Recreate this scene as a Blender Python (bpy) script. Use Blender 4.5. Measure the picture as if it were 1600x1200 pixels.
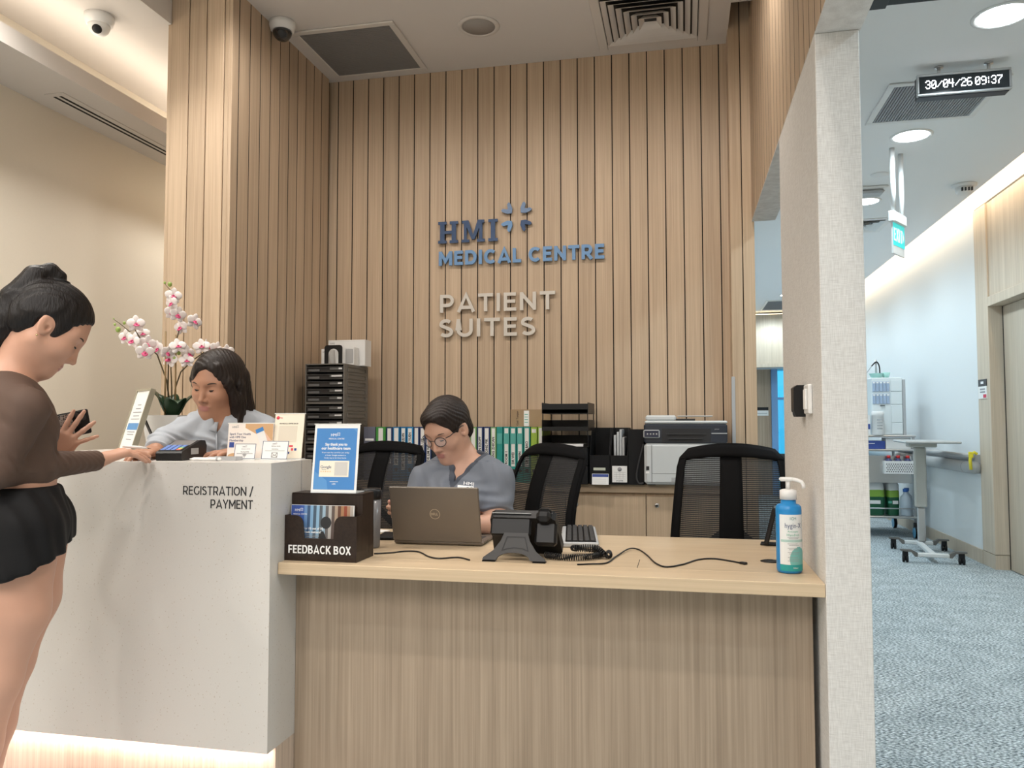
import bpy, math, random
import numpy as np
from mathutils import Matrix, Vector, Euler

for o in list(bpy.data.objects):
    bpy.data.objects.remove(o, do_unlink=True)
S = bpy.context.scene
COL = S.collection
PI = math.pi
R = math.radians
random.seed(7)

# ------------------------------------------------------------------ camera, world, exposure, lights
cam_d = bpy.data.cameras.new('camera')
cam = bpy.data.objects.new('camera', cam_d)
COL.objects.link(cam)
cam_d.sensor_fit = 'HORIZONTAL'
cam_d.sensor_width = 36.0
cam_d.lens = 1236.9 / 1600 * 36.0
cam_d.clip_start = 0.05
cam.location = (0, 0, 1.175)
cam.rotation_euler = (Matrix.Rotation(R(12.246), 3, 'Z') @ Matrix.Rotation(R(90 + 2.864), 3, 'X') @ Matrix.Rotation(R(-0.06), 3, 'Z')).to_euler()
S.camera = cam

S.view_settings.view_transform = 'Standard'
S.view_settings.look = 'None'
S.view_settings.gamma = 1.0
S.view_settings.use_curve_mapping = False
S.view_settings.exposure = 0.0

W = bpy.data.worlds.new('world')
S.world = W
W.use_nodes = True
bg = W.node_tree.nodes['Background']
bg.inputs[0].default_value = (0.10, 0.60, 0.86, 1)
bg.inputs[1].default_value = 1.35

WARM = (1.0, 0.925, 0.845)
COOL = (0.73, 0.90, 1.0)


def spot(x, y, z, power, color, size=110, blend=0.6, radius=0.06, aim=(0, 0, -1)):
    d = bpy.data.lights.new('downlight_lamp', 'SPOT')
    d.energy = power
    d.color = color
    d.spot_size = R(size)
    d.spot_blend = blend
    d.shadow_soft_size = radius
    o = bpy.data.objects.new('downlight_lamp', d)
    COL.objects.link(o)
    o.location = (x, y, z)
    o.rotation_euler = Vector(aim).to_track_quat('-Z', 'Y').to_euler()
    return o


def area(x, y, z, sx, sy, power, color, aim=(0, 0, -1), spread=180):
    d = bpy.data.lights.new('area_lamp', 'AREA')
    d.shape = 'RECTANGLE'
    d.size, d.size_y = sx, sy
    d.energy = power
    d.color = color
    d.spread = R(spread)
    o = bpy.data.objects.new('area_lamp', d)
    COL.objects.link(o)
    o.location = (x, y, z)
    zz = -Vector(aim).normalized()
    if abs(zz.y) < 1e-4 and abs(zz.x) > 1e-4:      # a strip that runs along y
        yy = Vector((0, 1, 0))
        xx = yy.cross(zz)
        o.rotation_euler = Matrix((xx, yy, zz)).transposed().to_euler()
    else:
        o.rotation_euler = Vector(aim).to_track_quat('-Z', 'Y').to_euler()
    return o


# lobby and desk downlights (warm); the ones in the corridor (cool) sit in the fittings that the photograph shows
for x in (-2.3, -1.0, 0.2):
    spot(x, 1.05, 3.27, 56, WARM)
for x in (-2.9, -1.2, 0.1):
    spot(x, -0.4, 3.27, 56, (1.0, 0.95, 0.90))
for x in (-1.75, -0.8, 0.12):
    spot(x, 3.0, 3.27, 51, WARM, 130, 0.9, 0.06, (0, 0.45, -1))
spot(-2.27, 2.95, 3.27, 24, WARM, 90)
for y in (0.6, 2.4, 4.6, 6.2):
    spot(-2.58, y, 3.12, 76, (1.0, 0.96, 0.89), 155, 0.9)
area(-1.0, -1.4, 3.2, 3.4, 1.8, 145, (1.0, 0.96, 0.925))  # soft fill added to lift the lobby, no fitting behind it
for y in (0.7, 2.2, 3.74, 5.23, 6.72, 8.2, 9.7, 11.2, 12.6):
    spot(1.39, y, 2.925, 61, COOL, 165, 0.6, 0.09)
area(-2.885, 2.1, 2.90, 0.02, 10.0, 20, (1.0, 0.88, 0.72), (0.25, 0, 1))
area(2.30, 8.4, 3.12, 0.03, 9.4, 34, (1.0, 0.78, 0.54), (0.7, 0, -1))
area(-1.93, 2.225, 0.188, 1.38, 0.012, 3.0, (1.0, 0.68, 0.60), (0, 0.25, -1))

# ------------------------------------------------------------------ materials
MATS = {}


def mat(name, col, rough=0.5, metal=0.0, bump=0.0, scale=40, spec=0.5, vary=0.0, alpha=None, emit=None, trans=0.0, sss=0.0, coat=0.0, speck=None):
    """procedural material: base colour with a little noise, fine relief; all in object coordinates"""
    if name in MATS:
        return MATS[name]
    m = bpy.data.materials.new(name)
    m.use_nodes = True
    nt = m.node_tree
    p = nt.nodes['Principled BSDF']
    p.inputs['Base Color'].default_value = (*col, 1)
    p.inputs['Roughness'].default_value = rough
    p.inputs['Metallic'].default_value = metal
    p.inputs['Specular IOR Level'].default_value = spec
    p.inputs['Coat Weight'].default_value = coat
    if trans:
        p.inputs['Transmission Weight'].default_value = trans
    if sss:
        p.inputs['Subsurface Weight'].default_value = sss
        p.inputs['Subsurface Radius'].default_value = (0.012, 0.005, 0.003)
        p.inputs['Subsurface Scale'].default_value = 0.6
    if emit:
        p.inputs['Emission Color'].default_value = (*emit[0], 1)
        p.inputs['Emission Strength'].default_value = emit[1]
    if alpha is not None:
        p.inputs['Alpha'].default_value = alpha
    if vary or bump or speck:
        tc = nt.nodes.new('ShaderNodeTexCoord')
        nz = nt.nodes.new('ShaderNodeTexNoise')
        nz.inputs['Scale'].default_value = scale
        nz.inputs['Detail'].default_value = 4
        nt.links.new(tc.outputs['Object'], nz.inputs['Vector'])
        last = None
        if vary:
            mx = nt.nodes.new('ShaderNodeMixRGB')
            mx.blend_type = 'MIX'
            mx.inputs[1].default_value = (*[c * (1 - vary) for c in col], 1)
            mx.inputs[2].default_value = (*[min(1, c * (1 + vary)) for c in col], 1)
            nt.links.new(nz.outputs['Fac'], mx.inputs[0])
            nt.links.new(mx.outputs[0], p.inputs['Base Color'])
            last = mx
        if speck:
            n2 = nt.nodes.new('ShaderNodeTexVoronoi')
            n2.inputs['Scale'].default_value = speck[0]
            nt.links.new(tc.outputs['Object'], n2.inputs['Vector'])
            rp = nt.nodes.new('ShaderNodeValToRGB')
            rp.color_ramp.elements[0].position = speck[2]
            rp.color_ramp.elements[0].color = (1, 1, 1, 1)
            rp.color_ramp.elements[1].position = speck[2] + 0.06
            rp.color_ramp.elements[1].color = (0, 0, 0, 1)
            nt.links.new(n2.outputs['Distance'], rp.inputs[0])
            m2 = nt.nodes.new('ShaderNodeMixRGB')
            m2.inputs[1].default_value = (*col, 1)
            m2.inputs[2].default_value = (*speck[1], 1)
            nt.links.new(rp.outputs[0], m2.inputs[0])
            if last:
                nt.links.new(last.outputs[0], m2.inputs[1])
            nt.links.new(m2.outputs[0], p.inputs['Base Color'])
        if bump:
            b = nt.nodes.new('ShaderNodeBump')
            b.inputs['Strength'].default_value = bump
            b.inputs['Distance'].default_value = 0.004
            nt.links.new(nz.outputs['Fac'], b.inputs['Height'])
            nt.links.new(b.outputs[0], p.inputs['Normal'])
    MATS[name] = m
    return m


def wood(name, c1, c2, axis='Z', fine=150, rough=0.45):
    """straight-grained veneer: noise drawn out along one axis, shifted per object"""
    if name in MATS:
        return MATS[name]
    m = bpy.data.materials.new(name)
    m.use_nodes = True
    nt = m.node_tree
    N, L = nt.nodes, nt.links
    p = N['Principled BSDF']
    p.inputs['Roughness'].default_value = rough
    p.inputs['Specular IOR Level'].default_value = 0.35
    tc = N.new('ShaderNodeTexCoord')
    oi = N.new('ShaderNodeObjectInfo')
    ml = N.new('ShaderNodeVectorMath')
    ml.operation = 'SCALE'
    ml.inputs[0].default_value = (17.0, 23.0, 11.0)
    L.new(oi.outputs['Random'], ml.inputs['Scale'])
    ad = N.new('ShaderNodeVectorMath')
    ad.operation = 'ADD'
    L.new(tc.outputs['Object'], ad.inputs[0])
    L.new(ml.outputs[0], ad.inputs[1])

    def streak(sc, stretch, detail):
        mp = N.new('ShaderNodeMapping')
        v = [sc, sc, sc]
        v['XYZ'.index(axis)] = sc * stretch
        mp.inputs['Scale'].default_value = v
        L.new(ad.outputs[0], mp.inputs['Vector'])
        nz = N.new('ShaderNodeTexNoise')
        nz.inputs['Scale'].default_value = 1.0
        nz.inputs['Detail'].default_value = detail
        nz.inputs['Roughness'].default_value = 0.6
        L.new(mp.outputs[0], nz.inputs['Vector'])
        return nz
    a = streak(fine, 0.012, 3)
    b = streak(fine * 0.16, 0.03, 4)
    mixf = N.new('ShaderNodeMath')
    mixf.operation = 'MULTIPLY_ADD'
    mixf.inputs[1].default_value = 0.55
    L.new(a.outputs['Fac'], mixf.inputs[0])
    m5 = N.new('ShaderNodeMath')
    m5.operation = 'MULTIPLY'
    m5.inputs[1].default_value = 0.45
    L.new(b.outputs['Fac'], m5.inputs[0])
    L.new(m5.outputs[0], mixf.inputs[2])
    rp = N.new('ShaderNodeValToRGB')
    rp.color_ramp.elements[0].position = 0.32
    rp.color_ramp.elements[0].color = (*c1, 1)
    rp.color_ramp.elements[1].position = 0.68
    rp.color_ramp.elements[1].color = (*c2, 1)
    L.new(mixf.outputs[0], rp.inputs[0])
    hs = N.new('ShaderNodeHueSaturation')
    mr = N.new('ShaderNodeMapRange')
    mr.inputs['To Min'].default_value = 0.93
    mr.inputs['To Max'].default_value = 1.06
    L.new(oi.outputs['Random'], mr.inputs['Value'])
    L.new(mr.outputs[0], hs.inputs['Value'])
    L.new(rp.outputs[0], hs.inputs['Color'])
    L.new(hs.outputs[0], p.inputs['Base Color'])
    bp = N.new('ShaderNodeBump')
    bp.inputs['Strength'].default_value = 0.12
    bp.inputs['Distance'].default_value = 0.002
    L.new(a.outputs['Fac'], bp.inputs['Height'])
    L.new(bp.outputs[0], p.inputs['Normal'])
    MATS[name] = m
    return m


def woven(name, c1, c2, su=420, sv=420, rough=0.85, stretch=0.06):
    """wall covering / fabric: two crossed thread noises"""
    if name in MATS:
        return MATS[name]
    m = bpy.data.materials.new(name)
    m.use_nodes = True
    N, L = m.node_tree.nodes, m.node_tree.links
    p = N['Principled BSDF']
    p.inputs['Roughness'].default_value = rough
    p.inputs['Specular IOR Level'].default_value = 0.2
    tc = N.new('ShaderNodeTexCoord')
    outs = []
    for v in ((su, su, su * stretch), (sv * stretch, sv * stretch, sv)):
        mp = N.new('ShaderNodeMapping')
        mp.inputs['Scale'].default_value = v
        L.new(tc.outputs['Object'], mp.inputs['Vector'])
        nz = N.new('ShaderNodeTexNoise')
        nz.inputs['Scale'].default_value = 1.0
        nz.inputs['Detail'].default_value = 2
        L.new(mp.outputs[0], nz.inputs['Vector'])
        outs.append(nz)
    ad = N.new('ShaderNodeMath')
    L.new(outs[0].outputs['Fac'], ad.inputs[0])
    L.new(outs[1].outputs['Fac'], ad.inputs[1])
    rp = N.new('ShaderNodeValToRGB')
    rp.color_ramp.elements[0].position = 0.38
    rp.color_ramp.elements[0].color = (*c1, 1)
    rp.color_ramp.elements[1].position = 0.62
    rp.color_ramp.elements[1].color = (*c2, 1)
    hf = N.new('ShaderNodeMath')
    hf.operation = 'MULTIPLY'
    hf.inputs[1].default_value = 0.5
    L.new(ad.outputs[0], hf.inputs[0])
    L.new(hf.outputs[0], rp.inputs[0])
    L.new(rp.outputs[0], p.inputs['Base Color'])
    bp = N.new('ShaderNodeBump')
    bp.inputs['Strength'].default_value = 0.25
    bp.inputs['Distance'].default_value = 0.002
    L.new(hf.outputs[0], bp.inputs['Height'])
    L.new(bp.outputs[0], p.inputs['Normal'])
    MATS[name] = m
    return m


def carpet_mat():
    m = bpy.data.materials.new('loop_carpet')
    m.use_nodes = True
    N, L = m.node_tree.nodes, m.node_tree.links
    p = N['Principled BSDF']
    p.inputs['Roughness'].default_value = 0.95
    p.inputs['Specular IOR Level'].default_value = 0.1
    tc = N.new('ShaderNodeTexCoord')
    mp = N.new('ShaderNodeMapping')
    mp.inputs['Scale'].default_value = (75, 150, 100)
    mp.inputs['Rotation'].default_value = (0, 0, R(24))
    L.new(tc.outputs['Object'], mp.inputs['Vector'])
    nz = N.new('ShaderNodeTexNoise')
    nz.inputs['Scale'].default_value = 1.0
    nz.inputs['Detail'].default_value = 3
    L.new(mp.outputs[0], nz.inputs['Vector'])
    n2 = N.new('ShaderNodeTexNoise')
    n2.inputs['Scale'].default_value = 7
    L.new(tc.outputs['Object'], n2.inputs['Vector'])
    ad = N.new('ShaderNodeMath')
    ad.operation = 'MULTIPLY_ADD'
    ad.inputs[1].default_value = 0.12
    L.new(n2.outputs['Fac'], ad.inputs[0])
    L.new(nz.outputs['Fac'], ad.inputs[2])
    rp = N.new('ShaderNodeValToRGB')
    e = rp.color_ramp.elements
    e[0].position, e[0].color = 0.44, (0.115, 0.14, 0.155, 1)
    e[1].position, e[1].color = 0.70, (0.80, 0.87, 0.90, 1)
    k = rp.color_ramp.elements.new(0.56)
    k.color = (0.385, 0.445, 0.47, 1)
    L.new(ad.outputs[0], rp.inputs[0])
    L.new(rp.outputs[0], p.inputs['Base Color'])
    bp = N.new('ShaderNodeBump')
    bp.inputs['Strength'].default_value = 0.6
    bp.inputs['Distance'].default_value = 0.006
    L.new(nz.outputs['Fac'], bp.inputs['Height'])
    L.new(bp.outputs[0], p.inputs['Normal'])
    return m


def mesh_fabric(name, col, a_lo, period):
    """woven chair net: see-through between fine horizontal threads"""
    m = bpy.data.materials.new(name)
    m.use_nodes = True
    N, L = m.node_tree.nodes, m.node_tree.links
    p = N['Principled BSDF']
    p.inputs['Base Color'].default_value = (*col, 1)
    p.inputs['Roughness'].default_value = 0.7
    tc = N.new('ShaderNodeTexCoord')
    sp = N.new('ShaderNodeSeparateXYZ')
    L.new(tc.outputs['Object'], sp.inputs[0])
    vals = []
    for ax, per, th in (('Z', period, 0.25), ('X', period * 0.55, -0.35)):
        mu = N.new('ShaderNodeMath')
        mu.operation = 'MULTIPLY'
        mu.inputs[1].default_value = 2 * PI / per
        L.new(sp.outputs[ax], mu.inputs[0])
        sn = N.new('ShaderNodeMath')
        sn.operation = 'SINE'
        L.new(mu.outputs[0], sn.inputs[0])
        gt = N.new('ShaderNodeMath')
        gt.operation = 'GREATER_THAN'
        gt.inputs[1].default_value = th
        L.new(sn.outputs[0], gt.inputs[0])
        vals.append(gt)
    an = N.new('ShaderNodeMath')
    an.operation = 'MULTIPLY'
    L.new(vals[0].outputs[0], an.inputs[0])
    L.new(vals[1].outputs[0], an.inputs[1])
    mr = N.new('ShaderNodeMapRange')
    mr.inputs['To Min'].default_value = 1.0
    mr.inputs['To Max'].default_value = a_lo
    L.new(an.outputs[0], mr.inputs['Value'])
    L.new(mr.outputs[0], p.inputs['Alpha'])
    return m


PLANK = wood('oak_plank', (0.42, 0.308, 0.212), (0.61, 0.472, 0.338))
FRONTWOOD = wood('greige_oak_veneer', (0.27, 0.204, 0.145), (0.46, 0.362, 0.268))
DESKWOOD = wood('pale_oak_worktop', (0.51, 0.385, 0.25), (0.66, 0.515, 0.35), 'X', 110, 0.35)
CABWOOD = wood('oak_cabinet_veneer', (0.47, 0.345, 0.23), (0.63, 0.48, 0.335))
CABTOP = wood('oak_cabinet_top', (0.47, 0.345, 0.23), (0.63, 0.48, 0.335), 'X')
CORRWOOD = wood('corridor_oak_veneer', (0.50, 0.41, 0.31), (0.68, 0.58, 0.46))
WENGE = wood('dark_wenge_laminate', (0.012, 0.007, 0.005), (0.035, 0.020, 0.014), 'Z', 130, 0.35)
GROOVE = mat('groove_black', (0.012, 0.010, 0.009), 0.9)
CREAM = mat('cream_paint', (0.74, 0.685, 0.59), 0.7, bump=0.03, scale=120, vary=0.02)
CEILP = mat('ceiling_paint', (0.68, 0.64, 0.605), 0.8, bump=0.02, scale=90)
CORRP = mat('corridor_white_paint', (0.76, 0.79, 0.80), 0.55, bump=0.03, scale=100)
GREYP = mat('corridor_ceiling_paint', (0.86, 0.87, 0.875), 0.8)
LINEN = woven('linen_wall_covering', (0.60, 0.58, 0.555), (0.75, 0.735, 0.71), 520, 520)
STONE = mat('white_solid_surface', (0.64, 0.615, 0.58), 0.32, vary=0.03, scale=260, speck=(75, (0.52, 0.47, 0.41), 0.10))
BLACK = mat('black_plastic', (0.007, 0.007, 0.008), 0.4, spec=0.35)
BLACKM = mat('matt_black_plastic', (0.008, 0.008, 0.009), 0.6, spec=0.25, bump=0.08, scale=600)
DARKG = mat('dark_grey_plastic', (0.04, 0.04, 0.042), 0.5, spec=0.35)
MIDG = mat('mid_grey_plastic', (0.14, 0.135, 0.125), 0.45)
LIGHTG = mat('light_grey_plastic', (0.42, 0.43, 0.44), 0.45)
WHITE = mat('white_plastic', (0.80, 0.80, 0.79), 0.4)
PAPER = mat('white_paper', (0.86, 0.86, 0.85), 0.75)
CARD = mat('cream_card', (0.88, 0.81, 0.68), 0.6)
CHROME = mat('brushed_steel', (0.62, 0.62, 0.62), 0.3, 1.0)
ALU = mat('satin_aluminium', (0.55, 0.56, 0.57), 0.4, 0.8)
INK = mat('black_ink', (0.02, 0.02, 0.022), 0.6)
GREYINK = mat('grey_ink', (0.30, 0.30, 0.32), 0.6)
NAVYINK = mat('navy_ink', (0.02, 0.05, 0.16), 0.6)
WHITEINK = mat('white_ink', (0.88, 0.88, 0.88), 0.6)
GLASS = mat('clear_acrylic', (0.95, 0.97, 0.97), 0.08, trans=1.0)


# ------------------------------------------------------------------ geometry helpers
class MB:
    """collects shapes and links them as ONE mesh object"""

    def __init__(s):
        s.v, s.f, s.m, s.sm = [], [], [], []

    def add(s, vs, fs, mi=0, M=None, smooth=False):
        b = len(s.v)
        if M is not None:
            vs = [tuple(M @ Vector(v)) for v in vs]
        s.v += [tuple(v) for v in vs]
        s.f += [tuple(i + b for i in f) for f in fs]
        s.m += [mi] * len(fs)
        s.sm += [smooth] * len(fs)
        return s

    def box(s, a, b, mi=0, bev=0.0, M=None):
        x0, x1 = sorted((a[0], b[0]))
        y0, y1 = sorted((a[1], b[1]))
        z0, z1 = sorted((a[2], b[2]))
        if bev <= 0:
            vs = [(x, y, z) for x in (x0, x1) for y in (y0, y1) for z in (z0, z1)]
            fs = [(0, 1, 3, 2), (4, 6, 7, 5), (0, 4, 5, 1), (2, 3, 7, 6), (0, 2, 6, 4), (1, 5, 7, 3)]
            return s.add(vs, fs, mi, M)
        c = min(bev, (x1 - x0) * .49, (y1 - y0) * .49, (z1 - z0) * .49)
        vs, ix = [], {}
        for i, (X, sx) in enumerate(((x0, 1), (x1, -1))):
            for j, (Y, sy) in enumerate(((y0, 1), (y1, -1))):
                for k, (Z, sz) in enumerate(((z0, 1), (z1, -1))):
                    for q, p in enumerate(((X, Y + sy * c, Z + sz * c), (X + sx * c, Y, Z + sz * c), (X + sx * c, Y + sy * c, Z))):
                        ix[i, j, k, q] = len(vs)
                        vs.append(p)
        g = lambda *t: ix[t]
        fs = []
        for i in (0, 1):
            fs.append([g(i, 0, 0, 0), g(i, 0, 1, 0), g(i, 1, 1, 0), g(i, 1, 0, 0)][::1 if i == 0 else -1])
            fs.append([g(0, i, 0, 1), g(1, i, 0, 1), g(1, i, 1, 1), g(0, i, 1, 1)][::1 if i == 0 else -1])
            fs.append([g(0, 0, i, 2), g(0, 1, i, 2), g(1, 1, i, 2), g(1, 0, i, 2)][::1 if i == 0 else -1])
        for a_ in (0, 1):
            for b_ in (0, 1):
                fs.append([g(a_, b_, 0, 0), g(a_, b_, 0, 1), g(a_, b_, 1, 1), g(a_, b_, 1, 0)][::1 if a_ != b_ else -1])
                fs.append([g(a_, 0, b_, 0), g(a_, 1, b_, 0), g(a_, 1, b_, 2), g(a_, 0, b_, 2)][::1 if a_ == b_ else -1])
                fs.append([g(0, a_, b_, 1), g(0, a_, b_, 2), g(1, a_, b_, 2), g(1, a_, b_, 1)][::1 if a_ == b_ else -1])
        for i in (0, 1):
            for j in (0, 1):
                for k in (0, 1):
                    fs.append([g(i, j, k, 0), g(i, j, k, 1), g(i, j, k, 2)][::1 if (i + j + k) % 2 == 0 else -1])
        return s.add(vs, fs, mi, M)

    def prism(s, pts, z0, z1, mi=0, M=None):
        """polygon in xy pulled along z"""
        n = len(pts)
        vs = [(p[0], p[1], z0) for p in pts] + [(p[0], p[1], z1) for p in pts]
        fs = [tuple(range(n))[::-1], tuple(range(n, 2 * n))] + [(i, (i + 1) % n, n + (i + 1) % n, n + i) for i in range(n)]
        return s.add(vs, fs, mi, M)

    def lathe(s, prof, n=24, mi=0, M=None, smooth=True):
        """profile of (r, z) turned about z"""
        vs, fs = [], []
        for r, z in prof:
            for k in range(n):
                a = 2 * PI * k / n
                vs.append((r * math.cos(a), r * math.sin(a), z))
        for i in range(len(prof) - 1):
            for k in range(n):
                fs.append((i * n + k, i * n + (k + 1) % n, (i + 1) * n + (k + 1) % n, (i + 1) * n + k))
        if prof[0][0] > 1e-5:
            fs.append(tuple(range(n))[::-1])
        if prof[-1][0] > 1e-5:
            fs.append(tuple(range((len(prof) - 1) * n, len(prof) * n)))
        return s.add(vs, fs, mi, M, smooth)

    def tube(s, pts, r, n=10, mi=0, M=None, closed=False):
        P = [Vector(p) for p in pts]
        rs = r if isinstance(r, (list, tuple)) else [r] * len(P)
        vs, fs = [], []
        up = None
        m = len(P)
        for i, p in enumerate(P):
            if closed:
                t = P[(i + 1) % m] - P[i - 1]
            else:
                t = P[min(i + 1, m - 1)] - P[max(i - 1, 0)]
            t.normalize()
            if up is None:
                up = Vector((0, 0, 1)) if abs(t.z) < 0.9 else Vector((1, 0, 0))
            u = up - t * up.dot(t)
            if u.length < 1e-6:
                u = t.orthogonal()
            u.normalize()
            w = t.cross(u)
            up = u
            for k in range(n):
                a = 2 * PI * k / n
                vs.append(p + (u * math.cos(a) + w * math.sin(a)) * rs[i])
        for i in range(m if closed else m - 1):
            j = (i + 1) % m
            for k in range(n):
                fs.append((i * n + k, i * n + (k + 1) % n, j * n + (k + 1) % n, j * n + k))
        if not closed:
            fs.append(tuple(range(n))[::-1])
            fs.append(tuple(range((m - 1) * n, m * n)))
        return s.add(vs, fs, mi, M, True)

    def grid(s, rows, mi=0, M=None, smooth=True, thick=0.0):
        """a sheet given as rows of points; thick gives it a back"""
        nr, nc = len(rows), len(rows[0])
        vs = [tuple(p) for r in rows for p in r]
        fs = [(i * nc + j, i * nc + j + 1, (i + 1) * nc + j + 1, (i + 1) * nc + j) for i in range(nr - 1) for j in range(nc - 1)]
        if thick:
            vv = [Vector(v) for v in vs]
            nn = [Vector((0, 0, 0)) for _ in vs]
            for f in fs:
                q = (vv[f[1]] - vv[f[0]]).cross(vv[f[3]] - vv[f[0]]) + (vv[f[3]] - vv[f[2]]).cross(vv[f[1]] - vv[f[2]])
                for i in f:
                    nn[i] += q
            b = len(vs)
            vs = vs + [tuple(v - n.normalized() * thick if n.length > 0 else v) for v, n in zip(vv, nn)]
            back = [tuple(i + b for i in f[::-1]) for f in fs]
            rim = [i for i in range(nc)] + [i * nc + nc - 1 for i in range(1, nr)] + [(nr - 1) * nc + j for j in range(nc - 2, -1, -1)] + [i * nc for i in range(nr - 2, 0, -1)]
            side = [(rim[(i + 1) % len(rim)], rim[i], rim[i] + b, rim[(i + 1) % len(rim)] + b) for i in range(len(rim))]
            fs = fs + back + side
        return s.add(vs, fs, mi, M, smooth)

    def mesh(s, name, mats):
        me = bpy.data.meshes.new(name)
        me.from_pydata(s.v, [], s.f)
        for m in (mats if isinstance(mats, (list, tuple)) else [mats]):
            me.materials.append(m)
        me.polygons.foreach_set('material_index', s.m)
        me.polygons.foreach_set('use_smooth', s.sm)
        me.update()
        return me

    def build(s, name, mats, parent=None, loc=(0, 0, 0), rot=(0, 0, 0)):
        return link(name, s.mesh(name, mats), parent, loc, rot)


def link(name, me, parent=None, loc=(0, 0, 0), rot=(0, 0, 0)):
    o = bpy.data.objects.new(name, me)
    COL.objects.link(o)
    o.parent = parent
    o.location = loc
    o.rotation_euler = rot
    return o


def tag(o, label, cat, group=None):
    o['label'] = label
    o['category'] = cat
    if group:
        o['group'] = group
    return o


def thing(name, label, cat, loc=(0, 0, 0), rz=0.0, group=None, rot=None):
    o = bpy.data.objects.new(name, None)
    o.empty_display_size = 0.05
    COL.objects.link(o)
    o.location = loc
    o.rotation_euler = rot if rot else (0, 0, rz)
    return tag(o, label, cat, group)


def struct(o):
    o['kind'] = 'structure'
    return o


def stuff(o):
    o['kind'] = 'stuff'
    return o


def bx(name, a, b, m, parent=None, bev=0.0, loc=(0, 0, 0), rot=(0, 0, 0)):
    return MB().box(a, b, 0, bev).build(name, m, parent, loc, rot)


def board(a, b, ax):
    """a board whose two edges across axis ax are coloured black for the shade in the groove"""
    m = MB().box(a, b)
    k = 2 * 'xyz'.index(ax)
    m.m[k] = m.m[k + 1] = 1  # groove shade put into the edge colour
    return m


def copy_tree(o, parent=None):
    c = o.copy()
    COL.objects.link(c)
    c.parent = parent
    for ch in o.children:
        copy_tree(ch, c)
    return c


def T(x=0, y=0, z=0):
    return Matrix.Translation((x, y, z))


def RX(a):
    return Matrix.Rotation(a, 4, 'X')


def RY(a):
    return Matrix.Rotation(a, 4, 'Y')


def RZ(a):
    return Matrix.Rotation(a, 4, 'Z')


def place(o, M):
    o.location = M.to_translation()
    o.rotation_euler = M.to_euler()
    return o


def txt(name, s, size, m, parent, M, align='CENTER', ext=0.0003, spacing=1.0, bold=0.0, fit=None):
    """flat print: a built-in font text turned into a mesh; it lies in the xy plane of M (x right, y up)"""
    c = bpy.data.curves.new(name, 'FONT')
    c.body = s
    c.size = size
    c.align_x = align
    c.align_y = 'CENTER'
    c.extrude = ext
    c.offset = bold
    c.space_character = spacing
    c.space_line = 0.8
    c.resolution_u = 2
    t = bpy.data.objects.new(name, c)
    me = bpy.data.meshes.new_from_object(t)
    bpy.data.objects.remove(t)
    bpy.data.curves.remove(c)
    if fit:
        xs = [v.co.x for v in me.vertices]
        w = max(xs) - min(xs)
        if w > 0:
            me.transform(Matrix.Diagonal((fit / w, 1, 1, 1)))
    me.materials.append(m)
    o = link(name, me, parent)
    return place(o, M)


FRONT = RX(PI / 2)          # print that faces -y (towards the lobby)


# stroke letters (capital letters of even stroke), cap height 1
def arc(cx, cy, rx, ry, a0, a1, n=14):
    return [(cx + rx * math.cos(R(a0 + (a1 - a0) * i / n)), cy + ry * math.sin(R(a0 + (a1 - a0) * i / n))) for i in range(n + 1)]


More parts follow.
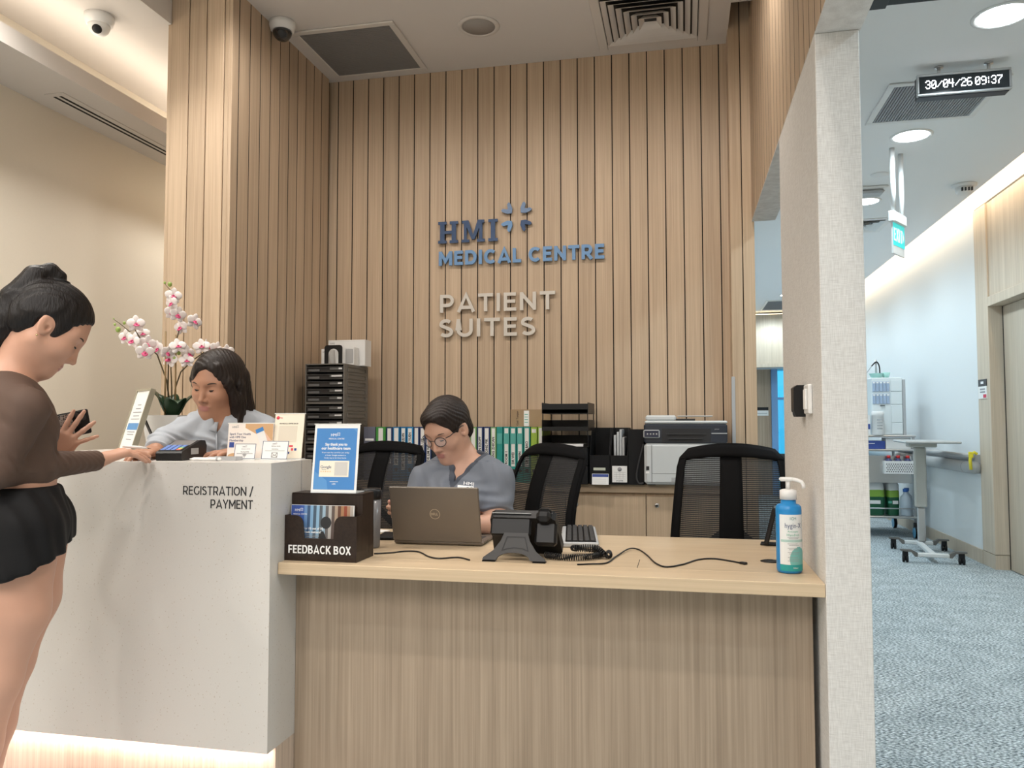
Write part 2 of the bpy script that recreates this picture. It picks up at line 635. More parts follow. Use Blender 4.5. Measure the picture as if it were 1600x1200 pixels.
def glyph(ch, w):
    h = w / 2
    t, b = 1 - h, h
    m = 0.5
    G = {
        'I': ([[(h, 0), (h, 1)]], w),
        'E': ([[(0.56, t), (h, t), (h, b), (0.57, b)], [(h, m + .02), (0.52, m + .02)]], 0.57),
        'F': ([[(0.56, t), (h, t), (h, 0)], [(h, m - .02), (0.52, m - .02)]], 0.56),
        'L': ([[(h, 1), (h, b), (0.53, b)]], 0.53),
        'T': ([[(0, t), (0.68, t)], [(0.34, t), (0.34, 0)]], 0.68),
        'M': ([[(h, 0), (h, 1)], [(0.88 - h, 0), (0.88 - h, 1)], [(h, 1 - h * .6), (0.44, 0.3), (0.88 - h, 1 - h * .6)]], 0.88),
        'N': ([[(h, 0), (h, 1)], [(0.74 - h, 0), (0.74 - h, 1)], [(h, 1 - h), (0.74 - h, h)]], 0.74),
        'A': ([[(h * .6, 0), (0.40, 1 - h * .4), (0.80 - h * .6, 0)], [(0.16, 0.26), (0.64, 0.26)]], 0.80),
        'K': ([[(h, 0), (h, 1)], [(h, 0.30), (0.64, 1)], [(0.28, 0.52), (0.68, 0)]], 0.69),
        'X': ([[(0.05, 0), (0.63, 1)], [(0.63, 0), (0.05, 1)]], 0.68),
        'Y': ([[(0.04, 1), (0.36, 0.42), (0.68, 1)], [(0.36, 0.42), (0.36, 0)]], 0.72),
        'U': ([[(h, 1), (h, 0.36)] + arc(0.36, 0.36, 0.36 - h, 0.36 - h, 180, 360) + [(0.72 - h, 1)]], 0.72),
        'O': ([arc(0.42, 0.5, 0.42 - h, 0.5 - h, 0, 360, 28)], 0.84),
        'C': ([arc(0.42, 0.5, 0.42 - h, 0.5 - h, 45, 315, 24)], 0.76),
        'G': ([arc(0.42, 0.5, 0.42 - h, 0.5 - h, 45, 325, 24) + [(0.78 - h, 0.46)]], 0.78),
        'D': ([[(0.36, b), (h, b), (h, t), (0.36, t)], arc(0.36, 0.5, 0.40 - h, 0.5 - h, 90, -90, 16)], 0.76),
        'P': ([[(h, 0), (h, t), (0.36, t)], arc(0.36, 0.66, 0.30 - h, 0.34 - h, 90, -90, 12) + [(h, 0.32 + h)]], 0.66),
        'R': ([[(h, 0), (h, t), (0.36, t)], arc(0.36, 0.66, 0.30 - h, 0.34 - h, 90, -90, 12) + [(h, 0.32 + h)], [(0.38, 0.36), (0.62, 0)]], 0.68),
        'B': ([[(h, 0.5), (h, t), (0.36, t)], arc(0.36, 0.75 - h * .25, 0.27 - h, 0.25 - h * .75, 90, -90, 10) + [(h, 0.5)],
               [(h, 0.5), (h, b), (0.38, b)], arc(0.38, 0.26 + h * .25, 0.31 - h, 0.26 - h * .75, -90, 90, 10)], 0.70),
        'S': ([arc(0.30, 0.74 - h * .3, 0.28 - h * .8, 0.26 - h * .7, 35, 200, 12) + arc(0.31, 0.26 + h * .3, 0.30 - h * .8, 0.26 - h * .7, 60, -150, 14)], 0.61),
        '/': ([[(0.02, -0.12), (0.42, 1.08)]], 0.44),
    }
    return G[ch]


def ribbon(mb, pts, w, z0, z1):
    P = [Vector((p[0], p[1], 0)) for p in pts]
    closed = (P[0] - P[-1]).length < 1e-6
    if closed:
        P = P[:-1]
    n = len(P)
    Lf, Rt = [], []
    for i in range(n):
        if closed:
            d0, d1 = (P[i] - P[i - 1]).normalized(), (P[(i + 1) % n] - P[i]).normalized()
        else:
            d0 = (P[i] - P[max(i - 1, 0)]).normalized() if i else (P[1] - P[0]).normalized()
            d1 = (P[min(i + 1, n - 1)] - P[i]).normalized() if i < n - 1 else d0
        n0, n1 = Vector((-d0.y, d0.x, 0)), Vector((-d1.y, d1.x, 0))
        mt = (n0 + n1)
        mt.normalize()
        k = min(1 / max(mt.dot(n1), 0.3), 1.9)
        Lf.append(P[i] + mt * (w / 2 * k))
        Rt.append(P[i] - mt * (w / 2 * k))
    vs = [(p.x, p.y, z) for z in (z0, z1) for row in (Lf, Rt) for p in row]
    fs = []
    for i in range(n if closed else n - 1):
        j = (i + 1) % n
        fs += [(2 * n + i, 3 * n + i, 3 * n + j, 2 * n + j), (i, j, n + j, n + i), (i, 2 * n + i, 2 * n + j, j), (n + i, n + j, 3 * n + j, 3 * n + i)]
    if not closed:
        fs += [(0, n, 3 * n, 2 * n), (n - 1, 3 * n - 1, 4 * n - 1, 2 * n - 1)]
    mb.add(vs, fs)


def letters(s, x0, x1, zbase, cap, w, y, depth, m, parent, gap=0.13, name='letter'):
    """a line of separate raised letters between x0 and x1 on a face that looks to -y"""
    total, pos = 0.0, []
    for ch in s:
        if ch == ' ':
            total += 0.34
            continue
        g = glyph(ch, w)
        pos.append((ch, total, g))
        total += g[1] + gap
    total -= gap
    sx = (x1 - x0) / total
    out = []
    for ch, px, g in pos:
        mb = MB()
        for i_, st in enumerate(g[0]):
            ribbon(mb, [(p[0] * sx, p[1] * cap) for p in st], w * (sx + cap) / 2, 0, depth * (1 + 0.04 * i_))
        o = mb.build(name, m, parent)
        M = T(x0 + px * sx, y, zbase) @ FRONT
        place(o, M)
        out.append(o)
    return out
# ------------------------------------------------------------------ the setting
XL, XR = -2.11, 0.361            # left plank wall, right beam / pillar face
YB, YC, YP = 4.469, 3.366, 4.306  # back plank wall, column front, pilaster front
ZC, ZB, ZK = 3.29, 2.243, 2.95    # desk ceiling, beam underside, corridor ceiling

struct(bx('floor', (-6.0, -3.2, -0.06), (4.2, 16.0, 0.0), carpet_mat()))
struct(bx('wall_front', (-6.0, -3.3, 0), (4.2, -3.2, 3.8), CREAM))

# back wall of separate planks on a dark backing
wb = struct(bx('wall_back', (XL - 0.10, YB + 0.018, 0), (0.30, YB + 0.12, 3.7), GROOVE))
pitch = 0.09904
pm = board((-pitch / 2 + 0.003, 0, 0), (pitch / 2 - 0.003, 0.018, ZC + 0.05), 'x').mesh('plank', [PLANK, GROOVE])
x = -2.067 - pitch
xs = []
k = 0
while True:
    c = -2.067 + pitch * (k - 0.5)
    if c - pitch / 2 > 0.24:
        break
    if c > -2.13:
        link('plank', pm, wb, (c, YB, 0))
    k += 1

# plank-clad left wall with the column end
wl = struct(bx('wall_left', (XL - 0.335, YC + 0.018, 0), (XL - 0.018, YB + 0.12, 3.7), GROOVE))
pl2 = 0.1003
pm2 = board((0, -pl2 / 2 + 0.003, 0), (0.018, pl2 / 2 - 0.003, ZC + 0.05), 'y').mesh('plank', [PLANK, GROOVE])
bx('plank', (XL - 0.018, YC, 0), (XL, 3.4225, ZC + 0.4), PLANK, wl, 0.0012)
for k in range(11):
    c = 3.425 + pl2 * (k + 0.5)
    if c < YB:
        link('plank', pm2, wl, (XL - 0.018, c, 0))
cw = 0.0950
for x0, x1 in ((-2.4445, -2.3475), (-2.3425, -2.2525), (-2.2475, -2.1555), (-2.1505, XL - 0.0185)):
    bx('plank', (x0, YC, 0), (x1, YC + 0.018, ZC + 0.4), PLANK, wl, 0.0012)
bx('plank', (XL - 0.335 - 0.018, YC + 0.002, 0), (XL - 0.3355, YB + 0.1, 3.7), PLANK, wl)

# cream wall of the lobby, low ceiling along it, cove and raised ceiling
struct(bx('wall_far_left', (-3.277, -3.2, 0), (-3.177, 9.0, 3.8), CREAM))
struct(bx('wall_left_back', (-2.46, YB + 0.122, 0), (-2.36, 7.6, 3.8), CREAM))
struct(bx('light_block_top', (-6.2, -3.4, 3.80), (4.4, 14.1, 3.9), CEILP))  # roof and outer walls: unseen shell added to stop leaking sky light
struct(bx('light_block_right', (4.2, -3.3, 0), (4.3, 14.1, 3.8), CEILP))
struct(bx('light_block_back', (-3.4, 7.61, 0), (0.25, 7.7, 3.8), CEILP))
struct(bx('light_block_end_right', (2.61, 13.2, 0), (4.2, 13.3, 3.8), CEILP))
struct(bx('light_block_end_top', (0.2, 13.75, 2.11), (2.7, 13.85, 3.8), CEILP))
struct(bx('light_block_recess', (0.2, 13.2, 0), (0.39, 14.0, 3.8), CEILP))
lobby_end = struct(bx('wall_lobby_end', (-3.2, 7.5, 0), (-2.46, 7.6, 3.8), CREAM))
sof = struct(bx('ceiling_soffit', (-3.18, -3.2, 2.80), (-2.817, 7.5, 2.862), CEILP))
bx('cove_lip', (-2.832, -3.2, 2.862), (-2.817, 7.5, 2.885), CEILP, sof)
raised = struct(bx('ceiling_raised', (-3.176, -3.2, 3.14), (-2.452, YC - 0.002, 3.19), CEILP))
bx('raised_far', (-3.176, YC - 0.0015, 3.14), (-2.4655, 7.5, 3.19), CEILP, raised)
bx('step', (-2.4515, -3.2, 3.14), (-2.444, YC - 0.002, 3.289), CEILP, raised)
struct(bx('ceiling_lobby', (-2.452, -3.2, ZC + 0.001), (XL - 0.018, YC - 0.002, ZC + 0.10), CEILP))
cd = struct(bx('ceiling_desk', (XL - 0.017, -3.2, ZC), (0.255, YB - 0.001, ZC + 0.10), CEILP))
bx('edge', (0.2555, -3.2, ZC), (XR - 0.001, 4.03, ZC + 0.10), CEILP, cd)
struct(bx('ceiling_pocket', (0.20, 4.031, 3.60), (0.47, 4.47, 3.68), CEILP))

# beam over the two openings, clad with planks towards the desk
bm_ = struct(bx('trim_beam', (XR + 0.018, -3.2, ZB), (0.479, YP - 0.001, 3.70), LINEN))
hp = 0.0985
hm = board((0, -hp / 2 + 0.003, ZB), (0.012, hp / 2 - 0.003, 3.6), 'y').mesh('plank', [PLANK, GROOVE])
bx('backing', (XR + 0.012, -3.2, ZB), (XR + 0.018, YP - 0.001, 3.6), GROOVE, bm_)
bx('soffit_edge', (XR, -3.2, ZB - 0.004), (0.479, YP - 0.001, ZB - 0.0003), LINEN, bm_)
for k in range(50):
    c = 4.255 - hp * k
    link('plank', hm, bm_, (XR, c, 0))

# pillar between the desk and the corridor
struct(bx('wall_pillar', (XR, 2.24, 0), (0.474, 3.07, ZB - 0.0045), LINEN, None, 0.002))

# pilaster in the back right corner (two boards) and the return of the wall
wr = struct(bx('wall_right', (0.256, YP + 0.018, 0), (0.374, YP + 0.30, 3.7), GROOVE))
bx('plank', (0.252, YP, 0), (0.3105, YP + 0.018, 3.58), CABWOOD, wr, 0.001)
bx('plank', (0.3155, YP, 0), (0.374, YP + 0.018, 3.58), CABWOOD, wr, 0.001)
bx('plank', (0.252, YP + 0.0185, 0), (0.2558, YB + 0.01, 3.58), PLANK, wr)
struct(bx('wall_corridor_left', (0.274, YP + 0.301, 0), (0.374, 13.2, 3.2), CORRP))
guard = thing('corner_guard', 'slim clear plastic corner guard at the foot of the back right pilaster', 'corner guard', (0.252, YP - 0.002, 0.80))
MB().box((-0.006, -0.002, 0), (0.012, 0.0015, 0.62), 0, 0.001).box((-0.006, 0, 0), (-0.004, 0.02, 0.62), 0, 0.0008).build('angle_strip', LIGHTG, guard)

# corridor
XW = 2.437
struct(bx('ceiling_corridor', (0.479, -3.2, ZK), (2.20, 13.2, ZK + 0.08), GREYP))
struct(bx('ceiling_corridor_far', (0.374, YP, ZK), (0.478, 13.2, ZK + 0.08), GREYP))
struct(bx('ceiling_corridor_cove', (2.12, -3.2, 3.20), (2.6, 13.2, 3.28), CORRP))
struct(bx('wall_corridor_right', (XW, 7.36, 0.115), (XW + 0.10, 13.2, 3.2), CORRP))
struct(bx('baseboard_corridor', (XW - 0.012, 7.36, 0), (XW + 0.10, 13.2, 0.1145), CORRWOOD))
# timber door surround on the right: plate, head, niche and leaf
ws = struct(bx('wall_door_surround', (XW + 0.14, -3.2, 0), (XW + 0.22, 7.359, 3.2), CREAM))
bx('upper_wall', (XW + 0.004, -3.2, 2.99), (XW + 0.139, 7.359, 3.2), CORRP, ws)
bx('jamb_panel', (XW - 0.008, 7.09, 0.118), (XW + 0.139, 7.359, 2.975), CORRWOOD, ws, 0.002)
bx('jamb_base', (XW - 0.008, 7.09, 0), (XW + 0.139, 7.359, 0.1145), CORRWOOD, ws)
bx('head_panel', (XW + 0.006, 4.4, 2.205), (XW + 0.139, 7.0885, 2.975), CORRWOOD, ws, 0.002)
bx('head_rail', (XW - 0.008, 4.4, 2.125), (XW + 0.139, 7.0885, 2.203), CORRWOOD, ws, 0.002)
bx('near_panel', (XW - 0.008, -3.2, 0), (XW + 0.139, 4.399, 2.975), CORRWOOD, ws)
dr = struct(bx('door_1', (XW + 0.10, 4.40, 0.006), (XW + 0.138, 7.088, 2.12), CORRWOOD))
bx('vision_panel', (XW + 0.096, 6.40, 1.15), (XW + 0.0998, 6.66, 2.06), DARKG, dr)
bx('door_gap', (XW + 0.097, 7.0765, 0.006), (XW + 0.0998, 7.088, 2.12), GROOVE, dr)

# far end of the corridor: timber fascia, door, tinted window
we = struct(bx('wall_end', (0.374, 13.05, 2.12), (2.60, 13.15, ZK - 0.05), CORRWOOD))
bx('cove_strip', (0.374, 13.10, ZK - 0.0495), (2.60, 13.12, ZK - 0.035), mat('cove_led', (1, 0.9, 0.7), 0.5, emit=((1.0, 0.80, 0.50), 5.0)), we)
bx('fascia_edge', (0.374, 13.03, 2.06), (2.60, 13.15, 2.119), CORRWOOD, we)
bx('door_reveal', (0.40, 13.6, 0), (1.40, 13.7, 2.9), FRONTWOOD, we)
bx('end_side', (2.3, 13.2, 0), (2.6, 14.0, 2.9), CORRWOOD, we)
bx('end_top', (0.4, 13.16, 2.06), (2.6, 14.0, 2.10), CORRP, we)
BLUEF = mat('frame_blue_reflection', (0.16, 0.34, 0.62), 0.35)  # blue reflection on the frame put into its colour
wf = struct(bx('window_1', (1.402, 13.55, 0), (1.50, 13.66, 2.06), BLUEF))
for z0, z1 in ((0.55, 0.68), (1.56, 1.60), (0.0, 0.1)):
    bx('mullion', (1.5005, 13.58, z0), (2.30, 13.63, z1), DARKG if z0 == 0.55 else BLUEF, wf)
bx('pane', (1.5005, 13.602, 0.1), (2.30, 13.608, 2.06), mat('tinted_glass', (0.55, 0.85, 1.0), 0.0, trans=1.0), wf)
plate = thing('door_sign', 'small black and white room sign on the door at the far corridor end', 'sign', (1.245, 13.599, 1.30))
MB().box((-0.11, -0.006, 0.09), (0.11, 0, 0.14), 0).build('name_strip', BLACK, plate)
MB().box((-0.11, -0.006, 0.0), (0.11, 0, 0.085), 0).build('info_plate', PAPER, plate)
MB().box((-0.09, -0.008, 0.035), (0.09, -0.006, 0.045), 0).build('printed_line', GREYINK, plate)
# city beyond the window
CITY = mat('pale_tower_concrete', (0.75, 0.80, 0.82), 0.8)
CITYB = mat('pale_lower_block', (0.55, 0.68, 0.72), 0.8)
for (x0, x1, y0, h, m_, lb) in ((3.62, 4.05, 32, 2.15, CITY, 'pale tower block seen through the tinted window'), (2.6, 6.9, 42, 0.35, CITYB, 'low wide building beside the tower outside the window')):
    t = thing('building', lb, 'building', ((x0 + x1) / 2, y0, -6))
    hw = (x1 - x0) / 2
    bx('block', (-hw, 0, 0), (hw, 3, h + 6), m_, t)
    w_ = MB()
    for a in range(5):
        for b in range(int((h + 4) / 0.5)):
            w_.box((-hw + 0.25 + a * hw * 0.36, -0.05, 2.5 + b * 0.5), (-hw + 0.25 + a * hw * 0.36 + hw * 0.2, 0.01, 2.75 + b * 0.5))
    stuff(w_.build('windows', mat('tower_window', (0.18, 0.32, 0.42), 0.2), t))

# ------------------------------------------------------------------ counters
cb = MB()
# long front with its return; the lobby side hides the inner faces
pts = [(-2.66, 2.2), (-1.225, 2.2), (-1.225, 2.468), (-1.98, 2.468), (-1.98, 3.36), (-2.66, 3.36)]
r = 0.05
corner = [(-2.66 + r - r * math.cos(a), 2.2 + r - r * math.sin(a)) for a in [i * PI / 12 for i in range(7)]]
pts = corner + pts[1:]
counter = thing('registration_counter', 'white stone registration counter with black lettering and lit timber plinth', 'counter', (-1.9, 2.3, 0))
O = Vector((-1.9, 2.3, 0))


def loc(p):
    return (p[0] - O.x, p[1] - O.y)


MB().prism([loc(p) for p in pts], 0.192, 1.056).build('stone_shell', STONE, counter)
bx('joint', (-1.2252 - O.x, 2.394 - O.y, 0.75), (-1.2242 - O.x, 2.396 - O.y, 1.0562), GREYINK, counter)
bx('plinth', (-2.62 - O.x, 2.252 - O.y, 0), (-1.2262 - O.x, 2.40 - O.y, 0.1915), mat('pinkish_plinth_veneer', (0.56, 0.44, 0.36), 0.5) and wood('plinth_veneer', (0.46, 0.36, 0.28), (0.70, 0.58, 0.48)), counter)
bx('light_strip', (-2.60 - O.x, 2.225 - O.y, 0.1895), (-1.25 - O.x, 2.235 - O.y, 0.1918), mat('led_strip', (1, 0.9, 0.8), 0.5, emit=((1.0, 0.72, 0.58), 6.0)), counter)
for o in letters('REGISTRATION /', -1.523 - O.x, -1.284 - O.x, 0.956, 0.027, 0.125, 2.1998 - O.y, 0.0012, INK, counter):
    pass
letters('PAYMENT', -1.427 - O.x, -1.284 - O.x, 0.916, 0.027, 0.125, 2.1998 - O.y, 0.0012, INK, counter)

desk = thing('reception_desk', 'low oak reception desk with greige timber front panel below its top', 'desk', (-0.4, 2.6, 0))
D = Vector((-0.4, 2.6, 0))


def dk(a):
    return (a[0] - D.x, a[1] - D.y, a[2])


MB().box(dk((-1.2235, 2.246, 0.714)), dk((0.3605, 2.378, 0.75)), 0, 0.0015).build('worktop_front', DESKWOOD, desk)
MB().box(dk((-1.2235, 2.3785, 0.714)), dk((0.3605, 3.05, 0.75)), 0, 0.0012).build('worktop_back', DESKWOOD, desk)
MB().box(dk((-1.2245, 2.367, 0)), dk((0.345, 2.39, 0.7135)), 0, 0.001).build('front_panel', FRONTWOOD, desk)
MB().box(dk((-1.03, 2.3795, 0.7498)), dk((-1.0285, 2.47, 0.7504))).build('flap_seam', GROOVE, desk)
MB().box(dk((-0.141, 2.3795, 0.7498)), dk((-0.1392, 2.525, 0.7504))).build('flap_seam', GROOVE, desk)

# cabinet run along the back wall: one worktop, separate units
ctop = MB().box((-0.95, -0.165, -0.043), (1.222, 0.155, 0), 0, 0.0015).build('cabinet_worktop', CABTOP, None, (-0.975, 4.312, 0.86))
tag(ctop, 'long oak worktop carrying the binders and printer along the plank wall', 'worktop')
edges = [-1.90, -1.46, -1.038, -0.614, -0.196, 0.247]
names = ['oak base cabinet at the far left under the drawer tower', 'oak base cabinet behind the left mesh chair', 'oak base cabinet behind the seated woman in scrubs', 'oak base cabinet with keyhole, under the black letter trays', 'oak base cabinet under the white printer, behind the empty chair']
for i in range(5):
    a, b = edges[i], edges[i + 1]
    c = thing('base_cabinet', names[i], 'cabinet', ((a + b) / 2, 4.17, 0), group='oak cabinets along the back wall')
    hw = (b - a) / 2
    bx('body', (-hw + 0.001, 0, 0.02), (hw - 0.001, 0.29, 0.816), CABWOOD, c)
    bx('toe_kick', (-hw + 0.001, 0.01, 0), (hw - 0.001, 0.28, 0.0195), DARKG, c)
    d = bx('door', (-hw + 0.002, -0.018, 0.06), (hw - 0.002, -0.0005, 0.80), CABWOOD, c, 0.001)
    kx = -hw + 0.055
    MB().lathe([(0.0, 0.004), (0.009, 0.004), (0.0115, 0.003), (0.0115, 0)], 20, 0, T(kx, -0.0182, 0.755) @ FRONT).build('lock', CHROME, d)
    MB().lathe([(0.0, 0.0052), (0.005, 0.0052), (0.005, 0.003)], 14, 0, T(kx, -0.0182, 0.755) @ FRONT).build('key_slot', INK, d)

# ------------------------------------------------------------------ raised signs on the planks
SLATEB = mat('navy_sign_metal', (0.05, 0.085, 0.17), 0.25, 0.4)
SKYB = mat('mid_blue_sign_face', (0.145, 0.29, 0.52), 0.4)
STEELB = mat('slate_blue_sign_face', (0.16, 0.23, 0.36), 0.3, 0.3)
BEIGEL = mat('beige_sign_face', (0.62, 0.58, 0.525), 0.5)
YS = YB - 0.012
s1 = thing('wall_sign', 'blue raised hospital name with four-petal emblem on the plank wall', 'sign', (-0.92, YS, 2.17))


def slab(ch, w, h, d):
    """slab-serif capitals, cap height h"""
    mb = MB()
    t, sf = 0.22 * w if ch != 'I' else 0.5 * w, 0.13 * h
    q = lambda x0, y0, x1, y1: mb.box((x0, y0, 0), (x1, y1, d))
    if ch == 'H':
        for x in (0, w - 0.42 * w):
            q(x, 0, x + 0.42 * w, sf)
            q(x, h - sf, x + 0.42 * w, h)
        q(0.1 * w, sf, 0.32 * w, h - sf)
        q(0.68 * w, sf, 0.9 * w, h - sf)
        q(0.32 * w, h * 0.43, 0.68 * w, h * 0.57)
    elif ch == 'M':
        q(0, 0, 0.33 * w, sf)
        q(0.67 * w, 0, w, sf)
        q(0.02 * w, h - sf, 0.26 * w, h)
        q(0.74 * w, h - sf, 0.98 * w, h)
        q(0.10 * w, sf, 0.22 * w, h - sf)
        q(0.76 * w, sf, 0.90 * w, h - sf)
        for sgn in (0, 1):
            p = [(0.10, 1), (0.30, 1), (0.56, 0.12), (0.44, 0.12)]
            if sgn:
                p = [(1 - a, b) for a, b in p][::-1]
            mb.prism([(a * w, b * h) for a, b in p], 0, d + 0.0005 * (1 + sgn))
    else:
        q(0, 0, w, sf)
        q(0, h - sf, w, h)
        q(0.27 * w, sf, 0.73 * w, h - sf)
    return mb


def at(o, x, z, y=YS, parent=None, org=(-0.92, YS, 2.17)):
    return place(o, T(x - org[0], y - org[1], z - org[2]) @ FRONT)


hx = [(-1.412, 0.122, 'H'), (-1.268, 0.140, 'M'), (-1.106, 0.056, 'I')]
for x, w, ch in hx:
    at(slab(ch, w, 0.130, 0.012).build('letter', SLATEB, s1), x, 2.240)
for o in letters('MEDICAL CENTRE', -1.408 + 0.92, -0.430 + 0.92, 2.108 - 2.17, 0.084, 0.21, 0, 0.012, SKYB, s1):
    pass
pet = [(0.003, 0.003), (0.03, 0.0), (0.060, 0.012), (0.068, 0.022), (0.056, 0.031), (0.031, 0.026), (0.026, 0.031), (0.031, 0.056), (0.022, 0.068), (0.012, 0.060), (0.0, 0.03)]
for sx, sz, m_ in ((1, 1, STEELB), (-1, 1, STEELB), (-1, -1, SKYB), (1, -1, SLATEB)):
    p = [(sx * (0.024 + a), sz * (0.020 + b)) for a, b in pet]
    if sx * sz < 0:
        p = p[::-1]
    at(MB().prism(p, 0, 0.012).build('petal', m_, s1), -0.938, 2.375)
s2 = thing('wall_sign', 'beige raised two-line suite lettering below the blue sign', 'sign', (-1.05, YS, 1.80))
for o in letters('PATIENT', -1.400 + 1.05, -0.712 + 1.05, 1.828 - 1.80, 0.105, 0.165, 0, 0.012, BEIGEL, s2, 0.16):
    pass
letters('SUITES', -1.404 + 1.05, -0.829 + 1.05, 1.683 - 1.80, 0.105, 0.165, 0, 0.012, BEIGEL, s2, 0.16)

# ------------------------------------------------------------------ ceiling fittings
GRILLE = mat('grille_grey', (0.24, 0.23, 0.225), 0.6)
FRAMEM = mat('grille_frame_paint', (0.66, 0.62, 0.58), 0.6)


def grille(x0, x1, y0, y1, z, label, n, along='x', dark=GRILLE, fr=FRAMEM):
    t = thing('return_air_grille', label, 'vent', ((x0 + x1) / 2, (y0 + y1) / 2, z))
    hx_, hy = (x1 - x0) / 2, (y1 - y0) / 2
    f = 0.035
    m = MB()
    m.box((-hx_, -hy, -0.010), (hx_, -hy + f, 0), 0, 0.003).box((-hx_, hy - f, -0.010), (hx_, hy, 0), 0, 0.003)
    m.box((-hx_, -hy + f, -0.010), (-hx_ + f, hy - f, 0), 0, 0.003).box((hx_ - f, -hy + f, -0.010), (hx_, hy - f, 0), 0, 0.003)
    m.build('frame', fr, t)
    bx('backing', (-hx_ + f, -hy + f, -0.001), (hx_ - f, hy - f, -0.0003), DARKG, t)
    if along == 'x':
        L = 2 * (hx_ - f)
        s = MB().box((-L / 2, -0.0032, -0.005), (L / 2, 0.0032, 0)).mesh('slat', dark)
        for i in range(n):
            link('slat', s, t, (0, -hy + f + (i + 0.5) * 2 * (hy - f) / n, -0.002))
    else:
        L = 2 * (hy - f)
        s = MB().box((-0.0055, -L / 2, -0.005), (0.0055, L / 2, 0)).mesh('slat', dark)
        for i in range(n):
            link('slat', s, t, (-hx_ + f + (i + 0.5) * 2 * (hx_ - f) / n, 0, -0.002))
    return t


grille(-2.055, -1.468, 3.825, 4.41, ZC - 0.0005, 'square grey slatted ceiling grille above the left plank wall', 46)
GRC = mat('corridor_grille_grey', (0.30, 0.31, 0.33), 0.6)
grille(1.07, 1.655, 4.385, 4.965, ZK - 0.0005, 'square slatted ceiling grille behind the hanging clock', 34, 'y', GRC, WHITE)
grille(1.18, 1.75, 11.9, 12.9, ZK - 0.0005, 'slatted ceiling grille at the far corridor end seen past the pilaster', 24, 'x', GRC, WHITE)

sp = thing('ceiling_speaker', 'round flush ceiling speaker over the plank wall', 'speaker', (-1.045, 3.985, ZC - 0.0005))
MB().lathe([(0.088, 0), (0.088, -0.006), (0.098, -0.008), (0.112, -0.004), (0.113, 0)], 40).build('rim', FRAMEM, sp)
MB().lathe([(0.0, -0.005), (0.0875, -0.005), (0.0875, -0.001)], 40).build('speaker_grille', mat('speaker_mesh', (0.40, 0.375, 0.35), 0.7, bump=0.6, scale=900), sp)


def diffuser(x, y, z, h, label, rings=5, m=FRAMEM):
    t = thing('air_diffuser', label, 'vent', (x, y, z))
    f = MB()
    for a, b in ((-1, 0), (1, 0), (0, -1), (0, 1)):
        if a:
            f.box((a * h, -h, -0.008), (a * (h - 0.05), h, 0), 0, 0.003)
        else:
            f.box((-h + 0.05, b * h, -0.008), (h - 0.05, b * (h - 0.05), 0), 0, 0.003)
    f.build('frame', m, t)
    bx('duct', (-h + 0.05, -h + 0.05, -0.001), (h - 0.05, h - 0.05, -0.0004), BLACK, t)
    for i in range(rings):
        ro = (h - 0.055) * (1 - i / (rings + 0.6))
        ri = ro - (h - 0.055) / (rings + 0.6) * 0.72
        zo, zi = -0.014 - 0.0035 * i, -0.003
        c = MB()
        for q in range(4):
            M = RZ(q * PI / 2)
            c.add([(-ro, -ro, zo), (ro, -ro, zo), (ri, -ri, zi), (-ri, -ri, zi), (-ro, -ro, zo + 0.0015), (ro, -ro, zo + 0.0015), (ri, -ri, zi + 0.0015), (-ri, -ri, zi + 0.0015)],
                  [(0, 1, 2, 3)[::-1], (4, 5, 6, 7), (0, 1, 5, 4), (3, 2, 6, 7)], 0, M)
        c.build('blade', m, t)
    return t


diffuser(-0.148, 4.095, ZC - 0.0005, 0.295, 'square four-way air diffuser in the ceiling right of the speaker', 6)
diffuser(1.53, 7.55, ZK - 0.0005, 0.26, 'small square air diffuser in the corridor ceiling beyond the exit sign', 4, WHITE)


def dome_cam(x, y, z, label, aim, ball, sz=1.0):
    t = thing('dome_camera', label, 'camera', (x, y, z))
    MB().lathe([(0.0, 0), (0.062 * sz, 0), (0.063 * sz, -0.02 * sz), (0.056 * sz, -0.042 * sz), (0.05 * sz, -0.046 * sz)], 32).build('housing', WHITE, t)
    b = MB().lathe([(0.047 * sz * math.cos(a), -0.045 * sz - 0.05 * sz * math.sin(a)) for a in [i * PI / 16 for i in range(9)]], 28).build('dome', ball, t)
    v = Vector(aim).normalized()
    M = T(0, 0, -0.048 * sz) @ v.to_track_quat('Z', 'Y').to_matrix().to_4x4()
    MB().lathe([(0.0, 0.050 * sz), (0.012 * sz, 0.050 * sz), (0.020 * sz, 0.046 * sz), (0.022 * sz, 0.036 * sz)], 20, 0, M).build('lens', BLACK if ball is WHITE else DARKG, b)
    return t


dome_cam(-2.045, 3.725, ZC - 0.0005, 'dome camera with dark dome at the corner of the desk ceiling', (0.5, -1, -0.8), mat('smoked_dome', (0.02, 0.022, 0.025), 0.06, coat=1.0), 1.08)
dome_cam(-2.73, 3.215, 3.1395, 'small white dome camera on the raised ceiling above the cove', (0.45, -1, -1.0), WHITE, 1.06)

sl = thing('linear_diffuser', 'slim linear air slot with two dark gaps in the low ceiling over the cream wall', 'vent', (-3.01, 4.25, 2.7995))
bx('frame', (-0.055, -1.0, -0.004), (0.055, 1.05, 0), CEILP, sl, 0.0015)
for dx in (-0.022, 0.012):
    bx('slot', (dx - 0.008, -0.97, -0.0046), (dx + 0.008, 1.02, -0.0042), GROOVE, sl)

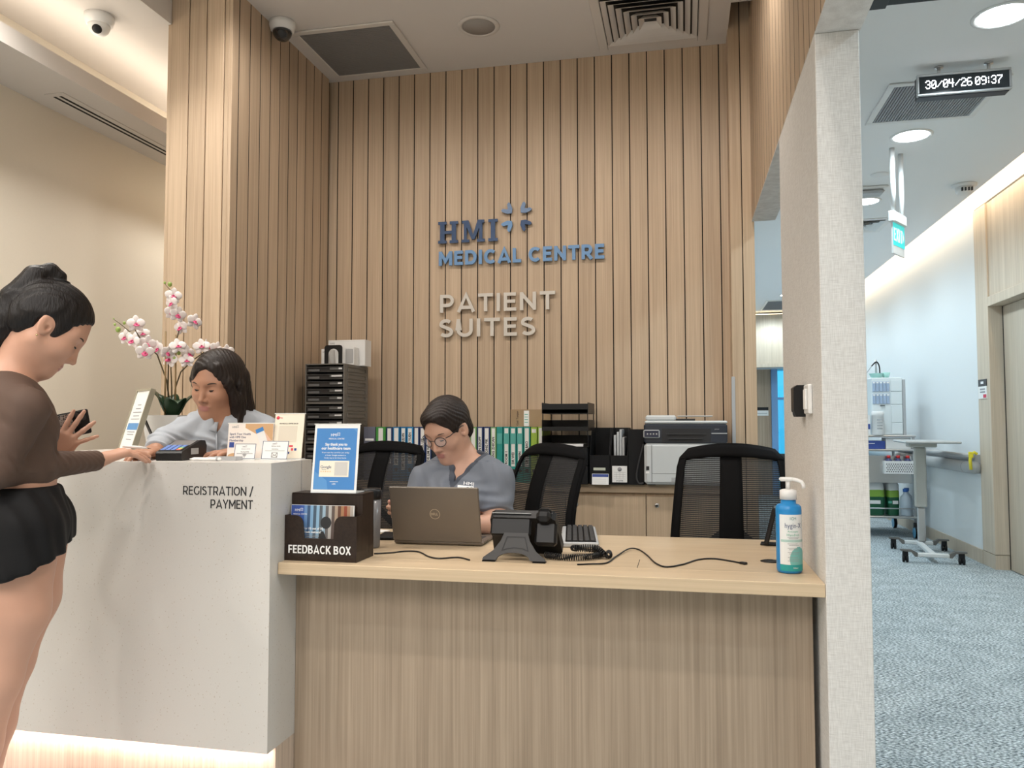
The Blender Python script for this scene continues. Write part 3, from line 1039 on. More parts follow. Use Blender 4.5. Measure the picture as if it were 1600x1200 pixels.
# corridor downlights
LAMP = mat('cool_diffuser', (1, 1, 1), 0.5, emit=((0.86, 0.95, 1.0), 14.0))
DL = [(1.375, 3.74, 'large round white downlight nearest, right of the hanging clock'), (1.393, 5.225, 'round lit downlight above the exit sign'), (1.437, 6.72, 'round downlight half hidden by the pillar, beyond the exit sign'),
      (1.40, 8.2, 'fourth round downlight along the corridor ceiling'), (1.40, 9.7, 'fifth round downlight along the corridor ceiling'), (1.43, 13.0 - 1.55, 'round downlight at the far corridor end seen past the pilaster')]
for x, y, lb in DL:
    t = thing('downlight', lb, 'ceiling light', (x, y, ZK - 0.0005), group='round corridor downlights')
    MB().lathe([(0.102, 0), (0.102, -0.004), (0.112, -0.007), (0.122, -0.003), (0.122, 0)], 36).build('rim', WHITE, t)
    MB().lathe([(0.0, -0.003), (0.101, -0.003), (0.101, -0.0005)], 36).build('diffuser', LAMP, t)

ap = thing('access_plate', 'small round blank cover plate in the corridor ceiling left of the exit sign', 'cover plate', (1.383, 6.0, ZK - 0.0005))
MB().lathe([(0.0, -0.006), (0.055, -0.006), (0.06, -0.003), (0.06, 0)], 30).build('disc', WHITE, ap)
em = thing('emergency_light', 'flat white emergency light fitting on the ceiling next to the pillar', 'emergency light', (1.40, 6.36, ZK - 0.0005))
MB().box((-0.11, -0.09, -0.02), (0.11, 0.09, 0), 0, 0.006).build('housing', WHITE, em)
MB().box((-0.09, -0.07, -0.05), (0.09, 0.07, -0.0202), 0, 0.02).build('lens', LIGHTG, em)
dt = thing('smoke_detector', 'white ceiling detector with slotted side near the timber wall', 'detector', (2.06, 6.40, ZK - 0.0005))
MB().lathe([(0.085, 0), (0.085, -0.015), (0.07, -0.022)], 30).build('base', WHITE, dt)
MB().lathe([(0.0, -0.075), (0.045, -0.075), (0.058, -0.06), (0.062, -0.0222)], 30).build('head', WHITE, dt)
for k in range(4):
    MB().box((-0.037 + k * 0.022, -0.0665, -0.06), (-0.028 + k * 0.022, -0.05, -0.035)).build('slot', DARKG, dt)

# dark track at the top of the corridor opening
dtk = thing('ceiling_track', 'black ceiling track at the top edge right of the pillar', 'track', (0.83, 3.43, ZK - 0.0005))
MB().box((-0.33, -0.06, -0.02), (0.5, 0.08, 0), 0, 0.003).build('rail', BLACK, dtk)
MB().box((-0.06, 0.0, -0.03), (0.02, 0.085, -0.0202), 0, 0.002).build('carrier', DARKG, dtk)

# LED clock hung from the ceiling
ck = thing('led_clock', 'black hanging LED clock with silver frame showing date and time', 'clock', (1.362, 4.2, 2.845))
MB().box((-0.205, 0.0, -0.055), (0.205, 0.06, 0.058), 0, 0.003).build('case', mat('dark_navy_case', (0.012, 0.014, 0.03), 0.4), ck)
fr = MB()
for a, b in (((-0.212, -0.012, 0.046), (0.212, 0.012, 0.058)), ((-0.212, -0.012, -0.052), (0.212, 0.012, -0.040)), ((-0.212, -0.012, -0.04), (-0.202, 0.012, 0.046)), ((0.202, -0.012, -0.04), (0.212, 0.012, 0.046))):
    fr.box(a, b, 0, 0.003)
fr.build('frame', ALU, ck)
bx('screen', (-0.2018, -0.006, -0.0398), (0.2018, -0.0002, 0.0458), mat('dark_screen', (0.03, 0.038, 0.045), 0.08), ck)
F57 = {'3': '01110 10001 00001 00110 00001 10001 01110', '0': '01110 10001 10011 10101 11001 10001 01110', '/': '00000 00001 00010 00100 01000 10000 00000',
       '4': '10010 10010 10010 11111 00010 00010 00010', '2': '01110 10001 00001 00110 01000 10000 11111', '6': '01110 10000 10000 11110 10001 10001 01110',
       '9': '01110 10001 10001 01111 00001 00001 01110', ':': '000 010 010 000 010 010 000', '7': '11111 00001 00010 00100 01000 01000 01000', ' ': '00 00 00 00 00 00 00'}
LED = mat('white_led', (1, 1, 1), 0.5, emit=((0.95, 0.97, 1.0), 5.0))
cx = -0.173
dg = 0.0047
for ch in '30/04/26 09:37':
    rows = F57[ch].split()
    w_ = len(rows[0])
    m = MB()
    for j, rw in enumerate(rows):
        for i, b in enumerate(rw):
            if b == '1':
                px_, pz = cx + i * dg, 0.025 - j * 0.0062
                m.box((px_, -0.0075, pz - 0.0042), (px_ + 0.0036, -0.0062, pz))
    if m.v:
        m.build('digit', LED, ck)
    cx += (w_ + (0.7 if ch != ' ' else 0)) * dg
for x in (-0.10, 0.125):
    MB().tube([(x, 0.03, 0.0585), (x, 0.03, 0.1045)], 0.008, 12).lathe([(0.02, 0.097), (0.02, 0.1045)], 16, 0, T(x, 0.03, 0)).build('hanger', CHROME, ck)

# exit sign on two rods
ex = thing('exit_sign', 'green running exit sign with arrow hung from two white rods', 'sign', (1.37, 5.5, 2.45))
TEAL = mat('exit_green_panel', (0.02, 0.42, 0.42), 0.3, emit=((0.0, 0.62, 0.62), 0.8))
exM = RZ(R(58))
MB().box((-0.105, -0.006, -0.19), (0.105, 0.006, 0.01), 0, 0.001, exM).build('edge_panel', WHITE, ex)
MB().box((-0.105, -0.0075, -0.135), (0.105, -0.0062, 0.01), 0, 0, exM).build('green_face', TEAL, ex)
mb = MB().box((-0.12, -0.022, 0.011), (0.12, 0.022, 0.085), 0, 0.008, exM)
mb.build('lamp_housing', WHITE, ex)
for x in (-0.07, 0.09):
    MB().tube([exM @ Vector((x, 0, 0.0852)), exM @ Vector((x, 0, 0.4995))], 0.016, 14).build('rod', WHITE, ex)
gl = MB()
cx = -0.095
for ch in 'EXIT':
    g = glyph(ch, 0.2)
    for st in g[0]:
        q = MB()
        ribbon(q, [(p[0] * 0.058, p[1] * 0.088) for p in st], 0.013, 0, 0.0015)
        gl.add(q.v, q.f, 0, exM @ T(cx, -0.0076, -0.108) @ FRONT)
    cx += g[1] * 0.058 + 0.010
gl.build('exit_letters', WHITEINK, ex)
MB().prism([(0, -0.036), (0.026, 0), (0, 0.036)], 0, 0.0015, 0, exM @ T(0.066, -0.0076, -0.064) @ FRONT).build('arrow', WHITEINK, ex)

# corridor handrail, clip and door plate
hr = thing('handrail', 'grey double handrail with thick lower bumper on the white corridor wall', 'handrail', (XW - 0.0005, 9.5, 0.85))
MB().tube([(-0.065, -2.13, 0.045), (-0.065, 3.2, 0.045)], 0.020, 14).build('upper_rail', LIGHTG, hr)
MB().tube([(-0.055, -2.13, -0.05), (-0.055, 3.2, -0.05)], 0.055, 20).build('bumper', mat('bumper_grey', (0.40, 0.42, 0.43), 0.4), hr)
MB().tube([(-0.055, -1.98, -0.05), (-0.055, -1.977, -0.05)], 0.0556, 20).build('bumper_joint', DARKG, hr)
MB().lathe([(0.055 * math.cos(t), 0.045 * math.sin(t)) for t in [i * PI / 12 for i in range(7)]], 20, 0, T(-0.055, -2.13, -0.05) @ RX(PI / 2)).build('bumper_end', MATS['bumper_grey'], hr)
MB().lathe([(0.020 * math.cos(t), 0.02 * math.sin(t)) for t in [i * PI / 12 for i in range(7)]], 14, 0, T(-0.065, -2.13, 0.045) @ RX(PI / 2)).build('rail_end', LIGHTG, hr)
bx('wall_bracket', (-0.05, -2.13, -0.10), (0, 3.2, 0.06), LIGHTG, hr)
yc = thing('plastic_clip', 'yellow plastic clip hooked over the end of the grey handrail', 'clip', (2.372, 7.318, 0.885))
YEL = mat('yellow_plastic', (0.80, 0.68, 0.04), 0.4)
MB().tube([(-0.03, 0, -0.10), (-0.034, 0, -0.02), (-0.028, 0, 0.03), (0, 0, 0.045), (0.02, 0, 0.03)], 0.013, 8).build('hook', YEL, yc)
MB().box((-0.045, -0.012, 0.0), (-0.01, 0.012, 0.05), 0, 0.005).build('knob', YEL, yc)
ds = thing('room_sign', 'grey and white room plate with red tab on the timber jamb', 'sign', (XW - 0.0085, 7.245, 1.378))
DSM = RZ(-PI / 2)
MB().box((-0.09, -0.006, 0.102), (0.09, 0, 0.16), 0, 0, DSM).build('number_strip', mat('charcoal_strip', (0.05, 0.05, 0.055), 0.5), ds)
MB().box((-0.09, -0.006, 0.0), (0.09, 0, 0.1015), 0, 0, DSM).build('info_plate', PAPER, ds)
MB().box((0.02, -0.0072, 0.006), (0.086, -0.0061, 0.034), 0, 0, DSM).build('red_tab', mat('red_ink', (0.62, 0.04, 0.08), 0.5), ds)
MB().box((-0.03, -0.0072, 0.122), (0.03, -0.0061, 0.142), 0, 0, DSM).build('room_number', WHITEINK, ds)
for z in (0.048, 0.072):
    MB().box((-0.05, -0.0072, z), (0.06, -0.0061, z + 0.012), 0, 0, DSM).build('printed_line', GREYINK, ds)

# switch and black reader on the pillar's desk side
sw = thing('wall_switch', 'cream wall switch plate with rocker on the pillar face', 'switch', (XR - 0.0005, 2.44, 1.245))
MB().box((-0.012, -0.043, -0.043), (0, 0.043, 0.043), 0, 0.003).build('plate', WHITE, sw)
MB().box((-0.017, -0.022, -0.03), (-0.0121, 0.022, 0.03), 0, 0.002).build('rocker', PAPER, sw)
rd = thing('card_reader', 'slim black device fixed to the pillar beside the switch', 'reader', (XR - 0.0005, 2.565, 1.243))
MB().prism([(0, -0.048), (0, 0.048), (-0.024, 0.048), (-0.034, 0.040), (-0.034, -0.028), (-0.027, -0.048)], -0.03, 0.03, 0, RX(PI / 2)).build('body', BLACK, rd)
bx('status_light', (-0.0352, -0.004, -0.040), (-0.0342, 0.004, -0.034), WHITE, rd)
# ------------------------------------------------------------------ helpers for small printed things
BLUEP = mat('poster_blue', (0.055, 0.23, 0.56), 0.45)
BLUEP2 = mat('poster_blue_light', (0.10, 0.30, 0.62), 0.45)
REDP = mat('print_red', (0.72, 0.06, 0.09), 0.5)
PINKP = mat('print_pink', (0.75, 0.12, 0.25), 0.5)
TANP = mat('print_tan', (0.62, 0.38, 0.20), 0.55)
SKINP = mat('print_skin', (0.75, 0.50, 0.38), 0.55)
NAVYP = mat('print_navy', (0.035, 0.07, 0.30), 0.5)
GREENP = mat('print_green', (0.10, 0.42, 0.30), 0.5)


def panel_on(name, x0, z0, x1, z1, m, parent, y=-0.0004, t=0.0004):
    return bx(name, (x0, y - t, z0), (x1, y, z1), m, parent)


def emblem(parent, x, z, s, m, y=-0.0008, text='HMI'):
    """small printed name with the four-petal mark"""
    txt('printed_name', text, s, m, parent, T(x, y, z) @ FRONT, fit=s * 1.5)
    mb = MB()
    for sx in (1, -1):
        for sz in (1, -1):
            p = [(sx * (a * s * 5 + .1 * s), sz * (b * s * 5 + .1 * s)) for a, b in pet]
            mb.prism(p if sx * sz > 0 else p[::-1], 0, 0.0003)
    place(mb.build('printed_mark', m, parent), T(x + s * 1.25, y, z + s * 0.25) @ FRONT)


def acrylic(name, label, cat, x, y, z, w, h, lean, rz=0.0, face=PAPER, base=0.06, rim=True):
    """upright clear sign holder: base plate and a card leaning back; returns (thing, card) with the card's face in its xz plane"""
    t = thing(name, label, cat, (x, y, z), rz)
    bx('base_plate', (-w / 2, 0.0, 0.0), (w / 2, base, 0.003), mat('acrylic_clear', (0.86, 0.9, 0.9), 0.1, spec=0.6), t)
    c = bx('card', (-w / 2, -0.001, 0), (w / 2, 0.001, h), face, t, 0, (0, 0.002, 0.0035), (-R(lean), 0, 0))
    if rim:
        m = MB()
        m.box((-w / 2 - 0.003, -0.002, h), (w / 2 + 0.003, 0.002, h + 0.003)).build('top_edge', mat('acrylic_edge', (0.80, 0.80, 0.76), 0.15), t, (0, 0.002, 0.0035), (-R(lean), 0, 0))
    return t, c


ZL = 1.0563   # top of the registration ledge
ZD = 0.7503   # desk top
# membership card stand
t, c = acrylic('card_stand', 'landscape acrylic stand with membership advert showing a phone in hand', 'sign stand', -1.437, 2.432, ZL, 0.168, 0.116, 5, 0.0, mat('advert_cream', (0.88, 0.80, 0.74), 0.5), 0.035)
mb = MB().prism([(-0.02, 0.116), (0.083, 0.116), (0.083, 0.062), (0.075, 0.055), (-0.02, 0.102)], 0, 0.0003)
place(mb.build('printed_photo', TANP, c), T(0, -0.0012, 0) @ FRONT)
place(MB().prism([(0.018, 0.095), (0.045, 0.106), (0.072, 0.040), (0.045, 0.028)], 0, 0.0003).build('printed_phone', WHITE, c), T(0, -0.0018, 0) @ FRONT)
place(MB().prism([(0.018, 0.095), (0.045, 0.106), (0.050, 0.093), (0.023, 0.082)], 0, 0.0003).build('printed_screen', BLUEP, c), T(0, -0.0022, 0) @ FRONT)
place(MB().prism([(0.052, 0.09), (0.083, 0.055), (0.083, 0.0), (0.05, 0.02), (0.060, 0.045)], 0, 0.0003).build('printed_hand', SKINP, c), T(0, -0.0015, 0) @ FRONT)
emblem(c, -0.062, 0.104, 0.010, GREYINK, -0.0012)
for i, s in enumerate(('Spark Your Health', 'with HMI One', 'Membership')):
    txt('printed_text', s, 0.0105, NAVYINK, c, T(-0.078, -0.0012, 0.081 - i * 0.011) @ FRONT, 'LEFT')
panel_on('printed_icon', -0.077, 0.035, -0.059, 0.053, NAVYP, c, -0.0012)
place(MB().prism([(-0.083, 0.0), (-0.083, 0.004), (-0.02, 0.004), (-0.02, 0.0)], 0, 0.0003).build('printed_strip', GREENP, c), T(0, -0.0012, 0) @ FRONT)
place(MB().prism([(0.024 * math.cos(a) - 0.058, 0.004 + 0.012 * math.sin(a)) for a in [i * PI / 10 for i in range(11)]], 0, 0.0003).build('printed_arch', TANP, c), T(0, -0.0012, 0) @ FRONT)

# payment stand in cream (its code square stays blank)
t, c = acrylic('payment_stand', 'tall cream acrylic stand with red badge at the corner of the white counter', 'sign stand', -1.302, 2.436, ZL, 0.108, 0.150, 9, 0.0, CARD, 0.03)
MB().lathe([(0.0, 0.0004), (0.006, 0.0004), (0.006, 0)], 20, 0, T(-0.043, -0.0012, 0.137) @ FRONT).build('printed_badge', REDP, c)
txt('printed_text', 'Pay', 0.007, REDP, c, T(-0.031, -0.0012, 0.137) @ FRONT)
txt('printed_text', 'HMI MEDICAL CENTRE (AH) 24', 0.0062, INK, c, T(-0.002, -0.0012, 0.117) @ FRONT, fit=0.068)
panel_on('code_panel', -0.036, 0.055, 0.030, 0.110, mat('code_panel_cream', (0.74, 0.68, 0.57), 0.6), c, -0.0012)
for x, m_ in ((-0.005, PINKP), (0.014, REDP), (0.026, NAVYP)):
    panel_on('printed_icon', x, 0.026, x + 0.008, 0.034, m_, c, -0.0012)
panel_on('printed_tag', 0.006, 0.038, 0.020, 0.044, REDP, c, -0.0012)
panel_on('printed_icon', 0.002, 0.015, 0.009, 0.022, NAVYP, c, -0.0012)

# two little white cards at the front
for x, w, h, lb, l1, kind in ((-1.420, 0.076, 0.050, 'small white acrylic card with wifi symbol, in front of the advert stand', 'Free Guest Wi-Fi', 'wifi'), (-1.312, 0.092, 0.060, 'small white acrylic card with envelope symbol at the counter corner', 'Email address', 'mail')):
    t, c = acrylic('symbol_card', lb, 'sign stand', x, 2.372, ZL, w, h, 12, 0.0, PAPER, 0.03, False)
    k = w / 0.076
    fr = MB()
    for a, b in (((-w / 2, 0), (w / 2, 0.0014)), ((-w / 2, h - 0.0014), (w / 2, h)), ((-w / 2, 0), (-w / 2 + 0.0014, h)), ((w / 2 - 0.0014, 0), (w / 2, h))):
        fr.box((a[0], -0.0016, a[1]), (b[0], -0.0011, b[1]))
    fr.build('printed_border', NAVYINK, c)
    emblem(c, -0.006, h - 0.010, 0.007, GREYINK, -0.0012)
    txt('printed_text', 'MEDICAL CENTRE', 0.0040, GREYINK, c, T(0.002, -0.0012, h - 0.0175) @ FRONT)
    txt('printed_text', l1, 0.0042, INK, c, T(0, -0.0012, h - 0.027) @ FRONT)
    panel_on('printed_line', -w * 0.38, h - 0.0335, w * 0.38, h - 0.032, GREYINK, c, -0.0012)
    if kind == 'mail':
        q = MB()
        for st in ([(-0.010, 0.006), (0.010, 0.006), (0.010, 0.021), (-0.010, 0.021), (-0.010, 0.006)], [(-0.010, 0.021), (0, 0.0115), (0.010, 0.021)], [(-0.010, 0.006), (-0.003, 0.013)], [(0.010, 0.006), (0.003, 0.013)]):
            ribbon(q, st, 0.0011, 0, 0.0003)
        place(q.build('printed_envelope', INK, c), T(0, -0.0012, 0) @ FRONT)
    else:
        q = MB()
        for r_ in (0.0035, 0.007, 0.0105):
            ribbon(q, arc(0, 0.005, r_, r_, 45, 135, 8), 0.0014, 0, 0.0003)
        q.prism([(-0.001, 0.004), (0.001, 0.004), (0.001, 0.006), (-0.001, 0.006)], 0, 0.0003)
        place(q.build('printed_wifi', INK, c), T(0, -0.0012, 0) @ FRONT)

# payment terminal
pt = thing('payment_terminal', 'black card payment terminal with blue keypad on the white counter', 'card terminal', (-1.628, 2.275, ZL), R(9))
prof = [(-0.004, 0.004), (0.0, 0.0), (0.165, 0.0), (0.175, 0.012), (0.178, 0.045), (0.165, 0.062), (0.130, 0.064), (0.0, 0.030), (-0.006, 0.024)]
n = len(prof)
vs = [(s * 0.043, y, z) for s in (-1, 1) for y, z in prof]
fs = [tuple(range(n)), tuple(range(2 * n - 1, n - 1, -1))] + [(i, n + i, n + (i + 1) % n, (i + 1) % n) for i in range(n)]
MB().add(vs, fs).build('body', BLACK, pt)
sl_ = math.atan2(0.034, 0.130)
face = bx('key_plate', (-0.036, 0.004, 0), (0.036, 0.066, 0.002), DARKG, pt, 0.001, (0, 0, 0.0302), (sl_, 0, 0))
kb = [mat('key_blue', (0.13, 0.24, 0.62), 0.4), mat('key_red', (0.65, 0.12, 0.10), 0.4), mat('key_yellow', (0.75, 0.60, 0.12), 0.4), mat('key_green', (0.10, 0.45, 0.30), 0.4)]
for i in range(5):
    for j in range(4):
        m_ = kb[0] if j < 3 else kb[(i % 3) + 1] if i < 3 else kb[0]
        bx('key', (-0.034 + j * 0.0175, 0.006 + i * 0.0118, 0.0021), (-0.0195 + j * 0.0175, 0.0150 + i * 0.0118, 0.0042), m_, face, 0.001)
bx('screen', (-0.036, 0.069, 0), (0.036, 0.125, 0.0015), mat('terminal_screen', (0.16, 0.17, 0.18), 0.12), pt, 0, (0, 0, 0.0302), (sl_, 0, 0))
bx('side_label', (0.0432, 0.06, 0.018), (0.0436, 0.115, 0.038), LIGHTG, pt, 0, (0, 0, 0))
bx('receipt_slot', (-0.032, 0.1785, 0.025), (0.032, 0.1800, 0.03), GROOVE, pt)

sheet = tag(bx('paper_sheet', (-0.06, -0.04, 0), (0.06, 0.05, 0.0006), PAPER, None, 0, (-1.735, 2.315, ZL), (0, 0, 0.3)), 'white paper slip on the counter under the hands of the standing woman', 'paper')
pn = thing('stylus', 'white stylus lying on the counter edge right of the card terminal', 'pen', (-1.506, 2.288, ZL + 0.0057), R(4))
MB().lathe([(0.001, -0.055), (0.0055, -0.040), (0.0055, 0.05), (0.004, 0.055)], 14, 0, RY(PI / 2)).build('barrel', WHITE, pn)
MB().lathe([(0.0058, 0.038), (0.0058, 0.044)], 14, 0, RY(PI / 2)).build('ring', LIGHTG, pn)
bt = thing('clear_tray', 'low clear plastic tray behind the stylus on the white counter', 'tray', (-1.470, 2.345, ZL))
MB().box((-0.05, -0.02, 0), (0.05, 0.02, 0.002)).box((-0.05, -0.02, 0.002), (0.05, -0.018, 0.012)).box((-0.05, 0.018, 0.002), (0.05, 0.02, 0.012)).build('tray', LIGHTG, bt)

# framed notice on the return of the counter
fm = thing('framed_notice', 'slim metal framed notice leaning on an easel strut on the white counter', 'frame', (-2.125, 2.70, ZL), R(-35.5))
lean = (-R(16), 0, 0)
FRM = mat('champagne_frame', (0.46, 0.43, 0.33), 0.4, 0.5)
fb = MB()
fb.box((-0.085, -0.010, 0), (-0.077, 0.010, 0.262)).box((0.077, -0.010, 0), (0.085, 0.010, 0.262)).box((-0.077, -0.010, 0), (0.077, 0.010, 0.008)).box((-0.077, -0.010, 0.254), (0.077, 0.010, 0.262))
fb.build('frame', FRM, fm, (0, 0, 0.003), lean)
nt_ = bx('notice', (-0.077, -0.006, 0.008), (0.077, 0.004, 0.254), PAPER, fm, 0, (0, 0, 0.003), lean)
panel_on('printed_block', -0.062, 0.095, 0.062, 0.122, BLUEP2, nt_, -0.0062)
for z, w in ((0.195, 0.02), (0.180, 0.03), (0.165, 0.05), (0.150, 0.035), (0.137, 0.05), (0.085, 0.045), (0.075, 0.04), (0.055, 0.03)):
    panel_on('printed_line', -w, z, w, z + 0.003, GREYINK, nt_, -0.0062)
MB().box((-0.014, -0.002, -0.155), (0.014, 0.002, 0), 0, 0.001).build('strut', BLACK, fm, (0.03, 0.052, 0.152), (R(24), 0, 0))

# orchid in a square white pot
oc = thing('potted_orchid', 'white and pink orchid in a square white pot behind the counter sign', 'plant', (-2.115, 2.97, ZL))
MB().add([(s * 0.065, q * 0.065, 0.0) for s, q in ((-1, -1), (1, -1), (1, 1), (-1, 1))] + [(s * 0.085, q * 0.085, 0.155) for s, q in ((-1, -1), (1, -1), (1, 1), (-1, 1))] + [(s * 0.077, q * 0.077, 0.155) for s, q in ((-1, -1), (1, -1), (1, 1), (-1, 1))] + [(s * 0.075, q * 0.075, 0.135) for s, q in ((-1, -1), (1, -1), (1, 1), (-1, 1))],
         [(3, 2, 1, 0), (0, 1, 5, 4), (1, 2, 6, 5), (2, 3, 7, 6), (3, 0, 4, 7), (4, 5, 9, 8), (5, 6, 10, 9), (6, 7, 11, 10), (7, 4, 8, 11), (8, 9, 13, 12), (9, 10, 14, 13), (10, 11, 15, 14), (11, 8, 12, 15), (12, 13, 14, 15)]).build('pot', WHITE, oc)
MB().box((-0.074, -0.074, 0.13), (0.074, 0.074, 0.138), 0, 0.01).build('soil', mat('bark_soil', (0.06, 0.045, 0.03), 0.9, bump=0.8, scale=120), oc)
LEAF = mat('orchid_leaf', (0.018, 0.05, 0.022), 0.35, vary=0.25, scale=8)
STEM = mat('orchid_stem', (0.10, 0.075, 0.035), 0.6)
PETAL = mat('orchid_petal', (0.86, 0.80, 0.78), 0.55, vary=0.03, scale=60)
PINKL = mat('orchid_lip', (0.62, 0.07, 0.20), 0.5, vary=0.35, scale=90)
BUD = mat('orchid_bud', (0.30, 0.42, 0.10), 0.5)
oa = R(-35)
vr, va = Vector((math.cos(oa), -math.sin(oa), 0)), Vector((math.sin(oa), math.cos(oa), 0))   # right and away as seen across the counter
for a, ln, wd, up in ((0.1, 0.20, 0.05, 0.10), (3.0, 0.19, 0.055, 0.115), (1.9, 0.15, 0.045, 0.10), (-1.3, 0.11, 0.045, 0.08)):
    d = vr * math.cos(a) + va * math.sin(a)
    sd = Vector((0, 0, 1)).cross(d)
    rows = []
    for i in range(9):
        u = i / 8
        w = wd * math.sin(PI * min(0.98, 0.08 + u * 0.92)) ** 0.7
        p = d * (0.015 + ln * 0.55 * u) + Vector((0, 0, 0.135 + up * math.sin(u * PI * 0.72)))
        rows.append([p + sd * (w * v) + Vector((0, 0, 0.012 * abs(v))) for v in (-1, -.5, 0, .5, 1)])
    MB().grid(rows, thick=0.002).build('leaf', LEAF, oc)


def opt(dx, z, dy=0.0):
    """point of the plant: dx to the right as seen over the counter, z above the pot base, dy away"""
    return vr * dx + va * dy + Vector((0, 0, z))


def petal_mesh(w, l, cup, curl):
    mb = MB()
    rows = []
    for i in range(7):
        u = i / 6
        ww = w * (math.sin(PI * (0.06 + 0.90 * u)) ** 0.75)
        rows.append([(ww * v, -cup * (1 - abs(v)) * math.sin(u * PI) + curl * u * u, l * u) for v in (-1, -.5, 0, .5, 1)])
    mb.grid(rows, thick=0.0012)
    return mb.mesh('petal', PETAL)


PM = [petal_mesh(0.020, 0.036, 0.004, -0.003), petal_mesh(0.014, 0.036, 0.003, -0.004)]
lipb = MB()
lipb.grid([[(x * (0.004 + 0.009 * math.sin(PI * u)), -0.004 - 0.016 * u + 0.004 * x * x, -0.002 - 0.014 * u) for x in (-1, -.5, 0, .5, 1)] for u in [i / 5 for i in range(6)]], thick=0.0015)
lipb.lathe([(0.0, 0.016), (0.003, 0.013), (0.0045, 0.006), (0.003, 0.0)], 10, 0, RX(PI / 2 + 0.2))
LIP = lipb.mesh('lip', PINKL)


def flower(p, yaw, tilt, sc, roll=0.0):
    M = T(*p) @ RZ(oa * -1 + yaw) @ RX(tilt) @ RY(roll) @ Matrix.Scale(sc, 4)
    fo = bpy.data.objects.new('flower', LIP)
    COL.objects.link(fo)
    fo.parent = oc
    fo.matrix_local = M
    for k, (mi, ang) in enumerate(((0, 78), (0, -78), (1, 0), (1, 140), (1, -140))):
        q = bpy.data.objects.new('petal', PM[mi])
        COL.objects.link(q)
        q.parent = fo
        q.matrix_local = RY(R(ang)) @ T(0, 0.001 * k, 0.003) @ RX(R(-8))


rq = random.Random(3)
PXM = 1 / 400.0        # metres in the plant plane for one reading unit
BL = [(-2, 452), (-5, 465), (-3, 477), (6, 483), (10, 502), (33, 493), (-60, 499), (-50, 514), (-77, 521), (-64, 527), (-42, 531), (-45, 545), (-25, 538), (-9, 545), (-6, 555), (7, 534), (24, 545), (21, 557), (45, 532), (55, 532), (70, 536), (88, 540)]
for (dx, yy) in BL:
    p = opt(dx * PXM * 0.98, (705 - yy) * 0.00262, rq.uniform(-0.03, 0.03))
    flower(p, rq.uniform(-0.8, 0.8) - (0.5 if dx < -20 else 0) + (0.5 if dx > 40 else 0), rq.uniform(-0.35, 0.3), rq.uniform(0.80, 0.98), rq.uniform(-0.4, 0.4))
Z_ = lambda yy: (705 - yy) * 0.00262
for path in ([(-6, 640), (-8, 600), (-8, 560), (3, 530), (8, 505), (4, 470), (-4, 445), (-18, 430)], [(-3, 640), (-10, 590), (-26, 548), (-40, 535), (-55, 520), (-62, 508), (-70, 512), (-85, 500), (-94, 494)], [(2, 640), (4, 600), (12, 575), (30, 556), (50, 541), (70, 541), (90, 545), (100, 553), (110, 557)], [(-1, 640), (-2, 600), (-4, 570), (-2, 552), (6, 540)]):
    MB().tube([opt(a * PXM * 0.98, Z_(b), 0.02) for a, b in path], [0.0035 - 0.0022 * i / (len(path) - 1) for i in range(len(path))], 8).build('stem', STEM, oc)
for a, top in ((-13, 510), (3, 515)):
    MB().tube([opt(a * PXM + 0.004, 0.13, 0.01), opt(a * PXM, Z_(top), 0.0)], 0.0035, 8).build('stake', mat('bamboo_stake', (0.30, 0.20, 0.09), 0.6), oc)
for a, b, r_ in ((-8, 434, 0.009), (-85, 511, 0.010), (-90, 503, 0.005), (-76, 500, 0.006), (2, 536, 0.009), (8, 545, 0.008), (2, 554, 0.008), (101, 550, 0.010), (-16, 432, 0.005), (-92, 494, 0.003)):
    MB().lathe([(0.0, -r_ * 1.2)] + [(r_ * math.cos(t_), r_ * 1.2 * math.sin(t_)) for t_ in [-1.1 + i * 0.36 for i in range(7)]] + [(0.0, r_ * 1.2)], 10, 0, T(*opt(a * PXM, Z_(b), -0.012))).build('bud', BUD, oc)

# ------------------------------------------------------------------ feedback box and what stands on it
fbx = thing('feedback_box', 'dark wenge feedback box with leaflet tray and white lettering', 'box', (-1.2238, 2.287, ZD))
w = 0.240
MB().box((0, 0.045, 0.0), (0.004, 0.135, 0.202)).box((w - 0.004, 0.045, 0.0), (w, 0.135, 0.202)).box((0.0042, 0.045, 0.0), (w - 0.0042, 0.0488, 0.202)).box((0.0042, 0.131, 0), (w - 0.0042, 0.135, 0.202)).build('case', WENGE, fbx)
MB().box((0, 0.045, 0.2022), (w, 0.135, 0.206), 0, 0.0008).build('lid', WENGE, fbx)
bx('slot', (0.06, 0.075, 0.2062), (0.19, 0.082, 0.2066), GROOVE, fbx)
cutz, r_ = 0.070, 0.026
pf = [(0, 0), (w, 0), (w, 0.140), (0.192, 0.140)] + [(0.192 - r_ * math.sin(a), 0.140 - r_ + r_ * math.cos(a)) for a in [i * PI / 12 for i in range(1, 7)]] + [(0.164, cutz), (0.066, cutz)]
pf += [(0.062 - 0.001 * 0, 0.114 - 0.0 * 1)] + [(0.036 + r_ * math.cos(a), 0.114 + r_ * math.sin(a)) for a in [i * PI / 12 for i in range(1, 7)]] + [(0, 0.140)]
place(MB().prism(pf, -0.004, 0.0).build('tray_front', WENGE, fbx), FRONT)
for x_ in (0, w - 0.004):
    bx('tray_side', (x_, 0.0042, 0), (x_ + 0.004, 0.0448, 0.140), WENGE, fbx)
bx('tray_floor', (0.0042, 0.0042, 0), (w - 0.0042, 0.0448, 0.030), WENGE, fbx)
letters('FEEDBACK BOX', 0.014, 0.221, 0.023, 0.0255, 0.17, -0.0002, 0.0012, WHITEINK, fbx)
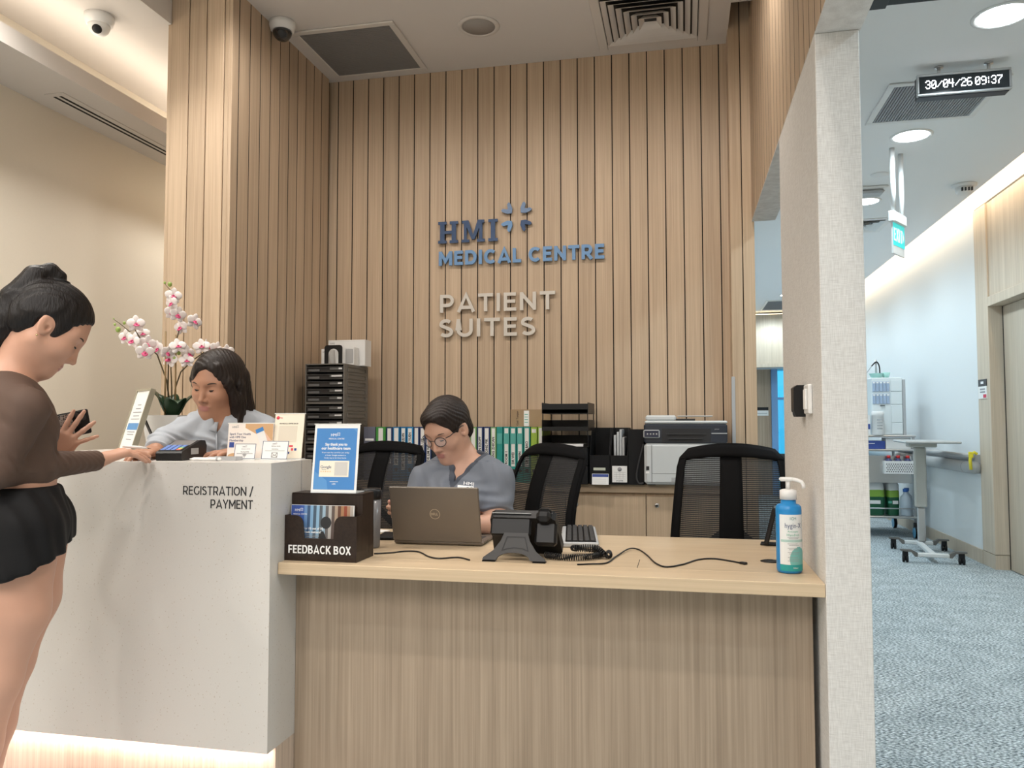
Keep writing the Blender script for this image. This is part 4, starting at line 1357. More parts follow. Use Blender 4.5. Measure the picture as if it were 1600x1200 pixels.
lf = thing('leaflet', 'health leaflet with blue to brown striped photo in the feedback box tray', 'leaflet', (-1.2175, 2.307, ZD + 0.031), rot=(-R(4), 0, 0))
bx('sheet', (0.0, 0.0, 0), (0.212, 0.006, 0.139), PAPER, lf)
colr = [(0.04, 0.09, 0.36), (0.05, 0.12, 0.42), (0.16, 0.30, 0.55), (0.05, 0.10, 0.20), (0.22, 0.40, 0.60), (0.06, 0.10, 0.15), (0.25, 0.42, 0.58), (0.08, 0.10, 0.12), (0.30, 0.42, 0.52), (0.12, 0.11, 0.11), (0.42, 0.40, 0.38), (0.10, 0.07, 0.06), (0.40, 0.30, 0.22), (0.12, 0.05, 0.03), (0.38, 0.20, 0.10), (0.28, 0.06, 0.03), (0.40, 0.24, 0.15), (0.45, 0.40, 0.36)]
xx = 0.001
for i, c_ in enumerate(colr):
    ww_ = 0.034 if i == 0 else 0.0103
    bx('photo_band', (xx, -0.0005, 0.001), (xx + ww_, -0.0001, 0.138), mat('leaflet_band_%d' % i, c_, 0.5), lf)
    xx += ww_
place(MB().prism([(0.120 + 0.018 * math.cos(a), 0.085 + 0.019 * math.sin(a)) for a in [i * PI / 10 for i in range(20)]], 0, 0.0004).prism([(0.085, 0.001), (0.128, 0.001), (0.126, 0.03), (0.112, 0.06), (0.100, 0.052)], 0, 0.0004).build('photo_figure', INK, lf), T(0, -0.0006, 0) @ FRONT)
place(MB().prism([(0.156, 0.045), (0.168, 0.060), (0.168, 0.02), (0.154, 0.02)], 0, 0.0004).build('photo_face', SKINP, lf), T(0, -0.0006, 0) @ FRONT)
emblem(lf, 0.022, 0.122, 0.0115, WHITEINK, -0.0007)
txt('printed_text', 'MEDICAL CENTRE', 0.0058, WHITEINK, lf, T(0.008, -0.0007, 0.110) @ FRONT, 'LEFT')
txt('printed_text', 'For 10 out of 10,', 0.0098, WHITEINK, lf, T(0.045, -0.0011, 0.066) @ FRONT, 'LEFT', bold=0.0002)
txt('printed_text', 'check matters!', 0.0098, WHITEINK, lf, T(0.045, -0.0011, 0.055) @ FRONT, 'LEFT', bold=0.0002)
for k in range(3):
    panel_on('printed_line', 0.045, 0.045 - k * 0.0048, 0.098, 0.0465 - k * 0.0048, LIGHTG, lf, -0.0011)

t, c = acrylic('thank_you_stand', 'blue thank-you notice in an acrylic stand on top of the feedback box', 'sign stand', -1.085, 2.335, ZD + 0.2065, 0.153, 0.214, 8, R(1), PAPER, 0.07)
panel_on('blue_print', -0.069, 0.007, 0.069, 0.202, BLUEP, c, -0.0012)
place(MB().prism([(-0.069, 0.007), (-0.02, 0.007), (-0.025, 0.035), (-0.069, 0.065)], 0, 0.0003).build('printed_shape', BLUEP2, c), T(0, -0.0017, 0) @ FRONT)
place(MB().prism([(0.055, 0.202), (0.069, 0.202), (0.069, 0.188)], 0, 0.0003).build('printed_shape', BLUEP2, c), T(0, -0.0017, 0) @ FRONT)
emblem(c, -0.010, 0.180, 0.013, WHITEINK, -0.0018)
txt('printed_text', 'MEDICAL CENTRE', 0.0066, WHITEINK, c, T(0.0, -0.0018, 0.168) @ FRONT)
for i, s in enumerate(('Say thank you to', 'our healthcare team')):
    txt('printed_text', s, 0.0125, WHITEINK, c, T(0.0, -0.0018, 0.150 - i * 0.0125) @ FRONT, bold=0.0003, fit=0.075 if i == 0 else 0.098)
for i, s in enumerate(('If our team has cared for you today,', 'a 5-star Google review is a', 'lovely way to let them know.')):
    txt('printed_text', s, 0.0064, WHITEINK, c, T(0.0, -0.0018, 0.124 - i * 0.0085) @ FRONT)
cardp = panel_on('printed_card', -0.052, 0.047, 0.048, 0.098, CARD, c, -0.0018)
txt('printed_text', 'Google', 0.0125, NAVYINK, c, T(-0.030, -0.0024, 0.078) @ FRONT)
txt('printed_text', 'Reviews', 0.0045, GREYINK, c, T(-0.036, -0.0024, 0.070) @ FRONT)
txt('printed_text', '* * * * *', 0.011, mat('star_gold', (0.80, 0.45, 0.10), 0.5), c, T(-0.030, -0.0024, 0.0615) @ FRONT)
panel_on('code_panel', 0.0, 0.051, 0.043, 0.094, mat('code_panel_grey', (0.60, 0.58, 0.55), 0.6), c, -0.0023)
txt('printed_text', 'HMI', 0.007, WHITEINK, c, T(0.0, -0.0018, 0.024) @ FRONT)
panel_on('printed_line', -0.014, 0.031, 0.014, 0.0325, WHITEINK, c, -0.0018)

tb = thing('tumbler', 'clear grey tumbler with black lid behind the feedback box', 'tumbler', (-1.060, 2.585, ZD))
MB().lathe([(0.0, 0), (0.030, 0), (0.032, 0.006), (0.035, 0.165)], 28).build('cup', mat('smoke_cup', (0.20, 0.20, 0.21), 0.2), tb)
MB().lathe([(0.036, 0.1655), (0.0375, 0.172), (0.0375, 0.192), (0.032, 0.202), (0.0, 0.204)], 28).build('lid', BLACK, tb)

# ------------------------------------------------------------------ laptop
lp = thing('laptop', 'grey-brown laptop with round lid logo, open towards the seated woman in scrubs', 'laptop', (-0.848, 2.675, ZD), R(0.5))
LAPM = mat('laptop_bronze_grey', (0.17, 0.145, 0.12), 0.38, 0.35)
MB().box((-0.161, 0.0, 0.002), (0.161, 0.222, 0.017), 0, 0.005).build('base', LAPM, lp)
kbm = bx('keyboard_deck', (-0.145, 0.03, 0.0172), (0.145, 0.125, 0.018), DARKG, lp)
for s in (-0.10, 0.10):
    bx('foot', (s - 0.03, 0.01, 0), (s + 0.03, 0.02, 0.0019), BLACK, lp)
for i, y in enumerate((0.03, 0.052, 0.075)):
    bx('port', (0.1612, y, 0.006), (0.1616, y + 0.012, 0.012), BLACK, lp)
lid = MB().box((-0.161, -0.0035, 0), (0.161, 0.0035, 0.201), 0, 0.0034).build('lid', LAPM, lp, (0, -0.002, 0.013), (R(15), 0, 0))
MB().box((-0.156, 0.0036, 0.006), (0.156, 0.0042, 0.196)).build('screen', mat('lit_screen', (0.4, 0.45, 0.5), 0.2, emit=((0.75, 0.85, 1.0), 0.8)), lid)
ring = MB()
ribbon(ring, arc(0, 0, 0.0175, 0.0175, 0, 360, 32), 0.0014, 0, 0.0004)
LOGO = mat('logo_silver', (0.62, 0.54, 0.42), 0.3, 0.6)
place(ring.build('logo_ring', LOGO, lid), T(0.0, -0.0036, 0.103) @ FRONT)
q = MB()
cx = -0.0145
for ch in 'DELL':
    g = glyph(ch, 0.2)
    ang = 0.5 if ch == 'E' else 0.0
    for st in g[0]:
        ribbon(q, [((p[0] * 0.0088 + cx), (p[1] - 0.5) * 0.0092 + (0.0012 * (p[0] if ch == 'E' else 0))) for p in st], 0.0013, 0, 0.0004)
    cx += g[1] * 0.0088 + 0.0014
place(q.build('logo_letters', LOGO, lid), T(0.0, -0.0036, 0.103) @ FRONT)
dkk = thing('document_tray', 'dark flat pad with white papers beside the laptop under the right hand', 'pad', (-1.075, 2.80, ZD), R(8))
bx('pad', (-0.04, -0.05, 0), (0.06, 0.09, 0.012), BLACKM, dkk, 0.003)
pp = tag(bx('paper_sheets', (-0.10, -0.07, 0), (0.02, 0.12, 0.004), PAPER, None, 0, (-1.19, 2.87, ZD), (0, 0, R(-14))), 'white papers lying left of the laptop behind the tumbler', 'papers')

# ------------------------------------------------------------------ desk phone, seen from behind
ph = thing('desk_phone', 'black desk phone on angled stand, seen from the back', 'telephone', (-0.51, 2.405, ZD))
tilt = R(-52)
pb = MB()
pb.prism([(-0.098, 0.0), (0.115, 0.0), (0.122, 0.012), (0.112, 0.150), (0.10, 0.160), (-0.085, 0.160), (-0.098, 0.150), (-0.106, 0.012)], 0, 0.034)
BODYM = T(0.0, 0.185, 0.0225) @ RX(R(180 - 52))
body = place(pb.build('body', BLACK, ph), BODYM)
sc_ = MB().box((-0.095, -0.016, 0.0), (0.036, 0.0, 0.070), 0, 0.006).build('display_head', BLACK, ph, (0, 0.062, 0.068), (R(-18), 0, 0))
bx('display_edge', (-0.093, -0.0155, 0.0702), (0.034, -0.001, 0.0725), LIGHTG, sc_, 0.0008)
for x in (-0.08, 0.02):
    bx('screw', (x - 0.0015, -0.0168, 0.058), (x + 0.0015, -0.0161, 0.061), LIGHTG, sc_)
hs = MB().prism([(0.0, 0.0), (0.034, 0.0), (0.046, 0.01), (0.046, 0.036), (0.03, 0.046), (0.0, 0.046)], 0, 0.0)
hd = MB().box((0, -0.034, 0.0), (0.048, 0.004, 0.040), 0, 0.012).box((0.002, -0.028, 0.03), (0.046, 0.12, 0.055), 0, 0.012).box((0.0, 0.10, 0.0), (0.048, 0.155, 0.05), 0, 0.012).build('handset', BLACK, ph, (0.052, 0.068, 0.106), (R(-38), 0, 0))
cr = MB().box((0.046, -0.02, 0.0), (0.116, 0.012, 0.075), 0, 0.008).build('cradle', BLACK, ph, (0, 0.070, 0.040), (R(-20), 0, 0))
STD = mat('charcoal_stand', (0.042, 0.042, 0.044), 0.55)
st = [(-0.105, 0), (-0.062, 0)] + [(0.052 * math.cos(a) - 0.008, 0.022 * math.sin(a) + 0.002) for a in [PI - i * PI / 10 for i in range(11)]] + [(0.048, 0), (0.094, 0), (0.090, 0.008), (0.062, 0.03), (0.042, 0.06), (0.034, 0.085), (-0.040, 0.085), (-0.050, 0.06), (-0.072, 0.03), (-0.102, 0.008)]
sd_ = place(MB().prism(st, 0, 0.008).build('stand', STD, ph), T(0, -0.003, 0.003) @ RX(R(72)))
rg = MB()
ribbon(rg, [(-0.044, 0.030), (-0.030, 0.072), (0.026, 0.072), (0.038, 0.030), (0.020, 0.037), (-0.005, 0.039), (-0.028, 0.036), (-0.044, 0.030)], 0.003, 0.0082, 0.0090)
place(rg.build('stand_recess', BLACK, ph), T(0, -0.003, 0.003) @ RX(R(72)))
for s in (-0.085, 0.073):
    bx('foot', (s - 0.02, -0.012, 0.0), (s + 0.02, 0.012, 0.0029), BLACK, ph)

# coiled cord
cps = []
base = [(-0.43, 2.475, 0.012), (-0.37, 2.455, 0.010), (-0.30, 2.475, 0.010), (-0.262, 2.53, 0.011), (-0.285, 2.60, 0.012), (-0.35, 2.60, 0.015), (-0.345, 2.545, 0.026), (-0.28, 2.53, 0.030), (-0.250, 2.505, 0.016), (-0.235, 2.515, 0.011), (-0.240, 2.56, 0.011)]


def catmull(P, n):
    out = []
    for i in range(len(P) - 1):
        p0, p1, p2, p3 = Vector(P[max(i - 1, 0)]), Vector(P[i]), Vector(P[i + 1]), Vector(P[min(i + 2, len(P) - 1)])
        for k in range(n):
            t_ = k / n
            out.append(0.5 * ((2 * p1) + (p2 - p0) * t_ + (2 * p0 - 5 * p1 + 4 * p2 - p3) * t_ * t_ + (3 * p1 - p0 - 3 * p2 + p3) * t_ ** 3))
    out.append(Vector(P[-1]))
    return out


sm = catmull(base, 60)
L_ = 0
coil = []
for i in range(len(sm) - 1):
    d = sm[i + 1] - sm[i]
    L_ += d.length
    d.normalize()
    u = d.orthogonal().normalized() if i == 0 else (u - d * u.dot(d)).normalized()
    v = d.cross(u)
    a = L_ / 0.0072 * 2 * PI
    coil.append(sm[i] + (u * math.cos(a) + v * math.sin(a)) * 0.0085 + Vector((0, 0, ZD + 0.001)))
cord = tag(MB().tube(coil, 0.0021, 6).build('coiled_cord', BLACK), 'black coiled handset cord looping on the desk right of the phone', 'cord')


def cable(name, pts, label, plug=None):
    P = catmull([(x, y, ZD + 0.0026 + (pt_[2] if len(pt_) > 2 else 0)) for pt_ in pts for x, y in [pt_[:2]]], 8)
    t = thing(name, label, 'cable', tuple(P[0]))
    MB().tube([p - P[0] for p in P], 0.0024, 8).build('lead', BLACK, t)
    if plug:
        q = MB().box((-0.004, -0.007, -0.0024), (0.018, 0.007, 0.0045), 0, 0.0015).build('plug', BLACK, t)
        place(q, T(*(P[-1] - P[0])) @ RZ(plug))
    return t


cable('thin_cable', [(-0.318, 2.385), (-0.285, 2.40), (-0.235, 2.43), (-0.215, 2.56), (-0.185, 2.69, 0.004), (-0.155, 2.71), (-0.122, 2.602), (-0.09, 2.46), (-0.057, 2.40), (-0.01, 2.45), (0.037, 2.545), (0.085, 2.575), (0.13, 2.545), (0.165, 2.51)], 'thin black cable winding across the right half of the desk with a plug', -0.8)
cable('thin_cable', [(-0.99, 2.445), (-0.943, 2.475), (-0.905, 2.515), (-0.86, 2.51), (-0.80, 2.43), (-0.756, 2.402), (-0.704, 2.432), (-0.655, 2.395)], 'thin black cable wandering on the desk between feedback box and phone')

# keyboard lying end-on
kb_ = thing('keyboard', 'silver edged black keyboard pushed end-on beside the phone', 'keyboard', (-0.383, 2.935, ZD), R(98))
MB().box((-0.215, -0.065, 0.0), (0.215, 0.065, 0.018), 0, 0.004).build('case', LIGHTG, kb_)
bx('key_bed', (-0.205, -0.056, 0.0181), (0.205, 0.050, 0.0192), BLACK, kb_)
km = MB().box((-0.0085, -0.0078, 0), (0.0085, 0.0078, 0.006), 0, 0.0015).mesh('key', DARKG)
for r_i in range(5):
    for c_i in range(20):
        link('key', km, kb_, (-0.193 + c_i * 0.0203, -0.045 + r_i * 0.0205, 0.0193))
nb = thing('notepad', 'white printed sheet lying between the phone and the keyboard', 'paper', (-0.485, 2.93, ZD), R(8))
bx('sheet', (-0.035, -0.13, 0), (0.03, 0.16, 0.003), PAPER, nb)
for k in range(9):
    bx('printed_line', (-0.028, -0.11 + k * 0.028, 0.0031), (0.02, -0.107 + k * 0.028, 0.0033), GREYINK, nb)

# hand rub bottle
hb = thing('handrub_bottle', 'blue hand rub bottle with white pump at the right end of the desk', 'bottle', (0.290, 2.405, ZD))
BOT = mat('bottle_blue', (0.015, 0.24, 0.58), 0.3)
sh = []
for r_, z in ((0.030, 0.0), (0.0345, 0.004), (0.0355, 0.012), (0.0355, 0.178), (0.0345, 0.187), (0.029, 0.193), (0.0215, 0.195), (0.0205, 0.2065)):
    sh.append((r_, z))
MB().lathe(sh, 36).build('bottle', BOT, hb)


def wrap(a0, a1, z0, z1, r, m, name, parent, n=14):
    rows = [[(r * math.sin(a0 + (a1 - a0) * i / n), -r * math.cos(a0 + (a1 - a0) * i / n), z) for i in range(n + 1)] for z in (z0, z1)]
    return MB().grid(rows).build(name, m, parent)


LB = R(7)
lab = wrap(-1.0 + LB, 1.25 + LB, 0.026, 0.166, 0.0358, mat('label_white', (0.78, 0.80, 0.80), 0.5), 'label', hb)
wrap(-1.0 + LB, 1.25 + LB, 0.008, 0.0259, 0.0358, mat('label_teal', (0.02, 0.33, 0.33), 0.5), 'label_band', hb)
wrap(-0.9 + LB, 1.2 + LB, 0.089, 0.096, 0.0360, mat('label_sage', (0.42, 0.60, 0.56), 0.5), 'label_stripe', hb)
rows = []
for i in range(9):
    z = 0.026 + 0.050 * i / 8
    hw = math.sqrt(max(0, 1 - ((z - 0.040) / 0.0365) ** 2)) * 0.75
    rows.append([(0.0360 * math.sin(LB + max(-0.9, 0.55 - hw) + (min(1.2, 0.55 + hw) - max(-0.9, 0.55 - hw)) * k / 8), -0.0360 * math.cos(LB + max(-0.9, 0.55 - hw) + (min(1.2, 0.55 + hw) - max(-0.9, 0.55 - hw)) * k / 8), z) for k in range(9)])
MB().grid(rows).build('label_circle', mat('label_circle_teal', (0.18, 0.48, 0.46), 0.5), hb)


def bent_text(s, size, z, m, a0, r=0.0363, fit=None):
    o = txt('printed_text', s, size, m, hb, Matrix(), 'CENTER', 0.0, fit=fit)
    for v in o.data.vertices:
        a = a0 + v.co.x / r
        v.co = (r * math.sin(a), -r * math.cos(a), z + v.co.y)
    return o


a_ = 0.10 + LB
bent_text('ICM', 0.011, 0.155, mat('label_green_ink', (0.02, 0.25, 0.22), 0.5), a_)
bent_text('hygin-X', 0.020, 0.135, NAVYINK, a_ + 0.02, fit=0.048)
bent_text('Antiseptic', 0.0078, 0.119, GREENP, a_)
bent_text('Handrub', 0.0105, 0.109, GREENP, a_, fit=0.036)
for k, z in enumerate((0.102, 0.0985, 0.084, 0.080, 0.072, 0.068, 0.060, 0.056, 0.046, 0.041, 0.036)):
    wrap(a_ - 0.45 + 0.1 * (k % 2), a_ + 0.5 - 0.08 * (k % 3), z, z + 0.0012, 0.0363, GREYINK, 'printed_line', hb, 6)
bent_text('500ml', 0.006, 0.017, WHITEINK, a_ + 0.15)
pump = MB().lathe([(0.0235, 0.2068), (0.0235, 0.232), (0.020, 0.234), (0.012, 0.236)], 28).build('collar', WHITE, hb)
MB().lathe([(0.006, 0.2362), (0.006, 0.258)], 14).build('piston', WHITE, hb)
hdm = MB().box((-0.024, -0.010, 0.2582), (0.014, 0.010, 0.270), 0, 0.004)
hdm.tube([(0.008, -0.003, 0.2650), (0.024, -0.008, 0.2625), (0.036, -0.012, 0.257), (0.040, -0.013, 0.250), (0.041, -0.0135, 0.240)], 0.0055, 12)
hdm.build('pump_head', WHITE, hb)

tbs = thing('tablet_stand', 'black device leaning on a stand behind the blue hand rub bottle', 'tablet', (0.278, 2.93, ZD), R(-8))
MB().box((-0.008, -0.05, 0.0), (0.008, 0.05, 0.13), 0, 0.004).build('slab', BLACK, tbs, (0, 0, 0.006), (0, R(14), 0))
MB().box((-0.02, -0.03, 0), (0.04, 0.03, 0.0055), 0, 0.002).build('foot', BLACKM, tbs)
gm = thing('grommet', 'black oval cable grommet in the desk top beside the bottle', 'grommet', (0.255, 2.575, ZD))
MB().lathe([(0.0, 0.003), (0.024, 0.003), (0.03, 0.001), (0.03, 0)], 30).build('cap', BLACK, gm)
bx('notch', (-0.008, 0.012, 0.003), (0.008, 0.02, 0.0034), GROOVE, gm)
# ------------------------------------------------------------------ on the cabinet worktop
ZT = 0.8605
dt_ = thing('drawer_tower', 'tall stack of grey document drawers at the left end of the worktop', 'drawer unit', (-1.915, 4.165, ZT))
SMOKE = mat('smoky_drawer', (0.045, 0.045, 0.046), 0.25)
SMOKE2 = mat('smoky_drawer_light', (0.16, 0.16, 0.16), 0.25)
UNITG = mat('drawer_case_grey', (0.165, 0.155, 0.14), 0.5)
for u in range(3):
    z = 0.2145 * u
    un = MB()
    un.box((-0.115, -0.165, z), (-0.109, 0.165, z + 0.214), 0, 0.001).box((0.109, -0.165, z), (0.115, 0.165, z + 0.214), 0, 0.001)
    un.box((-0.109, -0.165, z), (0.109, 0.165, z + 0.005)).box((-0.109, -0.165, z + 0.208), (0.109, 0.165, z + 0.214)).box((-0.109, 0.160, z + 0.005), (0.109, 0.165, z + 0.208))
    un = un.build('unit_case', UNITG, dt_)
    for d in range(5):
        zz = z + 0.0065 + d * 0.0402
        dr_ = MB().box((-0.107, -0.160, zz), (0.107, 0.15, zz + 0.005)).box((-0.107, -0.163, zz), (0.107, -0.158, zz + 0.026), 0, 0.001).build('drawer', SMOKE, dt_)
        bx('pull', (-0.095, -0.169, zz + 0.004), (-0.03, -0.1632, zz + 0.016), SMOKE2, dr_, 0.001)
        bx('label_holder', (0.03, -0.168, zz + 0.013), (0.104, -0.1632, zz + 0.025), SMOKE2, dr_, 0.001)
        lit = [0.6, 0.35, 0.9, 0.3, 0.4][(d + u * 2) % 5]
        bx('label_card', (0.104 - 0.07 * lit, -0.1686, zz + 0.015), (0.103, -0.1681, zz + 0.024), PAPER, dr_)
        bx('lip', (-0.107, -0.172, zz + 0.0265), (0.107, -0.158, zz + 0.0285), SMOKE2, dr_, 0.0008)
        rb_ = MB()
        for (y0, z0, y1, z1) in ((-0.125, zz + 0.006, 0.125, zz + 0.009), (-0.125, zz + 0.030, 0.125, zz + 0.033), (-0.125, zz + 0.009, -0.122, zz + 0.030), (0.122, zz + 0.009, 0.125, zz + 0.030)):
            rb_.box((0.1152, y0, z0), (0.1185, y1, z1))
        rb_.build('side_rib', UNITG, un)
zt = ZT + 0.6435
b1 = thing('carton', 'large white printed box on the drawer tower against the planks', 'box', (-1.882, 4.25, zt))
bx('body', (-0.113, -0.04, 0), (0.113, 0.05, 0.150), WHITE, b1, 0.001)
txt('printed_text', 'HMI', 0.016, GREYINK, b1, T(-0.088, -0.0402, 0.130) @ FRONT)
bx('lid_line', (-0.1132, -0.0402, 0.142), (0.1132, -0.0400, 0.1425), LIGHTG, b1)
b2 = thing('bookend', 'black arched bookend standing on top of the drawer tower', 'bookend', (-1.885, 4.045, zt))
pa = [(-0.053, 0), (-0.030, 0), (-0.030, 0.055)] + [(0.030 * math.cos(a), 0.055 + 0.030 * math.sin(a)) for a in [PI - i * PI / 10 for i in range(1, 10)]] + [(0.030, 0.055), (0.030, 0), (0.053, 0), (0.053, 0.092), (0.047, 0.102), (0.037, 0.105), (-0.037, 0.105), (-0.047, 0.102), (-0.053, 0.092)]
place(MB().prism(pa, 0, 0.003).build('upright', BLACK, b2), FRONT)
bx('base', (-0.05, 0.0, 0), (0.05, 0.08, 0.002), BLACK, b2)
b3 = thing('carton', 'small white box left of the black bookend on the drawer tower', 'box', (-1.957, 4.10, zt))
bx('body', (-0.018, -0.02, 0), (0.030, 0.05, 0.088), WHITE, b3, 0.001)
txt('printed_text', 'HMI', 0.011, GREYINK, b3, T(-0.001, -0.0202, 0.070) @ FRONT)
b4 = thing('carton', 'white box with grey panel right of the bookend on the drawer tower', 'box', (-1.858, 4.165, zt))
bx('body', (-0.055, -0.03, 0), (0.055, 0.035, 0.100), WHITE, b4, 0.001)
bx('grey_panel', (0.004, -0.0306, 0.01), (0.048, -0.0302, 0.09), LIGHTG, b4)
bx('grey_panel_core', (0.010, -0.0311, 0.014), (0.042, -0.0307, 0.086), mat('panel_grey', (0.50, 0.50, 0.50), 0.5), b4)

# binders: spine positions along the worktop
BC = {'slate': (0.13, 0.135, 0.18), 'green': (0.055, 0.26, 0.05), 'navy': (0.028, 0.055, 0.16), 'blue': (0.012, 0.16, 0.36), 'bright': (0.015, 0.24, 0.52), 'teal': (0.02, 0.29, 0.255), 'lime': (0.33, 0.50, 0.06), 'pale': (0.20, 0.40, 0.16), 'dark': (0.02, 0.024, 0.03)}
BM = {k: mat('binder_' + k, v, 0.42) for k, v in BC.items()}
BLABEL = mat('binder_label', (0.78, 0.77, 0.74), 0.6)
BN = [
    (-1.757, -1.688, 'slate', None, 'slate grey box file at the left end of the binder row'),
    (-1.685, -1.626, 'green', 'BILLING', 'green binder beside the slate box file'),
    (-1.623, -1.587, 'navy', 'DR LIM', 'navy binder right of the green binder at the left'),
    (-1.585, -1.543, 'blue', 'DR CHER TEO', 'blue binder, second right of the green binder'),
    (-1.540, -1.505, 'blue', 'DR TAN KOOPING KELVIN', 'blue binder whose white label is the longest in the row'),
    (-1.503, -1.465, 'bright', 'DR NG WEN YUEN', 'bright blue binder with finger hole below its label'),
    (-1.463, -1.430, 'navy', 'DR TAY JUI', 'navy binder right of the bright blue one with finger hole'),
    (-1.428, -1.395, 'navy', 'DR DANIEL LEE', 'second navy binder right of the bright blue one'),
    (-1.393, -1.360, 'navy', 'DR LIM WEI', 'navy binder just left of the bent head in glasses'),
    (-1.358, -1.290, 'dark', None, 'black binder behind the chin of the woman in glasses'),
    (-1.180, -1.143, 'green', 'DR ONG', 'green binder behind the ear of the woman in glasses'),
    (-1.140, -1.103, 'pale', 'DR GOH', 'pale green binder right of the head in glasses'),
    (-1.100, -1.067, 'navy', 'DR FRAN KEOPF', 'navy binder, first of the pair right of the pale green one'),
    (-1.064, -1.028, 'navy', 'DR TEONG PIK', 'navy binder, second of the pair right of the pale green one'),
    (-1.025, -0.993, 'pale', 'DR ANG ZHICAN', 'pale green binder next to the teal binders'),
    (-0.991, -0.957, 'teal', None, 'teal binder, leftmost of the teal set, with long flap'),
    (-0.954, -0.919, 'teal', 'ROOM 1', 'teal binder, second of the teal set'),
    (-0.917, -0.882, 'teal', 'DR WEI', 'teal binder, middle of the teal set'),
    (-0.880, -0.845, 'teal', 'DR WIN', 'teal binder, fourth of the teal set'),
    (-0.843, -0.806, 'teal', 'DR CHEN BAO', 'teal binder, rightmost of the teal set, with tall white label'),
    (-0.803, -0.768, 'lime', None, 'lime green binder right of the teal set'),
    (-0.765, -0.736, 'lime', 'DR YONG', 'lime green binder with white label against the black trays'),
]
for i, (x0, x1, col, lab_, label) in enumerate(BN):
    b = thing('binder', label, 'binder', ((x0 + x1) / 2, 4.175, ZT), group='ring binders on the worktop')
    hw = (x1 - x0) / 2 - 0.0008
    h = 0.297 - 0.004 * ((i * 7) % 3) * 0.3
    m_ = BM[col]
    bx('spine', (-hw, -0.004, 0), (hw, 0, h), m_, b, 0.0015)
    bx('cover', (-hw, 0.0002, 0), (-hw + 0.003, 0.24, h), m_, b)
    bx('cover', (hw - 0.003, 0.0002, 0), (hw, 0.24, h), m_, b)
    bx('pages', (-hw + 0.0032, 0.012, 0.004), (hw - 0.0032, 0.23, h - 0.012), PAPER, b)
    if col == 'slate':
        for z0, z1, w_ in ((0.22, 0.232, 0.026), (0.195, 0.208, 0.012)):
            bx('label', (-w_, -0.0046, z0), (w_, -0.0042, z1), PAPER, b)
        continue
    if lab_:
        lw = min(hw * 0.62, 0.013)
        z0 = 0.06 if 'longest' in label else 0.095 if col in ('navy', 'bright') else 0.085
        l_ = bx('label', (-lw, -0.0046, z0), (lw, -0.0042, h - 0.006), BLABEL, b)
        o = txt('label_text', lab_, 0.0185, INK, b, T(0, -0.0048, z0 + 0.012) @ FRONT @ RZ(PI / 2), 'LEFT', 0.0002, bold=0.0006)
        k = min(1.0, 0.19 / max(1e-3, max(v.co.x for v in o.data.vertices)))
        o.scale = (k, min(1, lw / 0.0095), 1)
    if col in ('teal', 'bright', 'lime', 'blue') and 'longest' not in label:
        MB().lathe([(0.0, 0.0006), (min(hw * 0.62, 0.0105), 0.0006), (min(hw * 0.62, 0.0105), 0)], 18, 0, T(0, -0.0042, 0.062) @ FRONT).build('finger_hole', INK, b)
    if col == 'teal' and i < 19:
        bx('paper_tab', (-hw * 0.85, -0.0056, 0.205), (hw * 0.85, -0.005, 0.262), mat('tab_teal', (0.10, 0.40, 0.36), 0.6), b)
    if col == 'lime' and not lab_:
        bx('paper_tab', (-hw * 0.7, -0.0056, 0.265), (hw * 0.7, -0.005, 0.285), BLABEL, b)
cb2 = thing('cardboard_box', 'brown cardboard box with white label standing behind the lime binders', 'box', (-0.853, 4.435, ZT))
bx('body', (-0.115, -0.012, 0), (0.115, 0.03, 0.395), mat('cardboard', (0.36, 0.25, 0.145), 0.8, bump=0.1, scale=200), cb2, 0.001)
bx('label', (-0.038, -0.0126, 0.30), (-0.008, -0.0121, 0.388), PAPER, cb2)
for z in (0.32, 0.335, 0.35, 0.365):
    bx('handwriting', (-0.034, -0.0131, z), (-0.014, -0.0127, z + 0.004), GREENP, cb2)
txt('scrawl', 'Gail Tenjan', 0.018, INK, cb2, T(-0.075, -0.0124, 0.345) @ FRONT @ RZ(PI / 2))

# black letter trays over a drawer block
lt = thing('letter_trays', 'black letter trays stacked on a black drawer block beside the binders', 'tray stack', (-0.608, 4.25, ZT))
for z0, z1 in ((0.0, 0.094), (0.0955, 0.19)):
    bx('drawer_block', (-0.118, -0.15, z0), (0.118, 0.15, z1), BLACKM, lt, 0.003)
for z in (0.192, 0.276, 0.366):
    tr = MB()
    tr.box((-0.122, -0.15, z), (0.122, 0.15, z + 0.003)).box((-0.122, -0.15, z + 0.0032), (-0.119, 0.15, z + 0.058)).box((0.119, -0.15, z + 0.0032), (0.122, 0.15, z + 0.058)).box((-0.119, 0.147, z + 0.0032), (0.119, 0.15, z + 0.058))
    if z > 0.2:
        tr.box((-0.119, -0.15, z + 0.0032), (0.119, -0.147, z + 0.022))
    tr.build('tray', BLACK, lt)
    if z < 0.3:
        for sx in (-0.118, 0.118):
            for sy in (-0.14, 0.14):
                bx('post', (sx - 0.002, sy - 0.005, z + 0.0582), (sx + 0.002, sy + 0.005, z + (0.0838 if z < 0.2 else 0.0898)), BLACK, lt)
MB().box((-0.119, -0.15, 0.3692), (0.119, -0.147, 0.418)).build('tray_front', BLACK, lt)
p1_ = tag(bx('paper_pile', (-0.10, -0.14, 0), (0.09, 0.10, 0.012), PAPER, None, 0, (-0.608, 4.255, ZT + 0.1955), (0, 0, 0.02)), 'pile of white papers in the lowest open black tray', 'papers')
p2_ = tag(bx('paper_pile', (-0.10, -0.135, 0), (0.10, 0.10, 0.006), PAPER, None, 0, (-0.606, 4.25, ZT + 0.2795), (0, 0, -0.02)), 'thin sheets in the middle black tray', 'papers')


